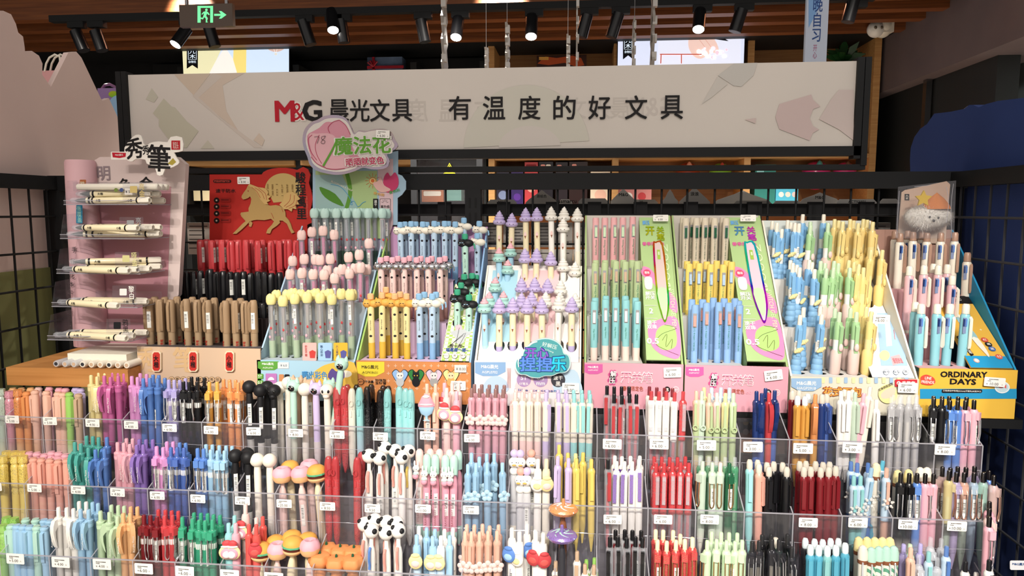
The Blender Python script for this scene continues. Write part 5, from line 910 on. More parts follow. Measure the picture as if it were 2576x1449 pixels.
q = XZ(1.2045, r, a.x, zz); q.rrect('sticker', 314, 474, 340, 490, M('c', 'ivory'), 1, lift=.0002); q.text('¥ 5.00', 327, 482, 7, INK, lift=.0005); q.disc('motif', 292, 478, 5, M('c', '#6a7a3a'), lift=.0003); q.disc('motif', 306, 478, 5, M('c', '#3a4a7a'), lift=.0003)
for k in range(14):   # bagged pens lying ends-on under the rack
    row = 0 if k < 9 else 1; px = (150 + k * 22) if row == 0 else (205 + (k - 9) * 22); y = 926 if row == 0 else 908; YY = 1.160 if row == 0 else 1.162; c = at(px, y, YY)
    zc_ = zw0 + .0068 + row * .0128
    if row == 1: continue
    r = root('brush_pen', (c.x, 1.152, zc_), f'brush pen lying end-on under the rack, {ORD[k]} along the oak shelf', 'brush pen', 'brush pens lying under the rack'); r.rotation_euler = (-math.pi / 2, 0, 0)
    obj('barrel', cm('eop1', lambda b: b.lathe([(.0052, .0), (.006, .002), (.0062, .13), (0, .131)], 12)), M('p', 'ivory') if k > 2 else M('v', 'clear'), r); obj('end_ring', cm('eop2', lambda b: b.lathe([(.0035, -.0002), (.0035, -.0004), (0, -.0004)], 6)), M('c', 'tan' if k % 3 else 'charcoal'), r)
# ================================================================== red, black and gold brush pen display
GOLD, BLKP, REDP = brush('gold', .13), brush('black', .142), brush('red', .142)
f0 = line_of(GOLD, .13, 'gold capped brush pen', 'brush_pen', 'front line, gold brush display', [(374, 752), (401, 753), (429, 754), (468, 752), (496, 754), (522, 755), (567, 756), (591, 756), (616, 757), (637, 755)], 1.222, 'brush pen', jit=.01, rz=(0, .5, -.5))
f0 += line_of(GOLD, .13, 'gold capped brush pen', 'brush_pen', 'rear line, gold brush display', [(389, 746), (414, 747), (445, 746), (484, 747), (512, 748), (539, 749), (577, 750), (605, 750)], 1.246, 'brush pen', jit=.01, rz=(0, .6))
f1 = line_of(BLKP, .142, 'black capped brush pen', 'brush_pen', 'low line behind the gold pens', [(426, 742), (454, 745), (496, 738), (528, 744), (562, 744), (590, 746), (619, 744), (640, 747), (660, 746)], 1.284, 'brush pen', rz=(0, .5))
f1 += line_of(BLKP, .142, 'black capped brush pen', 'brush_pen', 'tall line of the black pens', [(448, 660), (467, 668), (485, 667), (504, 665), (528, 661), (545, 668), (561, 666), (578, 668), (595, 669), (612, 667), (630, 671), (648, 667), (664, 668), (682, 671), (702, 669)], 1.318, 'brush pen', rz=(0, .5, -.4))
f2 = line_of(REDP, .142, 'red capped brush pen', 'brush_pen', 'front line of the red pens', [(503, 588), (531, 589), (558, 588), (581, 590), (600, 588), (618, 588), (648, 590), (681, 590), (702, 590), (726, 587), (745, 589)], 1.362, 'brush pen', rz=(0, .5, -.4))
f2 += line_of(REDP, .142, 'red capped brush pen', 'brush_pen', 'rear line of the red pens', [(518, 587), (545, 588), (570, 588), (591, 589), (632, 588), (660, 588), (692, 589), (714, 587)], 1.388, 'brush pen', rz=(0, .5))
KR = M('c', '#cfb398')
e, sk, a, b = display('brush_pen_display', 'tan box display of gold, black and red brush pens with horse card', 347, 656, 874, 560, (KR, M('c', '#7a2a22'), M('c', '#5a1a18'), M('c', '#2a2020')), [(1.193, 876), (1.268, 800), (1.342, 700)], [f0, f1, f2], back=False, left=False, right=False)
for x0_ in (at(347, 874, FR).x,): part('clear_guard', MB().box(a.x, b.x, FR + .001, FR + .002, ZB + .03, a.z + .006), ACR, e)
sk.text('秀', 368, 905, 62, M('c', '#d3b083'), w=46, bold=.03); sk.text('笔', 468, 905, 64, M('c', '#d3b083'), w=66, bold=.03)
for x, s_ in ((397, '大楷'), (489, '中楷'), (580, '小楷')):
    oct_ = lambda w, h: [(x - w, 908 - h + 5), (x - w + 4, 908 - h), (x + w - 4, 908 - h), (x + w, 908 - h + 5), (x + w, 908 + h - 5), (x + w - 4, 908 + h), (x - w + 4, 908 + h), (x - w, 908 + h - 5)]
    sk.poly('plaque', oct_(11.5, 26), M('c', '#e6d2b4'), .004, lift=.0004); sk.poly('plaque_face', oct_(9, 23), M('c', '#c2332a'), .0006, lift=.0044); sk.text(s_, x, 908, 30, INK, w=12, vertical=True, bold=.03, lift=.0056)
for x, ch in zip((432, 447, 462, 477, 505, 520, 535, 550), '出墨均匀笔锋秀丽'): sk.disc('ring_print', x, 954, 7.5, M('c', '#3a2a20')); sk.disc('ring_print', x, 954, 6.8, M('c', '#d9b48c')); sk.text(ch, x, 954, 9, INK)
YH = 1.412; hc_ = Panel((at(535, 590, YH).x, YH, 1.4), UX, UZ, e)
RC = M('c', '#b3261f'); GD = M('c', '#b3935a')
hc_.poly('horse_card', [(529, 760), (529, 439), (660, 439)] + [(660 + 46 - 46 * math.cos(q * .35) + q * 1.2, 439 - 17 * math.sin(q * .35)) for q in range(1, 8)] + [(748, 428), (764, 420), (776, 426), (782, 440), (778, 460), (784, 480), (788, 500), (780, 540), (786, 560), (774, 565), (774, 760)], RC, .003, lift=0)
hc_.disc('gold_moon', 714, 478, 46, M('c', '#c0a468'), lift=.0035, a0=math.pi * .9, a1=math.pi * 2.1, ry=42); hc_.poly('gold_moon', [(674, 480), (760, 480), (748, 504), (690, 510)], M('c', '#c0a468'), lift=.0036)
for x, s_ in ((676, '风雅'), (688, '豪爽'), (699, '一日'), (712, '九客一'), (725, '猿'), (738, '唐清')): hc_.text(s_, x, 478, 30, M('c', '#8c7040'), w=5, vertical=True, lift=.0042)
hc_.text('駿程萬里', 759, 492, 118, INK, w=26, vertical=True, bold=.03, lift=.0042); hc_.text('JUN CHENG WAN LI', 774, 520, 4, M('c', '#e08070'), w=50, rot=-math.pi / 2, lift=.0042)
hc_.rrect('logo_tab', 539, 452, 584, 460, M('c', '#2a0c0c'), 4, lift=.0042); hc_.text('masmarcu', 561, 456, 5, M('c', '#c2463a'), w=38, lift=.0048); hc_.text('速干防水', 570, 480, 10, INK, w=50, bold=.02, lift=.0042)
for y in (504, 520, 537, 555): hc_.disc('round_icon', 547.5, y, 7, M('c', '#1a0c0c'), lift=.0042); hc_.disc('round_icon', 547.5, y, 2.5, M('c', '#c9c0b0'), lift=.0046, n=5); hc_.rrect('caption_frame', 557, y - 5.5, 583, y + 4.5, M('c', '#9a1f1a'), 2, lift=.0042); hc_.rrect('caption_line', 559, y - 2, 578, y - .5, M('c', '#4a1010'), lift=.0046)
hz_ = lambda pts: [(500 + x / 4.261, 280 + y / 4.261) for x, y in pts]
HB = hz_([(478, 905), (500, 870), (528, 832), (542, 800), (562, 800), (590, 820), (625, 850), (650, 890), (680, 950), (720, 995), (780, 1012), (840, 1005), (885, 1015), (925, 1045), (943, 1085), (945, 1130), (978, 1165), (1000, 1210), (1015, 1262), (1040, 1298), (1010, 1308), (985, 1262), (960, 1205), (915, 1172), (880, 1170), (885, 1195), (850, 1228), (800, 1262), (778, 1310), (738, 1306), (752, 1265), (800, 1215), (822, 1180), (790, 1152), (720, 1166), (640, 1162), (600, 1168), (560, 1182), (520, 1225), (470, 1272), (420, 1312), (380, 1312), (430, 1262), (490, 1200), (530, 1168), (508, 1150), (462, 1105), (470, 1085), (552, 1075), (550, 1040), (572, 990), (580, 940), (566, 912), (545, 930), (515, 942), (492, 946), (475, 925)])
hc_.poly('horse_relief', HB, GD, .003, lift=.004)
hc_.poly('horse_leg', hz_([(480, 1098), (560, 1160), (590, 1200), (575, 1240), (552, 1232), (556, 1205), (520, 1180), (465, 1120)]), GD, .002, lift=.004)
hc_.poly('mane', hz_([(545, 798), (560, 780), (600, 795), (650, 815), (700, 820), (740, 835), (760, 870), (750, 900), (790, 910), (760, 940), (780, 960), (745, 975), (760, 1000), (720, 995), (680, 950), (650, 890), (620, 850), (590, 822)]), M('c', '#c9a76a'), .0034, lift=.004)
hc_.poly('tail', hz_([(880, 1000), (920, 960), (930, 900), (970, 870), (1020, 865), (1060, 890), (1100, 940), (1070, 960), (1090, 1000), (1050, 1000), (1060, 1050), (1020, 1040), (1010, 1075), (970, 1050), (930, 1050)]), M('c', '#c9a76a'), .0034, lift=.004)
for q in ([(585, 815), (640, 860), (680, 930)], [(620, 820), (690, 870), (720, 940)], [(660, 825), (730, 880), (745, 950)], [(930, 1020), (990, 960), (1000, 890)], [(950, 1030), (1030, 980), (1040, 900)], [(980, 1040), (1050, 1010), (1070, 950)], [(820, 1150), (800, 1100), (790, 1090)], [(905, 1040), (920, 1080)]): hc_.line('relief_line', hz_(q), .9, M('c', '#a8402c'), lift=.0078, smooth=3)
hc_.disc('eye', 628.6, 480.5, 1.3, M('c', '#a8302c'), lift=.0078)
tagcard(0, 595, 444, '8.00', 'on the red horse card', 36, 20, Y=YH - .004)
# ================================================================== tulip pens
Z3 = lambda pts: [(340 + x / 3.37, 560 + y / 3.37) for x, y in pts]
TY, TP, TM = tulip('lemon', M('h', '#d8cfc4'), 'palegreen'), tulip('blush', M('k', 'hotpink', None), 'sage'), tulip('#b9d8d0', M('h', '#b8bcc2'), 'darkgreen')
YL, PK_, MN = 'lemon yellow tulip-head pen', 'pink tulip-head pen', 'pale mint tulip-head pen'
f0 = line_of(TY, .16, YL, 'tulip_pen', 'front line, tulip display', Z3([(1150, 600), (1250, 615), (1350, 595), (1455, 585), (1565, 588), (1665, 600), (1820, 560)]), 1.222)
f0 += line_of(TY, .16, YL, 'tulip_pen', 'rear line, tulip display', Z3([(1195, 568), (1285, 565), (1336, 553), (1400, 565), (1480, 568), (1530, 555), (1600, 568), (1645, 558), (1745, 556)]) + [(886, 727)], 1.246)
f1 = line_of(TP, .16, PK_, 'tulip_pen', 'lowest pink line, tulip display', [(729, 676), (759, 673), (787, 676), (815, 677), (841, 686), (878, 674), (907, 659)], 1.285, jit=.03)
f1 += line_of(TP, .16, PK_, 'tulip_pen', 'middle pink line, tulip display', [(822, 667), (849, 671), (860, 664), (892, 662), (922, 664)], 1.312, jit=.03)
f1 += line_of(TP, .16, PK_, 'tulip_pen', 'upper pink line, tulip display', [(735, 643), (765, 638), (793, 639), (804, 640), (830, 637), (876, 633), (903, 627)], 1.318, jit=.03)
f2 = line_of(TP, .16, PK_, 'tulip_pen', 'topmost pink line, tulip display', [(758, 578), (784, 570), (812, 567), (840, 577), (927, 599)], 1.356, jit=.02)
f2 += line_of(TM, .16, MN, 'tulip_pen', 'front mint line, tulip display', [(790, 523), (817, 523), (846, 523), (871, 523), (897, 523), (926, 523), (961, 523)], 1.376, jit=.005)
f2 += line_of(TM, .16, MN, 'tulip_pen', 'rear mint line, tulip display', [(803, 524), (831, 524), (858, 523), (884, 523), (911, 523), (941, 523), (972, 524)], 1.397, jit=.005)
LB = M('c', '#a9c9dd')
e, sk, a, b = display('tulip_pen_display', 'pale blue display of yellow, pink and mint tulip pens', 648, 893, 907, 600, (M('c', '#a4c8dc'), M('c', '#a9c3d6'), M('c', '#b9b0c6'), M('c', '#b8c4ce')), [(1.193, 908), (1.268, 760), (1.342, 680)], [f0, f1, f2], sidetop=at(700, 560, BK).z)
sk.poly('logo_tab', [(649, 909), (701, 909), (701, 925), (690, 931), (660, 931), (649, 926)], M('c', '#5c9c3c')); logo(sk, 674, 915, 7, None, 'AGPL0701', 10)
sk.rrect('price_sticker', 699, 911, 727, 927, M('c', '#d2d8dc')); sk.text('¥ 6.0', 714, 919, 6, M('c', '#55606a'))
sk.rrect('icon', 648, 940, 663, 953, M('c', '#5c9c3c'), 2); sk.text('ST', 655, 946, 7, M('c', 'white')); sk.rrect('icon', 648, 956, 663, 969, M('c', '#5c9c3c'), 2); sk.text('0.5', 655, 962, 7, M('c', 'white'))
sk.rrect('icon', 669, 939, 697, 975, M('c', '#b878b8'), 2); sk.disc('sun_print', 683, 956, 8, M('c', 'white'), a0=math.pi, a1=6.283)
for q in range(7): an = math.pi * (1.08 + q * .14); sk.line('sun_ray', [(683 + 9 * math.cos(an), 956 + 9 * math.sin(an)), (683 + 13 * math.cos(an), 956 + 13 * math.sin(an))], 1, M('c', 'white'), lift=.0012)
sk.text('紫外线', 683, 967, 8, M('c', 'white'), w=22); sk.rrect('icon', 703, 941, 715, 972, M('c', '#c98a5c'), 2); sk.rrect('icon', 717, 941, 729, 972, M('c', '#1a1a22'), 2)
sk.poly('yellow_shape', [(788, 940), (800, 928), (830, 914), (892, 912), (892, 985), (800, 985), (780, 960)], M('c', '#e3b84e'), smooth=3); sk.disc('cloud_print', 870, 940, 16, M('c', 'ivory'), ry=9); sk.poly('tulip_drawing', [(826, 948), (836, 926), (848, 934), (862, 924), (868, 948), (850, 962)], M('c', '#5a4a8c'), smooth=3)
sk.text('晒出彩色', 793, 943, 20, M('c', '#3a88c4'), w=64, bold=.03)
for x, c_, s_ in ((779, '#e8b4ae', '卯定不能'), (818, '#a4c8e6', '随心所卯'), (857, '#e6b43a', '六上有的')):
    Yt_ = 1.2; q = XZ(1.196, e, a.x, a.z); q.rrect('tab_card', x - 17, 862, x + 18, 907, M('c', c_), 3, .0015, lift=0); q.text(s_, x - 8, 882, 28, M('c', '#b03030' if x < 800 else '#30507a'), w=6, vertical=True, lift=.002); q.poly('petal_print', [(x, 884), (x + 8, 880), (x + 16, 884), (x + 14, 900), (x + 2, 900)], M('c', '#c8403c' if x < 800 else '#5a5a9c'), lift=.002)
YH = 1.412; p = Panel((at(790, 560, YH).x, YH, 1.4), UX, UZ, e)
p.poly('back_card', [(788, 600), (788, 415), (1002, 380), (1002, 438), (1012, 442), (1022, 456), (1022, 476), (1012, 490), (1001, 498), (1001, 566), (980, 566), (980, 600)], M('c', '#9cb8cc'), .003, lift=0); p.poly('card_print', [(795, 600), (795, 430), (950, 430), (950, 520), (975, 600)], M('c', '#a8bf86'), lift=.0032); p.poly('card_print', [(795, 600), (795, 440), (862, 440), (900, 520), (910, 600)], M('c', '#9ab8b6'), lift=.0034); p.poly('card_print', [(950, 400), (990, 400), (990, 564), (978, 600), (960, 600)], M('c', '#d3b6bc'), lift=.0034)
p.poly('leaf_print', [(805, 471), (818, 474), (845, 488), (867, 518), (850, 514), (828, 503), (812, 488)], M('c', '#4e8428'), lift=.004, smooth=2); p.line('stem_print', [(872, 430), (880, 460), (882, 490), (873, 525)], 10, M('c', '#5c9230'), lift=.0038, smooth=4)
p.text('BLOOM LIKE A TULIP', 862, 468, 4.5, M('c', 'ivory'), w=58, rot=-.42, lift=.0042); p.line('blue_curl', [(834, 464), (858, 470), (878, 492), (888, 514), (882, 512), (892, 506), (902, 520), (914, 510), (922, 507)], 1.3, M('c', '#4f9ac4'), lift=.0044, smooth=4)
p.disc('sun_print', 939, 455, 9, M('c', '#cf6a34'), lift=.004)
p.disc('sun_print', 939, 455, 7.4, M('c', '#dcd08e'), lift=.0042); p.disc('sun_print', 939, 455, 4.6, M('c', '#cf6a34'), lift=.0044)
for q in range(12): an = q * .5236; p.line('sun_ray', [(939 + 11 * math.cos(an), 455 + 11 * math.sin(an)), (939 + 19 * math.cos(an), 455 + 19 * math.sin(an))], 1, M('c', '#cf6a34'), lift=.0041)
p.poly('tulip_drawing', [(969, 480), (966, 452), (976, 434), (984, 444), (994, 434), (1000, 440), (1004, 452), (1002, 470), (986, 484)], M('c', '#c03a68'), lift=.0046, smooth=3); p.poly('tulip_drawing', [(940, 462), (952, 456), (960, 446), (968, 466), (984, 476), (976, 482), (955, 482)], M('c', '#dcb0aa'), lift=.005, smooth=3)
p.text('变色前', 955, 488, 7, M('c', '#d8a860'), w=28, rot=-.2, bold=.04, lift=.0054); p.text('变色后', 994, 481, 7, M('c', '#4a9a4c'), w=28, rot=.3, bold=.04, lift=.0054)
p.rrect('black_tab', 940, 500, 953, 530, INK, 1, lift=.0042); p.text('速干', 946.5, 511, 16, M('c', 'white'), w=7, vertical=True, lift=.0046); p.rrect('icon_frame', 957, 500, 984, 530, M('c', '#3a2a30'), 2, lift=.0042); p.rrect('icon_frame', 958, 501, 983, 529, M('c', '#d3b6bc'), 2, lift=.0044); p.text('紫外线', 970.5, 520, 8, INK, w=22, bold=.03, lift=.0048)
for q in range(5): an = math.pi * (1.1 + q * .2); p.line('sun_ray', [(970 + 4 * math.cos(an), 511 + 4 * math.sin(an)), (970 + 9 * math.cos(an), 511 + 9 * math.sin(an))], .8, INK, lift=.0048)
h = root('display_header', (at(880, 370, 1.385).x, 1.385, 1.55), 'large holographic tulip-shaped header sign with green lettering', 'sign'); q = Panel((at(770, 440, 1.375).x, 1.375, 1.5), UX, UZ, h)
OUT = [(763, 350), (768, 326), (784, 308), (800, 302), (816, 293), (838, 290), (860, 292), (875, 302), (884, 318), (893, 336), (905, 328), (922, 330), (940, 326), (965, 324), (985, 332), (994, 350), (1002, 364), (998, 374), (984, 382), (975, 390), (981, 404), (976, 420), (960, 426), (935, 426), (915, 422), (896, 430), (870, 438), (845, 440), (820, 436), (800, 430), (782, 416), (775, 395), (766, 372)]
q.poly('foil_card', OUT, M('h', '#b9a8b4'), .004, lift=0, smooth=3)
inn = lambda k: [(882 + (x - 882) * k, 366 + (y - 366) * (k - .03)) for x, y in OUT]
q.poly('white_border', inn(.93), M('c', '#d9d2cc'), lift=.0044, smooth=3)
q.poly('tulip_body', [(775, 350), (778, 338), (788, 332), (806, 322), (822, 308), (842, 308), (856, 303), (870, 315), (882, 335), (886, 365), (905, 395), (930, 415), (890, 420), (855, 427), (820, 424), (795, 408), (782, 385)], M('c', '#cf8f9f'), lift=.005, smooth=3); q.poly('petal_print', [(780, 342), (800, 337), (840, 340), (870, 380), (890, 415), (850, 425), (815, 420), (792, 400)], M('c', '#dcacb4'), lift=.0054, smooth=3)
for L2 in ([(788, 340), (778, 352), (784, 380), (800, 404)], [(806, 340), (796, 365), (800, 390), (812, 412)], [(832, 335), (828, 322), (840, 308), (856, 303)], [(856, 303), (872, 316), (884, 340)], [(785, 395), (800, 412), (822, 422)], [(822, 424), (845, 427), (870, 424)]): q.line('pink_line', L2, 1.4, M('c', '#b03a5c'), lift=.006, smooth=4)
q.text('魔法花', 914, 366, 50, M('c', '#e2ddd6'), w=150, bold=.09, rot=.03, lift=.0062); q.text('魔法花', 914, 366, 46, M('c', '#5f9a34'), w=142, bold=.035, rot=.03, lift=.007); q.line('brush_stroke', [(851, 352), (842, 372), (830, 394), (816, 418)], 5, M('c', '#5f9a34'), lift=.0068, smooth=3)
q.text('晒晒就变色', 921, 406, 24, M('c', '#e2ddd6'), w=102, bold=.09, rot=.05, lift=.0074); q.text('晒晒就变色', 921, 406, 20, M('c', '#b83a5e'), w=96, bold=.03, rot=.05, lift=.008)
q.line('handwriting', [(794, 346), (806, 345), (801, 362)], 1, INK, lift=.0076, smooth=3); q.line('handwriting', [(822, 343), (813, 345), (813, 351), (821, 356), (818, 362), (811, 360), (814, 354), (820, 348), (822, 343)], 1, INK, lift=.0076, smooth=3)
tagcard(0, 944, 327, '6.00', 'on the holographic tulip header', 38, 21, rot=.05, Y=1.366)
# ================================================================== cat-topper pens
Z4 = lambda pts: [(880 + x / 3.084, 520 + y / 3.084) for x, y in pts]
KB = kitty('#8fbce0', 'ivory', 'powder', '#7fa9d0'); KG = kitty('emerald', 'black', 'mint', 'emerald'); KO = kitty('apricot', 'amber', 'butter', '#d9b040'); KS = kitty('pink', 'silver', 'blush', '#d8a49c', True)
D_ = 'cat display'
f0 = line_of(KO, .158, 'yellow pen with orange cat', 'cat_topper_pen', 'front line, ' + D_, Z4([(160, 673), (250, 665), (348, 672), (440, 673)]), 1.222); f0 += line_of(KO, .158, 'yellow pen with orange cat', 'cat_topper_pen', 'rear line, ' + D_, Z4([(280, 622), (390, 658)]), 1.248)
f0 += line_of(KB, .158, 'pale blue pen with white cat', 'cat_topper_pen', 'front line, ' + D_, Z4([(537, 673), (640, 673)]), 1.222); f0 += line_of(KB, .158, 'pale blue pen with white cat', 'cat_topper_pen', 'second line, ' + D_, Z4([(578, 660), (668, 660)]), 1.248)
f1 = line_of(KS, .158, 'pink pen with silver cat', 'cat_topper_pen', 'middle front line, ' + D_, Z4([(240, 392), (330, 392), (422, 392), (518, 392), (607, 392), (697, 392)]), 1.294); f1 += line_of(KS, .158, 'pink pen with silver cat', 'cat_topper_pen', 'middle rear line, ' + D_, Z4([(285, 382), (372, 382), (463, 380), (550, 382), (635, 382), (738, 382)]), 1.320)
f2 = line_of(KB, .158, 'pale blue pen with white cat', 'cat_topper_pen', 'uppermost front line, ' + D_, Z4([(390, 118), (475, 112), (565, 115), (655, 110), (735, 110), (818, 115)]), 1.368); f2 += line_of(KB, .158, 'pale blue pen with white cat', 'cat_topper_pen', 'uppermost rear line, ' + D_, Z4([(428, 115), (512, 115), (597, 118), (680, 118), (765, 112), (885, 85), (1005, 110)]), 1.392)
cfeet = line_of(KB, .158, 'pale blue pen with white cat', 'cat_topper_pen', 'slope of the ' + D_, Z4([(988, 205)]), 1.370)
for (x, y), Yp in zip(Z4([(893, 210), (888, 522), (948, 515), (980, 528), (863, 588), (835, 640), (925, 682)]), (1.345, 1.312, 1.325, 1.335, 1.290, 1.262, 1.250)):
    t = at(x, y, Yp); i = len(cfeet); place('cat_topper_pen', KG, t, .158, f"mint pen with black cat, {ORD[i - 1]} rightwards and downwards on the checked slope", 'pen', 'black cat pens on the checked slope', 0, random.uniform(-.02, .02), random.uniform(-.3, .3)); cfeet.append((t.x, Yp, t.z - .158))
xin = at(1108, 905, FR).x
e, sk, a, b = display('cat_pen_display', 'orange-fronted display of cat-topped pens with checked slope', 897, 1185, 909, 570, (M('c', '#cc8650'), M('c', '#a0c468'), M('c', '#c99ac4'), M('c', '#d8bcd8')), [(1.193, 910), (1.268, 812), (1.342, 705)], [f0, f1, f2], inner_x1=xin, right=False)
e.children[1].material_slots[0].link = 'OBJECT'
part('blue_side', MB().add([(b.x - .003, FR, ZB), (b.x - .003, BK, ZB), (b.x - .003, BK, at(1240, 575, BK).z), (b.x - .003, FR, b.z), (b.x, FR, ZB), (b.x, BK, ZB), (b.x, BK, at(1240, 575, BK).z), (b.x, FR, b.z)], [(3, 2, 1, 0), (4, 5, 6, 7), (0, 1, 5, 4), (1, 2, 6, 5), (2, 3, 7, 6), (3, 0, 4, 7)]), M('c', '#8fb4dc'), e)
def slope(e, xa, xb, Y0, z0, Y1, z1, mat, feet, name='slanted_panel', th=-.0012):
    O = Vector((0, Y0, z0)); V = Vector((0, Y1 - Y0, z1 - z0)); L = V.length; V.normalize(); hs = []
    for fx, fy, fz in feet:
        if xa + .011 < fx < xb - .011 and Y0 + .012 < fy < Y1 - .012:
            v = (fy - Y0) / V.y
            if all((fx - c[0]) ** 2 + ((v - c[1]) * .6) ** 2 > .0193 ** 2 for c in hs): hs.append((fx, v))
    part(name, holed(O, UX, V, [(xa, 0), (xb, 0), (xb, L), (xa, L)], [ring8(c[0], c[1], .0094, min(.0094 / V.y, .019), 14) for c in hs], th), mat, e)
    return Panel(O, UX, V, e)
p = slope(e, xin, b.x - .004, FR + .002, b.z, 1.34, at(1200, 715, 1.34).z, M('q', '#a8c46a', 'ivory'), [f for f in cfeet])
p.poly('pink_print', Z4([(820, 925), (850, 915), (872, 935), (865, 965), (845, 985), (825, 975)]), M('c', '#e6b4c0'), smooth=3); p.poly('grey_cat_print', Z4([(780, 980), (820, 960), (870, 955), (915, 950), (940, 985), (900, 1010), (880, 1060), (820, 1060), (815, 1010)]), M('c', '#b9bdc0'), smooth=3)
p.line('pen_scribble', Z4([(760, 1090), (880, 1000), (800, 1060), (900, 980), (820, 1110), (850, 940)]), 1, INK, smooth=4)
p.text('按一按~', 1150, 871, 10, INK, w=38, bold=.03); p.text('喵尾摇一摇~', 1150, 881, 10, M('c', '#2a4a8c'), w=56, bold=.05)
for x, s_ in ((1123, '0.5mm'), (1144, '黑'), (1165, '速干')): p.disc('round_print', x, 896, 7.5, INK); p.disc('round_print', x, 896, 6.9, M('c', 'ivory')); p.text(s_, x, 896, 5 if len(s_) < 4 else 3, INK)
for q in range(16):
    for w_ in range(4):
        x, y = 905 + q * 18, 920 + w_ * 19
        if not (x < 968 and y < 946): sk.line('cross_print', [(x - 4, y), (x + 4, y)], 1, M('c', '#f0d8c0'), lift=.0004); sk.line('cross_print', [(x, y - 4), (x, y + 4)], 1, M('c', '#f0d8c0'), lift=.0004)
sk.poly('logo_tab', [(898, 910), (967, 910), (967, 936), (945, 947), (918, 947), (898, 938)], M('c', '#e6cf3e')); logo(sk, 931, 923, 10, INK, 'AGPK8601', 14)
for x, c_, f_, w_ in ((1007, '#8fb4e0', '#dcdcd8', '#b8bcc0'), (1047, '#2f7a3c', '#14141a', '#14141a'), (1092, '#e6b8cc', '#cfcfce', '#9a9a9a'), (1135, '#eed890', '#e8c8a0', '#e6a060')):
    sk.poly('heart_print', curve([(x, 968), (x - 20, 942), (x - 16, 931), (x - 8, 929), (x, 936), (x + 8, 929), (x + 17, 932), (x + 20, 943)], 4), M('c', '#1a1a1a'), lift=.0012); sk.poly('heart_print', curve([(x, 966), (x - 18.5, 942), (x - 15, 932.5), (x - 8, 930.5), (x, 938), (x + 8, 930.5), (x + 15.5, 933), (x + 18.5, 943)], 4), M('c', c_), lift=.0016)
    sk.disc('cat_picture', x, 960, 10, M('c', w_), lift=.002, ry=12); sk.disc('cat_picture', x, 944, 9, M('c', f_), lift=.0024, ry=8); sk.poly('cat_picture', [(x - 8, 943), (x - 8, 930), (x - 2, 938)], M('c', w_), lift=.0022); sk.poly('cat_picture', [(x + 8, 943), (x + 8, 930), (x + 2, 938)], M('c', w_), lift=.0022)
    for s_ in (-1, 1): sk.disc('cat_picture', x + s_ * 3.5, 944, 1.5, M('c', '#e0b83a' if f_ == '#14141a' else '#2a2a30'), lift=.0028, n=8)
sk.text('速干油墨', 925, 960, 7, INK, w=30, bold=.03); sk.text('加强型\n全针管', 958, 960, 14, INK, w=28, bold=.02); sk.disc('round_print', 908, 960, 8, INK); sk.disc('round_print', 908, 960, 7, M('c', '#cc8650')); sk.text('速干', 908, 960, 5, INK)
sk.rrect('price_sticker', 1144, 917, 1174, 936, M('c', '#ded8d0'), lift=.003); sk.text('¥ 8.00', 1160, 927, 7, M('c', '#707074'), lift=.0034)
tagcard(0, 1132, 957, '8.00', 'low on the orange cat display', 42, 26, Y=FR - .006)
# ================================================================== swirl-top pens
Z5 = lambda pts: [(1180 + x / 2.957, 500 + y / 2.957) for x, y in pts]
SL_, SW_, SM_ = swirl('#bfb0d8', '#bfb0d8', 'cream', '#b4a8d0'), swirl('#e6e2da', '#e6e2da', 'white', 'ivory'), swirl('#a8d4cc', '#e6b0b8', '#a4cfe6', '#a8dcd0')
def sw(lst, nm_, parts, words, Yb, rows=None):
    return line_of(parts, .162, words, 'swirl_top_pen', nm_, Z5(lst), Yb, jit=.02)
LW, WW, MW = 'cream pen with lilac swirl', 'white pen with white swirl', 'blue pen with mint-pink swirl'
fF = sw([(225, 740), (325, 735), (432, 740), (540, 742), (765, 732)], 'front line, swirl display', SL_, LW, 1.220) + sw([(668, 722)], 'front line, swirl display', SW_, WW, 1.222) + sw([(113, 735)], 'front line, swirl display', SM_, MW, 1.220)
fS = sw([(390, 700), (465, 690)], 'second line, swirl display', SL_, LW, 1.262) + sw([(570, 695), (675, 695), (790, 703)], 'second line, swirl display', SW_, WW, 1.262) + sw([(150, 695), (255, 690)], 'second line, swirl display', SM_, MW, 1.255)
fS += sw([(390, 588), (488, 586), (585, 595)], 'third line, swirl display', SL_, LW, 1.288) + sw([(682, 605)], 'third line, swirl display', SW_, WW, 1.288) + sw([(195, 585)], 'third line, swirl display', SM_, MW, 1.288)
fS += sw([(415, 372), (503, 370), (608, 392)], 'fourth line, swirl display', SL_, LW, 1.333) + sw([(700, 435), (790, 470)], 'fourth line, swirl display', SW_, WW, 1.335) + sw([(222, 365), (288, 455)], 'fourth line, swirl display', SM_, MW, 1.330)
fB = sw([(225, 92), (318, 108), (420, 68), (503, 66)], 'topmost line, swirl display', SL_, LW, 1.392) + sw([(610, 60), (707, 62), (805, 68)], 'topmost line, swirl display', SW_, WW, 1.394) + sw([(308, 330)], 'topmost line, swirl display', SM_, MW, 1.375) + sw([(700, 145)], 'line below the topmost, swirl display', SW_, WW, 1.372)
e, sk, a, b = display('swirl_pen_display', 'white display of lilac, white and mint swirl-topped pens', 1194, 1462, 909, 905, (M('c', '#e3dfe2'), M('c', 'ivory'), M('c', 'ivory'), M('c', '#dfe3ea')), [(1.193, 910)], [[]], back=False, right=True, sidetop=at(1288, 668, 1.36).z, bkY=1.36)
p = slope(e, a.x + .004, b.x - .004, FR + .003, a.z - .004, 1.356, at(1330, 668, 1.356).z, M('c', '#e8e2e0'), fF + fS)
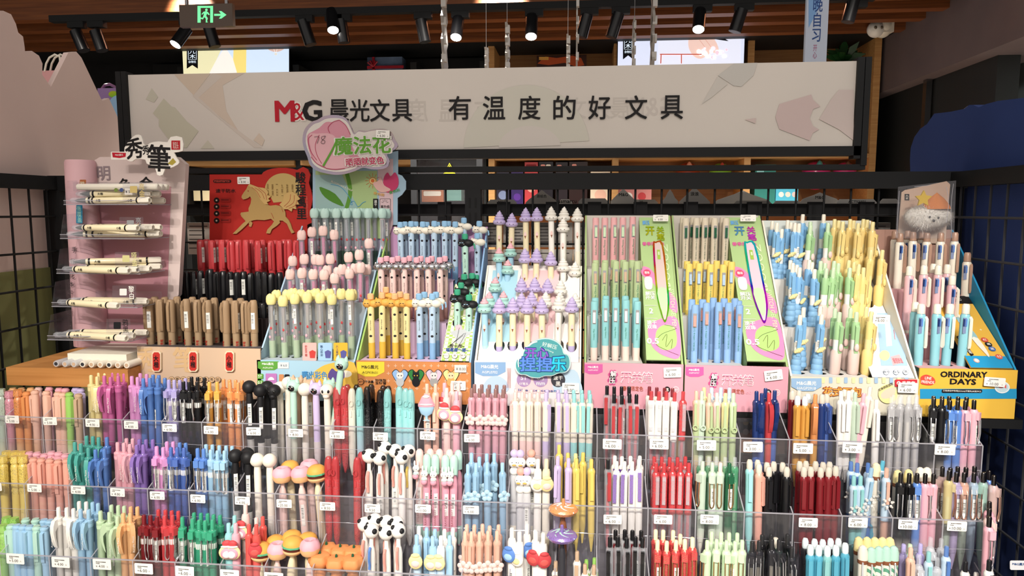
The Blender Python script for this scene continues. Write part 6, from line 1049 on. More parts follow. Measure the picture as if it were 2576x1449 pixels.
for x0_, x1_, c_, lft in ((1232, 1298, '#a4cede', .0003), (1304, 1402, '#e6c0c4', .0003)): p.poly('colour_band', [(x0_ + 8, 680), (x1_ + 6, 680), (x1_ - 12, 860), (x0_ - 12, 860)], M('c', c_), lift=-.00135 + .0013)
sk.poly('logo_tab', [(1195, 911), (1272, 911), (1272, 935), (1250, 946), (1215, 946), (1195, 938)], M('c', '#84a8cf')); logo(sk, 1232, 922, 10, None, 'AGPL0702', 14)
sk.poly('blue_patch', [(1215, 985), (1225, 955), (1250, 945), (1275, 960), (1275, 985)], M('c', '#b4cce4'), smooth=3); sk.poly('pink_patch', [(1300, 985), (1310, 940), (1345, 930), (1380, 945), (1390, 985)], M('c', '#eac8cc'), smooth=3); sk.poly('blue_patch', [(1395, 985), (1400, 940), (1445, 930), (1460, 960), (1460, 985)], M('c', '#bcd4e6'), smooth=3)
for x, c_, s1, s2 in ((1318, '#a88cb8', 'ST', 'ST笔头'), (1360, '#a88cb8', '0.5', 'mm'), (1404, '#3a3a42', '速干', '黑')): sk.disc('round_print', x, 955, 18, M('c', c_)); sk.text(s1, x, 950, 11, M('c', 'white')); sk.text(s2, x, 965, 7 if s2 != '黑' else 12, M('c', 'white'))
sk.text('I like ice cream', 1350, 981, 6, M('c', '#3a5a9c'), w=110)
for q in range(4): sk.line('pen_scribble', [(1276 + q * 3, 925), (1278 + q * 2, 945), (1275 + q * 3, 975)], .8, M('c', '#a85a50'), smooth=3)
tagcard(0, 1412, 962, '8.00', 'low on the swirl display front', 47, 28, Y=FR - .006)
h = root('cloud_sign', (at(1365, 940, 1.178).x, 1.178, at(1365, 945, 1.178).z), 'teal cloud-shaped sign with purple and cyan lettering', 'sign'); q = Panel((at(1300, 940, 1.180).x, 1.180, 1.24), UX, UZ, h)
CO = [(1296, 925), (1298, 906), (1312, 898), (1318, 880), (1335, 862), (1356, 852), (1380, 850), (1402, 858), (1415, 872), (1420, 888), (1432, 894), (1436, 912), (1432, 928), (1422, 936), (1405, 938), (1390, 944), (1370, 945), (1355, 950), (1335, 948), (1322, 942), (1306, 940)]
q.poly('cloud_card', CO, M('c', '#c4dcdc'), .004, lift=0, smooth=3); ic = lambda k: [(1366 + (x - 1366) * k, 901 + (y - 901) * k) for x, y in CO]; q.poly('cloud_face', ic(.955), M('c', '#4fa0a6'), .0006, lift=.004, smooth=3)
q.line('shine_print', [(1307, 900), (1304, 910), (1306, 922)], 2.4, M('c', 'white'), lift=.005, smooth=3); q.line('shine_print', [(1330, 870), (1340, 862), (1352, 858)], 2.4, M('c', 'white'), lift=.005, smooth=3)
q.text('好解压', 1383, 868, 11, M('c', '#cfe6e2'), w=38, rot=-.25, bold=.02, lift=.005); q.text('Duang Duang', 1376, 879, 5, M('c', '#cfe6e2'), w=36, rot=-.35, lift=.005)
for s_, x, y, hh, w_, c_ in (('开心', 1351, 887, 27, 58, '#8a5ac8'), ('捏捏', 1349, 915, 36, 82, '#5a8ae0'), ('乐', 1405, 913, 38, 38, '#2ac8e6')): q.text(s_, x, y, hh + 4, M('c', '#1c4a86'), w=w_ + 4, bold=.10, lift=.0052); q.text(s_, x, y, hh, M('c', c_), w=w_, bold=.04, lift=.006)
# ================================================================== switch pens: two displays
Z6 = lambda pts: [(1460 + x / 2.957, 520 + y / 2.957) for x, y in pts]
SP = {k: switch(*v) for k, v in dict(pink=('#dda6a8', '#dda6a8', 'palegreen', 'Sakura Mousse'), green=('leaf', 'leaf', 'tan', 'Matcha Choco'), teal=('#8fcbcf', '#e6cfc6', 'white', 'Creamy Mint'), beige=('beige', 'beige', 'darkgreen', 'NO·BUG | OPEN & CLOSE'), yellow=('yellow', 'yellow', 'powder', 'NO·BUG | OPEN & CLOSE'), blue=('#8ab0de', '#8ab0de', 'coral', 'NO·BUG | OPEN & CLOSE')).items()}
R6 = (0, 0, .25)
def swl(c, lst, where, Y, rz=R6): return line_of(SP[c], .142, {'green': 'matcha green', 'teal': 'teal'}.get(c, c) + ' switch pen', 'switch_pen', where, Z6(lst), Y, rz=rz, jit=.008)
A_, B_ = 'first switch display', 'second switch display'
f0 = swl('teal', [(105, 705), (187, 690), (265, 690), (340, 695), (425, 705)], 'front line, ' + A_, 1.220); f0 += swl('teal', [(110, 678), (190, 664), (262, 674), (335, 664), (412, 678)], 'rear line, ' + A_, 1.247, (.6, -.6))
f1 = swl('green', [(110, 420), (182, 415), (265, 405), (335, 408), (425, 405)], 'front line, ' + A_, 1.294); f1 += swl('green', [(115, 398), (185, 398), (250, 396), (320, 396), (385, 398), (440, 402)], 'rear line, ' + A_, 1.320, (.6, -.6))
f2 = swl('pink', [(115, 82), (183, 82), (250, 80), (317, 80), (390, 75)], 'front line, ' + A_, 1.372)
F_ROWS = [f0, f1, f2]
g0 = swl('blue', [(855, 730), (940, 715), (1030, 712), (1105, 715), (1185, 732)], 'front line, ' + B_, 1.220); g0 += swl('blue', [(830, 690), (910, 690), (990, 678), (1070, 682), (1150, 682), (1178, 700)], 'rear line, ' + B_, 1.247, (.6, -.6, 0))
g1 = swl('yellow', [(810, 425), (885, 420), (970, 428), (1065, 430), (1125, 410)], 'front line, ' + B_, 1.294); g1 += swl('yellow', [(795, 405), (860, 405), (940, 408), (1015, 402), (1090, 402)], 'rear line, ' + B_, 1.320, (.6, -.6))
g2 = swl('beige', [(785, 85), (865, 84), (930, 82), (1000, 84), (1085, 84)], 'front line, ' + B_, 1.368); g2 += swl('beige', [(765, 80), (840, 80), (905, 80), (980, 80), (1060, 80)], 'rear line, ' + B_, 1.392, (.6, -.6))
for idx, (x0, x1, rows, dx, wds, hx) in enumerate(((1470, 1719, [f0, f1, f2], 0, 'pink-fronted display of pink, green and teal switch pens', '#c0c83a'), (1723, 1983, [g0, g1, g2], 253, 'pink-fronted display of beige, yellow and blue switch pens', '#2a50c8'))):
    xi = at(1624 + dx * 1.0, 908, FR).x
    e, sk, a, b = display('switch_pen_display', wds, x0, x1, 914 + idx * 6, 542, (M('c', '#dd9fae'), M('c', '#a0b87c'), M('c', '#cfc8c0'), M('c', '#c9c6c2')), [(1.193, 915 + idx * 6), (1.268, 797), (1.342, 678)], rows, inner_x1=xi)
    yb0, yb1 = 905 + idx * 3, 912 + idx * 6; bl = at(1626 + dx, yb0, FR + .003); tl = at(1606 + dx * .94 + 2, 547, BK - .012)
    p = Panel(bl, UX, Vector((0, BK - .012 - FR - .003, tl.z - bl.z)), e)
    q4 = [(1625 + dx, yb0), (1719 + dx * 1.03, yb1), (1688 + dx * .86, 545), (1606 + dx * .915, 545)]
    GX = [Vector(bl), Vector((b.x - .004, bl.y, bl.z)), Vector((b.x - .004, BK - .012, tl.z)), Vector((bl.x, BK - .012, tl.z))]
    part('art_panel', MB().add(GX + [v + Vector((0, .002, -.002)) for v in GX], [(0, 1, 2, 3), (7, 6, 5, 4), (0, 4, 5, 1), (1, 5, 6, 2), (2, 6, 7, 3), (3, 7, 4, 0)]), M('c', '#a5c084'), e)
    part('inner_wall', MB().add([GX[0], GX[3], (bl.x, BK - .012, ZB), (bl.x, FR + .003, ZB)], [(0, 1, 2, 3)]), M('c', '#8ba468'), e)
    # printed artwork, laid out in the panel's own fractions (across, up)
    Wd = GX[1].x - GX[0].x; Hh = (GX[3] - GX[0]).length
    def uvp(nme, pts, mat, l, smooth=0, th=.0001): pts = [(u * Wd, v * Hh) for u, v in pts]; pts = curve(pts, smooth) if smooth else pts; part(nme, MB().prism(pts, p.O + p.N * l, p.U, p.V, th), mat, e)
    def uvt(s_, u, v, h_, w_, mat, l=.0012, rot=0, bold=.02, name='lettering'):
        vs, fs, (gw, gh) = glyphs(s_, bold, 1.0, 0.0); kx, ky = w_ * Wd / gw, h_ * Hh / gh; cr, sr = math.cos(rot), math.sin(rot); o = []
        for x, y, q in vs:
            x, y = x * kx, y * ky
            if rot: x, y = x * cr - y * sr, x * sr + y * cr
            o.append(p.O + p.U * (u * Wd + x) + p.V * (v * Hh + y) + p.N * (l + q))
        part(name, MB().add(o, fs), mat, e)
    PK2 = M('c', '#de86b4'); WH = M('c', 'white')
    uvp('pink_swash', [(0, .62), (.3, .60), (.65, .48), (1, .40), (1, .30), (.7, .36), (.35, .50), (0, .56)], PK2, .0004, 4); uvp('pink_swash', [(.1, .20), (.5, .26), (1, .26), (1, .03), (.6, .02), (.2, .08)], PK2, .0003, 4); uvp('green_blob', [(.35, .18), (.6, .22), (.9, .2), (.9, .09), (.55, .06), (.32, .1)], M('c', '#a9d078'), .0006, 4)
    uvt('NOOOOe', .80, .62, .16 if False else .16, .62, M('c', '#cfe0b4'), .0009, -math.pi / 2, .02) if False else None
    for s_, v in zip('NOOOe', (.76, .69, .62, .55, .48)): uvt(s_, .80, v, .055, .16, M('c', '#cfe0b4'), .0009)
    vs, fs, (gw, gh) = glyphs('SWITCH GEL PEN', .0); k_ = .26 * Hh / gw
    part('lettering', MB().add([p.O + p.U * (.90 * Wd + y * k_) + p.V * (.33 * Hh - x * k_) + p.N * .001 for x, y, q in vs], fs), M('c', '#cfe0b4'), e)
    uvt('解压', .22, .955, .035, .24, M('c', '#6aa8dc'), bold=.05); uvt('开', .34, .89, .07, .30, M('h', '#3ac870' if idx == 0 else '#b070d0'), bold=.05); uvt('关\n笔', .68, .87, .11, .26, M('h', '#3ac870' if idx == 0 else '#e08a60'), bold=.05); uvt('春季限定色', .42, .79, .03, .72, M('c', '#d9609c'), bold=.03)
    uvp('red_flower', ring8(.16, .575, .12, .024, 12), M('c', '#d9486c'), .0012); uvt('微味', .16, .575, .02, .16, WH, .0016); uvp('pill_drawing', [(.08, .54), (.3, .54), (.3, .47), (.2, .455), (.08, .47)], M('c', '#f2d2da'), .0012, 3)
    for s_, v, w_ in (('解压\n开关', .415, .30), ('2', .31, .12), ('速干\n双珠', .22, .30), ('0.5', .115, .36)): uvt(s_, .22, v, .055 if '\n' in s_ else .036, w_, WH, .0014, bold=.04)
    for v in (.345, .26): uvp('white_rule', [(.04, v), (.4, v), (.4, v + .002), (.04, v + .002)], WH, .0012)
    # the big pen picture in foil outline
    pen = lambda m, o_: [(.44 - m, .78 + m * .25), (.50, .795 + m * .25), (.70 + m, .78 + m * .25), (.76 + m, .50), (.76 + m, .36), (.68 + m * .6, .27), (.62, .245 - m * .3), (.56 - m * .6, .27), (.46 - m, .40), (.43 - m, .60)]
    uvp('foil_outline', pen(.035, 0), M('h', hx), .0016, 3, .0006); uvp('pen_picture', pen(-.02, 0), M('c', '#cdb8b4' if idx == 0 else '#d8bcc8'), .0024, 3); uvp('pen_picture_grip', [(.46, .46), (.73, .46), (.73, .37), (.66, .29), (.56, .29), (.47, .38)], M('c', '#b8d0a8'), .0027, 2)
    uvp('switch_picture', [(.52, .74), (.62, .74), (.62, .67), (.52, .67)], M('c', '#9ab84a'), .003); uvp('switch_picture', [(.545, .725), (.6, .725), (.6, .70), (.545, .70)], M('c', '#c8d8b0'), .0034)
    def uvl(pts, mat, l): 
        P2 = curve([(u * Wd, v * Hh) for u, v in pts], 5, False); part('pen_scribble', MB().tube([p.O + p.U * u + p.V * v + p.N * l for u, v in P2], .00035, 4), mat, e)
    uvl([(.6, .22), (.95, .2), (.5, .16), (.3, .1), (.6, .06), (.95, .03)], M('c', '#3a2a30'), .001); uvl([(.5, .12), (.65, .16), (.6, .08), (.8, .13), (.75, .07)], M('c', '#5a4a2a'), .001)
    # pink front
    o_ = 1462 + 0 if idx == 0 else 1718; y_ = 0 if idx == 0 else 7; X6 = lambda x: x + (0 if idx == 0 else 254)
    sk.poly('logo_tab', [(X6(1471), 916 + y_), (X6(1516), 916 + y_), (X6(1516), 936 + y_), (X6(1503), 941 + y_), (X6(1482), 941 + y_), (X6(1471), 936 + y_)], M('c', '#cf5fa0')); logo(sk, X6(1492), 923 + y_, 6, None, 'AGPH4707', 8)
    for cx, cy in ((X6(1542), 942 + y_), (X6(1540), 957 + y_)):
        for q in range(6): sk.disc('flower_print', cx + 8 * math.cos(q * 1.047), cy + 8 * math.sin(q * 1.047), 5, M('c', '#c8578c'), lift=.0008, n=10)
        sk.disc('flower_print', cx, cy, 8, M('c', '#c8578c'), lift=.0008)
    sk.text('解', X6(1543), 940 + y_, 15, WH, bold=.03, lift=.0014); sk.text('压', X6(1540), 957 + y_, 15, WH, bold=.03, lift=.0014)
    for ch, x in zip('开关笔', (1575, 1602, 1628)): sk.text(ch, X6(x), 949 + y_, 28, WH, w=27, bold=.05, lift=.0014); sk.text(ch, X6(x), 949 + y_, 25, M('c', '#d37a9c'), w=24, bold=.005, lift=.002)
    sk.text('春季限定色', X6(1592), 977 + y_, 12, M('c', '#b05a40'), w=52, lift=.0014); sk.text('Spring', X6(1556), 977 + y_, 12, M('c', '#e6a8b8'), w=30, shear=.3, lift=.001); sk.text('ed', X6(1630), 979 + y_, 9, M('c', '#e6a8b8'), w=16, shear=.3, lift=.001); sk.disc('round_print', X6(1678), 980 + y_, 8, INK); sk.text('黑', X6(1678), 980 + y_, 8, WH); sk.disc('round_print', X6(1700), 980 + y_, 8, WH); sk.disc('round_print', X6(1700), 980 + y_, 7, M('c', '#dd9fae')); sk.text('速干', X6(1700), 980 + y_, 5, WH)
    tagcard(0, X6(1668), 924 + y_ + 0, '6.00', 'on the pink front of the ' + (A_ if idx == 0 else B_), 47, 26, rot=-.05 if idx == 0 else -.16, Y=FR - .006)
    tagcard(0, (1642, 1862)[idx], 540, '6.00', 'atop the green art panel of the ' + (A_ if idx == 0 else B_), 40, 17, Y=BK - .03)
# ================================================================== bread-clip pens
Z7 = lambda pts: [(1900 + x / 2.898, 520 + y / 2.898) for x, y in pts]
NB, NG, NY = bread('sky', '#7fb2dc', '#86b4da', 'butter'), bread('mint', '#a4cc96', '#dcc4bc', 'blush', 'loaf'), bread('butter', '#ecd28a', '#ecd28a', '#ecd28a', 'cheese')
def bl_(p_, w_, lst, where, Y): return line_of(p_, .148, w_, 'bread_clip_pen', where + ', bread-clip display', Z7(lst), Y, rz=(.5, -.5, 0, .9), jit=.03, tilt=.03)
NBw, NGw, NYw = 'blue pen with croissant clip', 'green pen with pink bread clip', 'yellow cheese-style pen'
f0 = bl_(NB, NBw, [(330, 790), (487, 785)], 'front line', 1.220) + bl_(NB, NBw, [(353, 735), (477, 725)], 'second line', 1.248) + bl_(NG, NGw, [(615, 768), (740, 768)], 'front line', 1.220) + bl_(NG, NGw, [(583, 740), (697, 740)], 'second line', 1.248) + bl_(NY, NYw, [(848, 765)], 'front line', 1.220) + bl_(NY, NYw, [(813, 730)], 'second line', 1.248)
f1 = bl_(NB, NBw, [(275, 410), (325, 443), (433, 455)], 'middle front line', 1.292) + bl_(NB, NBw, [(258, 390), (305, 425), (395, 388), (415, 405)], 'middle rear line', 1.320) + bl_(NG, NGw, [(520, 450), (572, 445), (690, 445)], 'middle front line', 1.292) + bl_(NG, NGw, [(478, 395), (510, 412), (577, 395), (607, 412)], 'middle rear line', 1.320) + bl_(NY, NYw, [(757, 420), (790, 443)], 'middle front line', 1.292) + bl_(NY, NYw, [(685, 390), (720, 405)], 'middle rear line', 1.320)
f2 = bl_(NB, NBw, [(160, 118), (195, 163), (290, 118), (320, 122)], 'highest front line', 1.366) + bl_(NB, NBw, [(125, 105), (238, 98), (262, 115), (348, 55), (500, 55)], 'highest rear line', 1.392) + bl_(NG, NGw, [(405, 135), (532, 118)], 'highest front line', 1.366) + bl_(NG, NGw, [(403, 110), (505, 112)], 'highest rear line', 1.392) + bl_(NY, NYw, [(640, 108), (752, 120), (858, 110)], 'highest front line', 1.366) + bl_(NY, NYw, [(580, 90), (610, 100), (693, 90), (718, 100), (790, 90), (818, 95)], 'highest rear line', 1.392)
fx = bl_(NY, NYw, [(845, 315), (928, 315)], 'holes above the art panel', 1.335)
xi = at(2198, 925, FR).x
e, sk, a, b = display('bread_clip_pen_display', 'cream and blue display of blue, green and yellow bread-clip pens', 1988, 2310, 949, 555, (M('c', '#d9d4c2'), M('c', 'ivory'), M('c', '#d6dcd8'), M('c', '#dcd9d4')), [(1.193, 950), (1.268, 828), (1.342, 705)], [f0, f1, f2], inner_x1=xi)
zs2 = at(2200, 790, 1.29).z; p = slope(e, xi, b.x - .004, FR + .003, b.z - .002, 1.39, at(2180, 700, 1.39).z, M('c', '#dfe4e8'), fx)
p.poly('art_print', [(2206, 788), (2256, 788), (2283, 920), (2216, 920)], M('c', '#a4c4e0')); p.poly('pen_picture', [(2226, 808), (2238, 808), (2244, 870), (2230, 872)], M('c', '#ece4d8')); p.poly('pink_print', [(2240, 898), (2262, 892), (2272, 912), (2246, 920)], M('c', '#e6b0b4')); p.text('握感舒适', 2258, 908, 13, M('c', '#b03a4a'), w=24)
p.disc('yellow_print', 2225, 895, 13, M('c', '#ece0a4')); p.line('red_arrow', [(2248, 830), (2251, 855)], 1, M('c', '#d0503c'))
for x, s_ in ((2229, '速干'), (2254, '0.5'), (2278, '黑')): p.disc('round_print', x, 937, 7.5, M('c', '#6a7a90')); p.disc('round_print', x, 937, 6.8, M('c', '#dfe4e8')); p.text(s_, x, 937, 6, M('c', '#3a4a60'))
tagcard(0, 2198, 795, '6.00', 'on the art panel of the bread-clip display', 38, 16, Y=1.215)
for q in range(12): sk.rrect('awning_stripe', 2066 + q * 19, 949, 2075 + q * 19, 964, M('c', '#9cb8d4' if q % 2 else '#e6dca8'), 2)
sk.poly('logo_tab', [(1990, 951), (2066, 951), (2066, 972), (2046, 983), (2010, 983), (1990, 972)], M('c', '#94b6d8')); logo(sk, 2028, 963, 11, None, 'HAGP2918', 13)
sk.text('花式面包', 2118, 985, 26, M('c', '#a8582c'), w=100, bold=.08); sk.text('花式面包', 2118, 985, 22, M('c', '#e6a84a'), w=94, bold=.02); sk.rrect('red_tab', 2250, 954, 2306, 972, M('c', '#c22c38'), 2, lift=.002); sk.text('奇趣集', 2284, 963, 10, WH, w=34, bold=.03, lift=.0026); sk.disc('logo_ring', 2259, 963, 5, WH, lift=.0026); sk.disc('logo_ring', 2259, 963, 3, M('c', '#c22c38'), lift=.003)
sk.disc('yellow_print', 2232, 990, 24, M('c', '#e6dc9a')); sk.poly('hand_print', [(2215, 990), (2232, 976), (2250, 975), (2246, 996), (2220, 1002)], M('c', '#e8c8b4'), smooth=3); sk.text('立体烘焙造型', 2226, 972, 7, INK, w=40, rot=.5, lift=.003)
tagcard(0, 2259, 962, '6.00', 'on the front corner of the bread-clip display', 48, 27, Y=FR - .009)
# ================================================================== three-colour pens
Z8 = lambda pts: [(2200 + x / 2.497, 440 + y / 2.497) for x, y in pts]
MB_, MP, MT = multi('ivory', '#b08c78'), multi('#e0b4ba', 'ivory'), multi('#8cc8d4', 'ivory')
def ml(p_, w_, lst, where, Y): return line_of(p_, .14, w_, 'multicolour_pen', where + ', multicolour display', Z8(lst), Y, rz=(0, .35, -.2), jit=.02)
f0 = ml(MT, 'teal three-colour pen', [(296, 810), (396, 810), (478, 810), (577, 810)], 'front line', 1.222) + ml(MT, 'teal three-colour pen', [(258, 798)], 'second line', 1.248)
f1 = ml(MP, 'pink three-colour pen', [(222, 573), (313, 567), (403, 568), (490, 632)], 'middle front line', 1.294) + ml(MP, 'pink three-colour pen', [(372, 558), (460, 562)], 'middle rear line', 1.320)
f2 = ml(MB_, 'ivory three-colour pen with brown clip', [(163, 365), (243, 358), (332, 363), (418, 362), (507, 360)], 'highest front line', 1.366) + ml(MB_, 'ivory three-colour pen with brown clip', [(130, 350), (210, 350), (300, 352)], 'highest rear line', 1.392)
fq = ml(MB_, 'ivory three-colour pen with brown clip', [(585, 487)], 'over the yellow art panel', 1.345)
xi = at(2452, 925, FR).x
e, sk, a, b = display('multicolour_pen_display', 'yellow and blue display of teal, pink and ivory three-colour pens', 2312, 2558, 928, 578, (M('c', '#e2b544'), M('c', '#2490c0'), M('c', '#b08a7c'), M('c', '#d8a8ac')), [(1.193, 929), (1.268, 845), (1.342, 730)], [f0, f1, f2], inner_x1=xi, left=False)
for i in (0,):
    bl = at(2455, 925, FR + .003); zt_ = at(2440, 745, 1.34).z; GX = [Vector((xi - .004, FR + .003, bl.z)), Vector((b.x - .004, FR + .003, bl.z)), Vector((b.x - .004, 1.34, zt_)), Vector((xi - .004 - .0, 1.34, zt_))]
    part('art_panel', MB().add(GX + [v + Vector((0, .002, -.002)) for v in GX], [(0, 1, 2, 3), (7, 6, 5, 4), (0, 4, 5, 1), (1, 5, 6, 2), (2, 6, 7, 3), (3, 7, 4, 0)]), M('c', '#e0b048'), e)
    part('pink_tread', MB().box(xi, b.x - .004, 1.341, BK, zt_ - .002, zt_), M('c', '#d8a8ac'), e)
    p = Panel(GX[0], UX, GX[3] - GX[0], e); Wd = GX[1].x - GX[0].x; Hh = (GX[3] - GX[0]).length
    uvp('black_tab', [(0, .88), (1, .88), (1, 1), (0, 1)], INK, .0004); uvt('M&G晨光', .45, .95, .05, .6, WH, .001); uvt('GGP80505', .45, .895, .025, .3, WH, .001); uvp('blue_band', [(0, 0), (1, 0), (1, .15), (0, .15)], M('c', '#2490c0'), .0004)
    uvp('pen_picture', [(.30, .80), (.42, .80), (.56, .50), (.58, .38), (.42, .38), (.36, .5)], M('c', '#8cb4bc'), .0008, 2); uvp('pen_picture', [(.42, .38), (.58, .38), (.62, .22), (.58, .13), (.52, .2)], M('c', '#e6dcd0'), .001, 2); uvp('pen_clip_picture', [(.38, .74), (.44, .74), (.52, .52), (.46, .52)], M('c', 'ivory'), .0014)
    uvp('black_strip', [(.06, .40), (.15, .42), (.24, .16), (.15, .14)], INK, .0008); uvt('三\n色\n按\n动', .15, .28, .22, .07, WH, .0012, .12)
    for u, v, c_, s_ in ((.72, .36, '#d0503c', '红'), (.75, .30, '#16161a', '黑'), (.77, .24, '#3a64a8', '蓝'), (.82, .14, '#d0604c', '0.5')): uvp('round_print', ring8(u, v, .085, .032, 14), M('c', c_), .0012); uvt(s_, u, v, .026, .09, WH, .0018)
    uvp('clock_print', ring8(.22, .085, .07, .028, 12), M('c', 'coral'), .001); uvp('clock_print', ring8(.22, .085, .05, .02, 12), M('c', 'ivory'), .0014); uvp('star_print', ring8(.6, .68, .03, .012, 4), M('c', 'cream'), .001); uvp('star_print', ring8(.78, .5, .03, .012, 4), M('c', 'cream'), .001)
sk.rrect('blue_band', 2314, 978, 2557, 1003, M('c', '#2490c0')); sk.text('ORDINARY', 2424, 942, 15, INK, w=118, bold=.06, rot=.01); sk.text('DAYS', 2422, 960, 15, INK, w=66, bold=.06)
sk.poly('red_blob', curve([(2316, 948), (2330, 942), (2348, 950), (2352, 962), (2340, 969), (2318, 966), (2316, 960)], 4), M('c', '#cf4a3a')); sk.text('LINE\nFRIENDS', 2334, 956, 17, WH, w=32, bold=.02, rot=-.06)
sk.rrect('black_pill', 2368, 979, 2470, 988, INK, 4); sk.text('三色按动中性笔|0.5mm|子弹头|40支/PCS', 2419, 983.5, 5, WH, w=96)
sk.disc('fishbowl_print', 2520, 974, 19, M('c', '#dfe8ec'), ry=15); sk.disc('fishbowl_print', 2520, 974, 16, M('c', '#bcd4dc'), ry=12); sk.disc('fish_print', 2517, 972, 7, M('c', 'scarlet'), ry=4); sk.poly('fish_print', [(2522, 972), (2530, 967), (2530, 977)], M('c', 'scarlet'))
tagcard(0, 2476, 949, '10.00', 'on the yellow front of the multicolour display', 52, 24, rot=.05, Y=FR - .007)
# ------------------------------------------------------------------ plush charm in its clear bag
Y = 1.392; e = root('plush_keyring', (at(2325, 590, Y).x, Y, at(2325, 640, Y).z), 'fluffy white plush with orange cap and yellow star in a clear bag', 'plush toy'); Z8r = Z8
pn = Panel((at(2260, 590, Y + .02).x, Y + .02, 1.4), UX, UZ, e); pn.poly('backing_card', Z8([(168, 110), (190, 95), (450, 40), (472, 60), (440, 430), (140, 430)]), M('r', '#d8cdc0', '#c07a44'), .002, lift=0); pn.rrect('brand_mark', 2274, 488, 2286, 504, INK, 1, lift=.0024); pn.text('九木', 2280, 496, 12, M('c', 'ivory'), w=7, vertical=True, lift=.003)
c = at(2332, 545, Y); 
random.seed(11); m = MB()
m.ball((c.x, c.y - .004, c.z), (.041, .016, .021), 24, 16)
for q in range(4200):
    u, v = random.uniform(0, 6.283), math.asin(random.uniform(-1, 1)); d = Vector((math.cos(v) * math.cos(u), math.cos(v) * math.sin(u), math.sin(v))); s_ = Vector((c.x + .041 * d.x, c.y - .004 + .016 * d.y, c.z + .021 * d.z)); t_ = d * random.uniform(.002, .0065) + Vector((random.gauss(0, .002), random.gauss(0, .0012), random.gauss(-.0015, .002))); w_ = d.cross(Vector((.3, .2, 1))).normalized() * .0004
    m.add([s_ - w_, s_ + w_, s_ + t_], [(0, 1, 2)])
part('fur_body', m, M('f', '#f6f2ec'), e); m = MB(); m.lathe([(.026, c.z + .014), (.022, c.z + .022), (.013, c.z + .033), (0, c.z + .044)], 18, c.x + .012, c.y - .006, 1, .6); part('orange_cap', m, M('f', '#d9864a'), e)
st = [(math.cos(math.pi / 2 + q * math.pi / 5) * (.015 if q % 2 == 0 else .0075), math.sin(math.pi / 2 + q * math.pi / 5) * (.015 if q % 2 == 0 else .0075)) for q in range(10)]
s0 = at(2321, 500, Y - .022); part('felt_star', MB().prism(st, Vector((s0.x, Y - .022, s0.z)), UX, UZ, .004), M('f', '#e8c23e'), e)
for px, py, rr in ((2339, 546, .0018), (2361, 548, .0018), (2349, 555, .0024)): t_ = at(px, py, Y - .021); part('eye' if rr < .002 else 'nose', MB().ball(t_, rr, 8, 6), M('p', '#141418'), e)
pn2 = Panel((at(2250, 590, Y - .03).x, Y - .03, 1.4), UX, UZ, e); pn2.poly('clear_bag', [(2252, 600), (2259, 470), (2405, 454), (2400, 600)], FILM, .0004, lift=0)
for q in ([(2262, 480), (2258, 540), (2256, 598)], [(2398, 462), (2392, 520), (2394, 598)], [(2380, 470), (2386, 510), (2380, 560)], [(2300, 470), (2340, 466)]): pn2.line('bag_crease', q, 1.4, EDGE, lift=.0006, smooth=3)
# ================================================================== clear stepped trays full of pens
CW = {'hotpink': 'hot-pink', 'paleblue': 'pale-blue', 'palegreen': 'pale-green', 'darkgreen': 'dark-green', 'rosegold': 'rose-gold', 'sage': 'sage-green', 'clear': 'colourless', 'blush': 'blush-pink'}
CROP = {1: 0, 2: 640, 3: 1280, 4: 1926}
FACE, FTOP, TIER = (1.105, 1.04, .975), (1.149, 1.058, .972), ('top', 'middle', 'lowest')
DIV = ([-40, 14, 107, 211, 308, 408, 508, 611, 720, 835, 940, 1050, 1162, 1280, 1395, 1502, 1625, 1742, 1862, 1985, 2105, 2225, 2350, 2470],
       [-30, 62, 172, 272, 372, 475, 587, 692, 800, 912, 1040, 1162, 1275, 1395, 1502, 1630, 1750, 1872, 1995, 2118, 2245, 2372, 2505],
       [-60, 0, 125, 228, 335, 441, 554, 665, 785, 905, 1030, 1160, 1280, 1395, 1502, 1635, 1755, 1880, 2000, 2130, 2260, 2385, 2512])
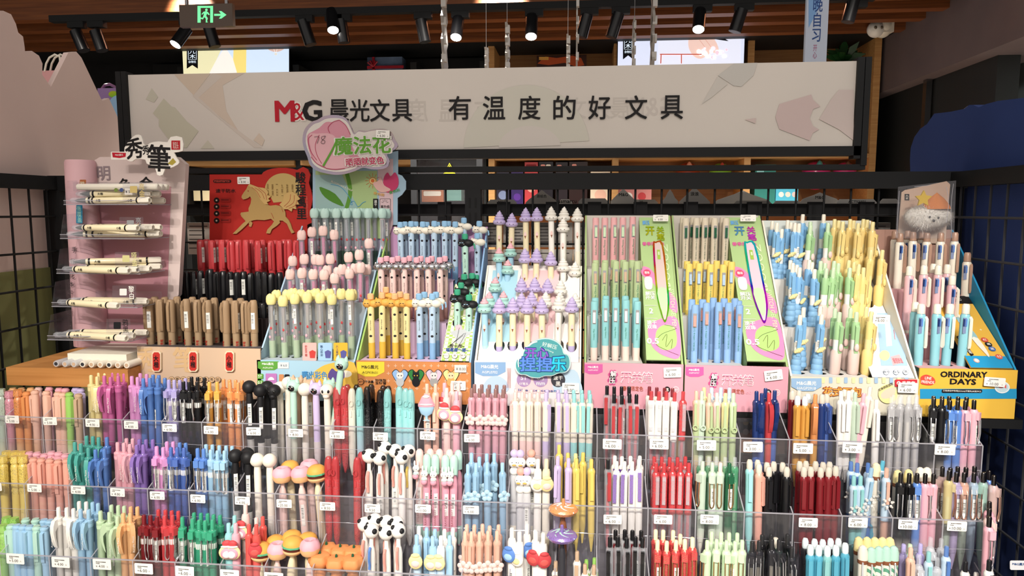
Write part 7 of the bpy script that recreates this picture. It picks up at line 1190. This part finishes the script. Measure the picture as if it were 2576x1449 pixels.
# each line: compartment | crop | kind colour line x@y x@y ...
D1 = '''0 1 bu sage f 5@135
1 1 bu rose f 65@150;1 1 bu orange f 125@140;1 1 mk orange/apricot f 185@155;1 1 mk peach/apricot f 245@145;1 1 mk apricot b 90@128 150@128 215@126;1 1 mk blush/peach b 270@124
2 1 mk peach/blush f 325@150 405@157 442@162;2 1 mk lime/white f 487@160;2 1 mk tan/cream f 550@170;2 1 mk pink/blush b 345@122 415@128 460@130;2 1 mk lilac/cream b 530@128 568@132
3 1 ac butter f 640@38 682@48;3 1 ac butter b 695@20 738@24;3 1 ac magenta f 732@42 776@52 830@45;3 1 ac magenta b 792@20 832@22 872@25
4 1 ac orchid f 925@45 966@52;4 1 ac orchid b 985@25 1030@30;4 1 ac blue f 1006@60 1052@58 1107@60;4 1 ac blue b 1075@35 1115@38 1158@58
5 1 wi lavender f 1185@70 1224@72;5 1 wi lavender b 1262@72 1303@60;5 1 wi black f 1288@82 1328@85 1385@82;5 1 wi black b 1345@50 1388@52 1435@55
6 1 wi amber f 1470@85 1525@85;6 1 wi orange f 1615@88 1672@90;6 1 wi orange b 1570@66 1612@70 1655@72 1700@75
7 1 ba black f 1748@75;7 2 ba black f 40@100;7 2 sk black f 137@103;7 2 ba black b 88@78;7 2 ba ivory b 178@82;7 2 ba ivory b 237@48
8 2 ct mint f 272@52;8 2 ba ivory f 352@92;8 2 ct lilac f 430@72;8 2 sk ivory f 508@100;8 2 ct tan b 300@36 385@50;8 2 ct mint b 525@52
9 2 tr red f 578@120 630@116;9 2 tr ivory/ivory f 684@132;9 2 hf aqua f 738@125;9 2 tr black f 792@118;9 2 tr black b 718@104 820@100;9 2 tr red b 652@104
10 2 tr black f 885@140;10 2 tr aqua f 935@135;10 2 hf aqua f 1018@118 1062@132 1098@138;10 2 tr black b 905@110 940@114
11 2 cu peach f 1212@98;11 2 sl peach f 1272@98;11 2 ck blush f 1350@128;11 2 ck pink f 1420@150;11 2 ck pink b 1335@92;11 2 sl blush b 1388@92 1434@94
12 2 fl pink f 1525@130 1582@132 1640@132 1695@134 1748@136;12 2 fl pink b 1545@102 1597@104 1650@106 1702@107 1755@108
13 3 pr blush/peach f 45@158 95@157 148@160 203@162;13 3 pr lilac f 262@160;13 3 pr blush/peach b 50@136 105@137 158@138 210@139;13 3 pr lilac b 268@140
14 3 pr lilac f 350@165 408@168;14 3 pr aqua/butter f 460@168 516@168 572@172;14 3 pr lilac b 345@142 400@143;14 3 pr aqua/butter b 455@142 512@143 566@145
15 3 cb red f 740@170 795@178 848@168 897@173;15 3 cb red b 690@112 740@118 792@118 845@118
16 3 cw red f 1000@150 1055@152 1107@152 1165@158;16 3 cg red f 1225@152;16 3 cw maroon b 988@118 1040@124 1095@128 1150@130
17 3 ri peach/leaf f 1318@148;17 3 ri sage/sage f 1357@150;17 3 ri peach/leaf f 1408@165;17 3 ri blush/leaf f 1462@162;17 3 ri butter/leaf f 1522@165;17 3 ri palegreen/leaf f 1578@165;17 3 ri butter/palegreen b 1372@125;17 3 ri paleblue/white b 1425@125 1490@125 1550@127
18 3 su navy/royal f 1740@150 1778@165;18 4 su red/scarlet f 25@160;18 4 su navy/royal f 65@145;18 4 su navy/royal b 0@130
19 4 eb amber f 225@182 278@186;19 4 su orange/amber f 350@172;19 4 er navy f 397@172;19 4 er maroon b 188@146 236@144;19 4 eb amber b 298@168;19 4 er royal b 345@168 430@168
20 4 sl white f 530@150 585@148;20 4 sl sage f 630@158;20 4 sl pink f 692@165;20 4 sl ivory f 735@120;20 4 sl white f 778@210;20 4 sl ivory b 555@140 610@142
21 4 cl silver f 885@190 945@190 1005@190 1060@192;21 4 cl silver b 900@176 955@177 1012@178 1064@178
22 4 me black f 1182@200 1240@203;22 4 me blue f 1295@215 1350@217;22 4 me pink f 1405@216 1465@212;22 4 me black b 1180@186 1240@188;22 4 me blue b 1290@187 1352@190;22 4 me pink b 1412@192'''
D2 = '''0 1 bu yellow f 20@605 105@606 163@604;0 1 bu yellow b 45@572 100@573 150@576
1 1 mk salmon/blush f 235@618 290@622 350@625 408@632 468@625;1 1 mk pink/blush b 205@578 260@580 312@590 362@574 412@578 460@592
2 1 ac teal f 525@508 567@518 620@548;2 1 ac blue f 670@560 733@555;2 1 ac teal b 608@465 652@468 692@475;2 1 ac blue b 750@474
3 1 ac pink f 825@510 870@514 912@522;3 1 ac purple f 960@528 1006@526;3 1 ac pink b 888@482 932@483;3 1 ac purple b 978@488 1025@490 1073@490
4 1 wi orchid f 1100@538 1146@545;4 1 wi royal f 1200@545 1244@545 1292@548;4 1 wi orchid b 1172@505 1216@505;4 1 wi blue b 1262@512 1304@515
5 1 wi blue f 1387@552 1430@555;5 1 wi sky f 1480@562 1527@568 1577@568;5 1 wi sky b 1447@525 1492@527 1540@532 1588@533 1630@536
6 1 ba black f 1650@558 1740@568;6 2 ba ivory f 18@586 105@590;6 1 ba black b 1735@548
7 2 dn pink f 195@686 322@684;7 2 bg amber f 432@668;7 2 bg amber b 245@640;7 2 dn pink b 385@636
8 2 tr red f 520@608 570@610 722@615;8 2 tr red b 750@578
9 2 sp coral f 805@556 880@572 1035@566;9 2 sp coral b 915@502 990@522;9 2 sp yellow b 1082@526
10 2 bn mint f 1212@592 1270@596 1342@600 1402@600;10 2 bn blush b 1160@558 1235@556 1300@558 1370@560;10 2 bn mint b 1432@566
11 2 fl sky f 1500@664 1557@655 1635@648 1742@654;11 2 fl sky b 1525@585 1580@612 1632@590 1685@586
12 3 dk salmon f 84@685;12 3 dk lilac f 128@686;12 3 lu white f 205@628;12 3 gi cream/ivory f 264@628;12 3 dk lilac b 38@560 82@562;12 3 dk salmon b 160@560
13 3 sl lilac f 345@608 420@622;13 3 sl yellow f 475@625 580@628;13 3 sl yellow b 354@528 415@585 522@582;13 3 sl lemon b 470@590
14 3 cb red f 697@630;14 3 cp purple f 757@645 812@645 866@645 915@630;14 3 cp violet b 745@605 795@610 855@608 920@606
15 3 cg red f 1035@655 1092@655 1150@650 1207@652 1265@655;15 3 cg red b 1022@610 1075@612 1130@615 1185@615 1240@610
16 3 sg sage/sage f 1362@645 1430@652;16 3 sg blush/sage f 1487@652;16 3 sg darkgreen f 1550@655;16 3 cl green b 1345@612 1405@612 1458@612 1520@615 1588@615
17 3 er aqua f 1692@630;17 3 er salmon f 1758@660;17 4 er black f 25@680 150@682;17 3 er salmon b 1748@632;17 4 er black b 10@650 58@644 120@650
18 4 er maroon f 270@682 318@680 388@685 445@682 494@676;18 4 er maroon b 240@642 284@640 352@642 404@648 450@646
19 4 fk aqua f 620@745 668@745;19 4 fk sky f 745@690;19 4 fk peach f 850@690;19 4 fk blue b 600@645 645@655 720@655;19 4 do cream b 778@655;19 4 fk cyan b 825@640
20 4 me black f 950@725 1010@728;20 4 me blue f 1065@728;20 4 me pink/ivory f 1122@730 1180@732;20 4 do butter b 930@705 1005@700;20 4 do ivory b 1088@686 1136@686
21 4 mt butter/sage f 1290@708;21 4 mt lilac f 1342@720;21 4 mt peach/sage f 1396@722;21 4 mt paleblue f 1465@722;21 4 mt mint f 1530@722;21 4 mt blush/tan f 1605@742;21 4 mt blush/tan b 1243@682 1298@688 1350@680;21 4 mt lilac b 1408@685 1468@678 1540@718'''
D3 = '''1 1 bu lime f 20@1090;1 1 mk mint/palegreen f 75@1088;1 1 mk sky/paleblue f 118@1088 160@1092 208@1094 312@1100;1 1 mk mint/palegreen f 258@1096;1 1 bu lime b 45@1035 100@1040;1 1 mk mint/palegreen b 180@1045 250@1046;1 1 mk sky/paleblue b 310@1050 350@1054
2 1 ac white f 410@966 468@968 515@975;2 1 ac sky f 565@980 622@982;2 1 ac white b 555@925 605@928;2 1 ac sky b 650@930 688@938
3 1 ac palegreen f 705@992 768@1000 825@1028;3 1 ac apricot f 865@1008 915@1004;3 1 ac palegreen b 782@950 830@953 872@957;3 1 ac apricot b 918@962 965@963
4 1 wi maroon f 1010@1020 1056@1022 1102@1032;4 1 wi red f 1156@1025 1210@1022;4 1 wi red b 1112@982 1162@985 1206@990 1252@993
5 1 wi emerald f 1280@1035 1352@1045 1398@1056 1440@1060 1492@1052;5 1 wi emerald b 1362@1005 1410@1008 1458@1010 1500@1018 1545@1022
6 1 ck aqua/aqua f 1605@1078;6 1 ck pink f 1655@1080;6 1 sl scarlet f 1748@1086;6 1 ap scarlet/scarlet f 1800@1088;6 1 sl aqua b 1647@1025;6 1 ck blush b 1724@945;6 1 sl blush b 1800@1039;6 1 sl scarlet b 1845@1032
7 2 bg amber f 50@1215 273@1172;7 2 dn pink f 165@1215 390@1192;7 2 bg amber b 153@1165 262@1130 372@1147
8 2 pk orange f 458@1270 575@1295 690@1292;8 2 pk orange b 505@1208 602@1224 698@1230
9 2 sp blue f 822@1080;9 2 sp coral f 925@1092 1010@1078;9 2 sp coral b 775@1035 845@1010 930@1022 1000@1030
10 2 gi sky f 1140@1160;10 2 gi sky f 1252@1170;10 2 gi white f 1310@1168;10 2 sl sky f 1372@1165;10 2 sl white b 1155@1100;10 2 sl sky b 1210@1110 1268@1120;10 2 sl white b 1335@1122 1395@1112
11 2 fl peach f 1480@1135 1525@1140 1582@1140 1642@1132 1705@1130;11 2 fl peach b 1492@1088 1545@1090 1602@1085 1652@1098 1715@1090
12 3 lu white f 75@1140;12 3 wh white f 22@1112;12 3 ap white/white f 190@1135 243@1150;12 3 wh white b 128@1085;12 3 sl white b 185@1128 240@1145
13 3 lo purple f 374@1088;13 3 sl white/tan f 330@1345 480@1275 535@1365 598@1372;13 3 lo orange b 384@905;13 3 sl white/lime b 545@1335 602@1322
14 3 cb black f 710@1175 765@1172 828@1182 890@1172 940@1178;14 3 cb maroon b 750@1125 815@1125 868@1128 930@1130
15 3 pt red f 1045@1195 1110@1205 1175@1198 1237@1192 1290@1178;15 3 pt red b 1032@1125 1085@1128 1155@1130 1205@1156
16 3 sg palegreen/palegreen f 1395@1200 1460@1192 1530@1200 1590@1205 1640@1198;16 3 sg palegreen/palegreen b 1425@1140 1492@1142 1548@1145 1605@1148
17 3 cl charcoal/btn f 1710@1205 1760@1200;17 4 cl charcoal/btn f 45@1190 95@1195 185@1245;17 3 cl black/btn b 1780@1160;17 4 er darkgreen b 72@1178;17 4 cl black/btn b 155@1155 40@1155
18 4 eb cyan f 315@1228 375@1232;18 4 eb aqua f 435@1236;18 4 eb cyan f 495@1232 560@1216;18 4 eb charcoal b 280@1182;18 4 eb aqua b 345@1188 402@1192;18 4 eb charcoal b 457@1184;18 4 eb aqua b 512@1184
19 4 do ivory f 685@1235;19 4 st mint f 745@1248 798@1242 850@1240 903@1238;19 4 do butter b 655@1175 715@1176 770@1178 823@1178 875@1178
20 4 sl peach f 1020@1250;20 4 cl clear f 1080@1302;20 4 fk aqua f 1147@1278;20 4 cl clear f 1207@1320;20 4 sl lavender b 970@1225 1088@1222;20 4 sl palegreen b 1015@1225;20 4 cl clear b 1160@1178 1235@1186
21 4 fk blue f 1272@1240;21 4 sl white/black f 1405@1346;21 4 sl white f 1480@1425 1400@1430;21 4 sl white/black f 1572@1330'''
PRICES = ([(9, 1043, '5.00'), (104, 1047, '5.00'), (211, 1052, '4.00'), (308, 1057, '4.00'), (405, 1064, '6.00'), (509, 1070, '6.00'), (616, 1073, '6.00'), (722, 1077, '8.00'), (826, 1081, '8.00'), (935, 1086, '8.00'), (1054, 1084, '8.00'), (1165, 1090, '6.00'), (1516, 1104, '6.00'), (1634, 1104, '6.00'), (1753, 1107, '5.00'), (1870, 1111, '3.00'), (1996, 1115, '5.00'), (2120, 1113, '3.00'), (2353, 1118, '8.00')],
          [(-36, 1212, '5.00'), (64, 1215, '5.00'), (174, 1220, '4.00'), (273, 1226, '4.00'), (373, 1234, '6.00'), (475, 1242, '6.00'), (587, 1247, '6.00'), (692, 1254, '25.00'), (801, 1261, '8.50'), (914, 1266, '9.50'), (1041, 1267, '11.00'), (1162, 1270, '6.00'), (1516, 1293, '6.00'), (1643, 1293, '6.00'), (1760, 1293, '8.00'), (2008, 1301, '8.00'), (2133, 1301, '6.00'), (2259, 1306, '10.00'), (2382, 1310, '10.00')],
          [(15, 1392, '5.00'), (129, 1401, '4.00'), (233, 1406, '4.00'), (338, 1417, '6.00'), (441, 1424, '6.00'), (554, 1433, '11.00'), (665, 1440, '25.00')])
LN = {'f': 'front', 'b': 'rear'}
floors = []
for t, D in enumerate((D1, D2, D3)):
    zlow = 9; cnt = {}; entries = []
    for ent in D.replace('\n', ';').split(';'):
        w = ent.split(); entries.append((int(w[0]), int(w[1]), w[2], w[3], w[4], [tuple(float(v) for v in q.split('@')) for q in w[5:]]))
    for k, cr, code, col, ln, pts in entries:
        words, name, parts = proto_parts(code, col); L = max(max((v.co.z for v in p[1].vertices)) for p in parts)
        cw = col.split('/')[0]; cw = CW.get(cw, cw)
        if code in ('bg', 'dn', 'pk', 'sp', 'lo', 'fl', 'fk') and code not in ('sp', 'lo', 'fl', 'fk'): cw = ''
        if code == 'sp': cw = ''
        wide = code in ('ba', 'sk', 'ct', 'bg', 'dn', 'pk', 'sp', 'lo')
        if code in ('hf',): cw = 'pale-aqua'
        for QX, Yc in pts:
            px, py = CROP[cr] + QX / 2.792, 930 + Yc / 2.792
            Yp = FACE[t] + (.019 if ln == 'f' else .043) + (.004 if not wide else .006)
            if code == 'lo': Yp = FACE[t] + (.014 if ln == 'f' else .046)
            top = at(px, py, Yp); key = (k, ln, words, cw); i = cnt.get(key, 0); cnt[key] = i + 1
            where = f"{ORD[i]} rightwards in {LN[ln]} line, {ORD[k]} compartment, {TIER[t]} tier"
            lab = f"{(cw + ' ') if cw else ''}{words}, {where}"
            rz = random.uniform(-.35, .35) if not wide else random.uniform(-.15, .15)
            if code in ('wi', 'me', 'cl', 'sg', 'mt', 'ac', 'mk', 'pr', 'er') and random.random() < .45: rz = random.choice([-.9, .8, 1.1])
            if code == 'ac' and random.random() < .25: rz = 3.0
            ry = random.uniform(-.012, .012)
            if code in ('bg', 'dn'): ry = random.uniform(-.08, .08)
            if (t, k, code, QX) in ((0, 20, 'sl', 735.0), (0, 20, 'sl', 692.0)): ry = .09
            if (t, k, code) == (1, 19, 'fk') and QX in (825.0, 745.0): ry = .10
            place(name, parts, top, L, lab, 'pen', f"{cw} {words}s, {ORD[k]} compartment, {TIER[t]} tier".strip(), -.035, ry, rz)
            zlow = min(zlow, top.z - L)
    floors.append(zlow)
# the tall mint cat pen sticking out above the others
_w, _n, _p = proto_parts('ct', 'mint'); t_ = at(862, 893, 1.13); place('novelty_pen', _p, t_, .1555 + .0, 'mint cat-hood pen leaning and standing tallest, above the eighth compartment, top tier', 'pen', 'mint cat-hood pens', -.02, .14, 0)
for t in range(3):
    Y0, zt = FACE[t], FTOP[t]; D_ = .062; fz = floors[t] - .004; xs = [at(px, {0: 1043, 1: 1210, 2: 1390}[t] + .0315 * px, Y0).x for px in DIV[t]]
    e = root('clear_pen_tray', ((xs[0] + xs[-1]) / 2, Y0, fz), f'long clear acrylic pen tray with compartments, {TIER[t]} of the three tiers', 'pen tray')
    part('front_panel', MB().box(xs[0], xs[-1], Y0 - .002, Y0, fz, zt), ACR, e); part('floor_panel', MB().box(xs[0], xs[-1], Y0, Y0 + D_, fz - .002, fz), ACR, e); part('back_panel', MB().box(xs[0], xs[-1], Y0 + D_, Y0 + D_ + .001, fz, zt + .014), ACR, e)
    part('front_rim', MB().box(xs[0], xs[-1], Y0 - .0022, Y0 + .0002, zt, zt + .0013), EDGE, e)
    for i, x in enumerate(xs):
        O = Vector((x, Y0, fz)); h = zt - fz
        part('divider', MB().prism([(0, 0), (D_ - .001, 0), (D_ - .001, h + .026), (0, h)], O, UY, UZ, .0012), ACR, e)
        part('divider_edge', MB().add([(x - .0006, Y0 - .0023, fz), (x + .0012, Y0 - .0023, fz), (x + .0012, Y0 - .0023, zt), (x - .0006, Y0 - .0023, zt), (x - .0006, Y0 + D_ - .001, zt + .0265), (x + .0012, Y0 + D_ - .001, zt + .0265)], [(0, 1, 2, 3), (3, 2, 5, 4)]), EDGE, e)
        if i + 1 < len(xs):    # moulded inner window outline in each compartment front
            w = xs[i + 1] - x; pts = curve([(x + .004, 0), (x + .004, h * .60), (x + .008, h * .66), (x + w - .006, h * .66), (x + w - .003, h * .60), (x + w - .003, 0)], 3, False)
            part('moulded_outline', MB().tube([(u, Y0 - .0024, fz + v) for u, v in pts], .0004, 4), EDGE, e)
    st = root('step_stand', ((xs[0] + xs[-1]) / 2, Y0 + .03, .62), f'black steel step carrying the {TIER[t]} clear pen tray', 'stand')
    part('step', MB().box(xs[0] + .01, xs[-1] - .01, Y0 + .002, Y0 + D_ - .002, .6205, fz - .0025), M('c', '#77727a'), st)
    for i, (x, y, pr) in enumerate(PRICES[t]):
        k = max(j for j in range(len(DIV[t])) if DIV[t][j] <= x + 22); tagcard(0, x, y, pr, f"clipped on {ORD[k]} compartment front, {TIER[t]} tier", (44, 46, 48)[t] + (4 if x > 1400 else 0), (24, 25, 27)[t] + (2 if x > 1400 else 0), rot=random.uniform(-.02, .03), Y=Y0 - .0036)
# ------------------------------------------------------------------ small tray on the far wing
wd = []
for code, col, ln, pts, Yp in (('me', 'paleblue', 'rear', [(1632, 712)], 1.115), ('me', 'blue', 'rear', [(1712, 708)], 1.115), ('me', 'pink/ivory', 'rear', [(1800, 722)], 1.115), ('me', 'pink/ivory', 'middle', [(1660, 950), (1692, 922 + 12), (1762, 925)], 1.045), ('me', 'blush/ivory', 'front', [(1699, 975), (1788, 978)], 1.012), ('me', 'pink/cream', 'foremost', [(1768, 1030)], .985), ('sl', 'white/black', 'lowest', [(1705, 1336)], .96), ('sl', 'ivory', 'lowest', [(1635, 1420)], .96)):
    words, name, parts = proto_parts(code, col); L = max(max((v.co.z for v in p[1].vertices)) for p in parts); cw = CW.get(col.split('/')[0], col.split('/')[0])
    for i, (X, Yc) in enumerate(pts):
        tp = at(1926 + QX / 2.792, 930 + Yc / 2.792, Yp); wd.append(tp.z - L); place(name, parts, tp, L, f"{cw} {words}, {ORD[i]} in {ln} line of the small tray by the blue wing", 'pen', f'{cw} pens in the small tray', -.03, 0, random.uniform(-.8, .6))
xa_, xb_ = at(2522, 1200, 1.0).x, XR - .01
e = root('small_pen_tray', (xa_, .96, .86), 'small clear acrylic pen tray beside the dark blue wing', 'pen tray'); z0_ = min(wd) - .004
part('front_panel', MB().box(xa_, xb_, .952, .954, z0_, .99), ACR, e); part('floor_panel', MB().box(xa_, xb_, .954, 1.13, z0_ - .002, z0_), ACR, e); part('side_panel', MB().box(xa_ - .001, xa_, .952, 1.13, z0_, 1.0), ACR, e); part('front_rim', MB().box(xa_, xb_, .9518, .9542, .99, .9914), EDGE, e)
q = Panel((xa_, .9515, z0_), UX, UZ, e); q.rrect('header_tab', 2540, 1410, 2600, 1433, M('c', '#cfd0d4'), 4, .0008, lift=0); q.text('M&G晨光', 2562, 1418, 7, M('c', '#2a4a7a'), bold=.03, lift=.0012)
st = root('step_stand', (xa_ + .05, 1.04, .62), 'black steel step under the small tray by the blue wing', 'stand'); part('step', MB().box(xa_ + .005, xb_ - .02, .965, 1.12, .6205, z0_ - .0025), M('c', '#18181a'), st)
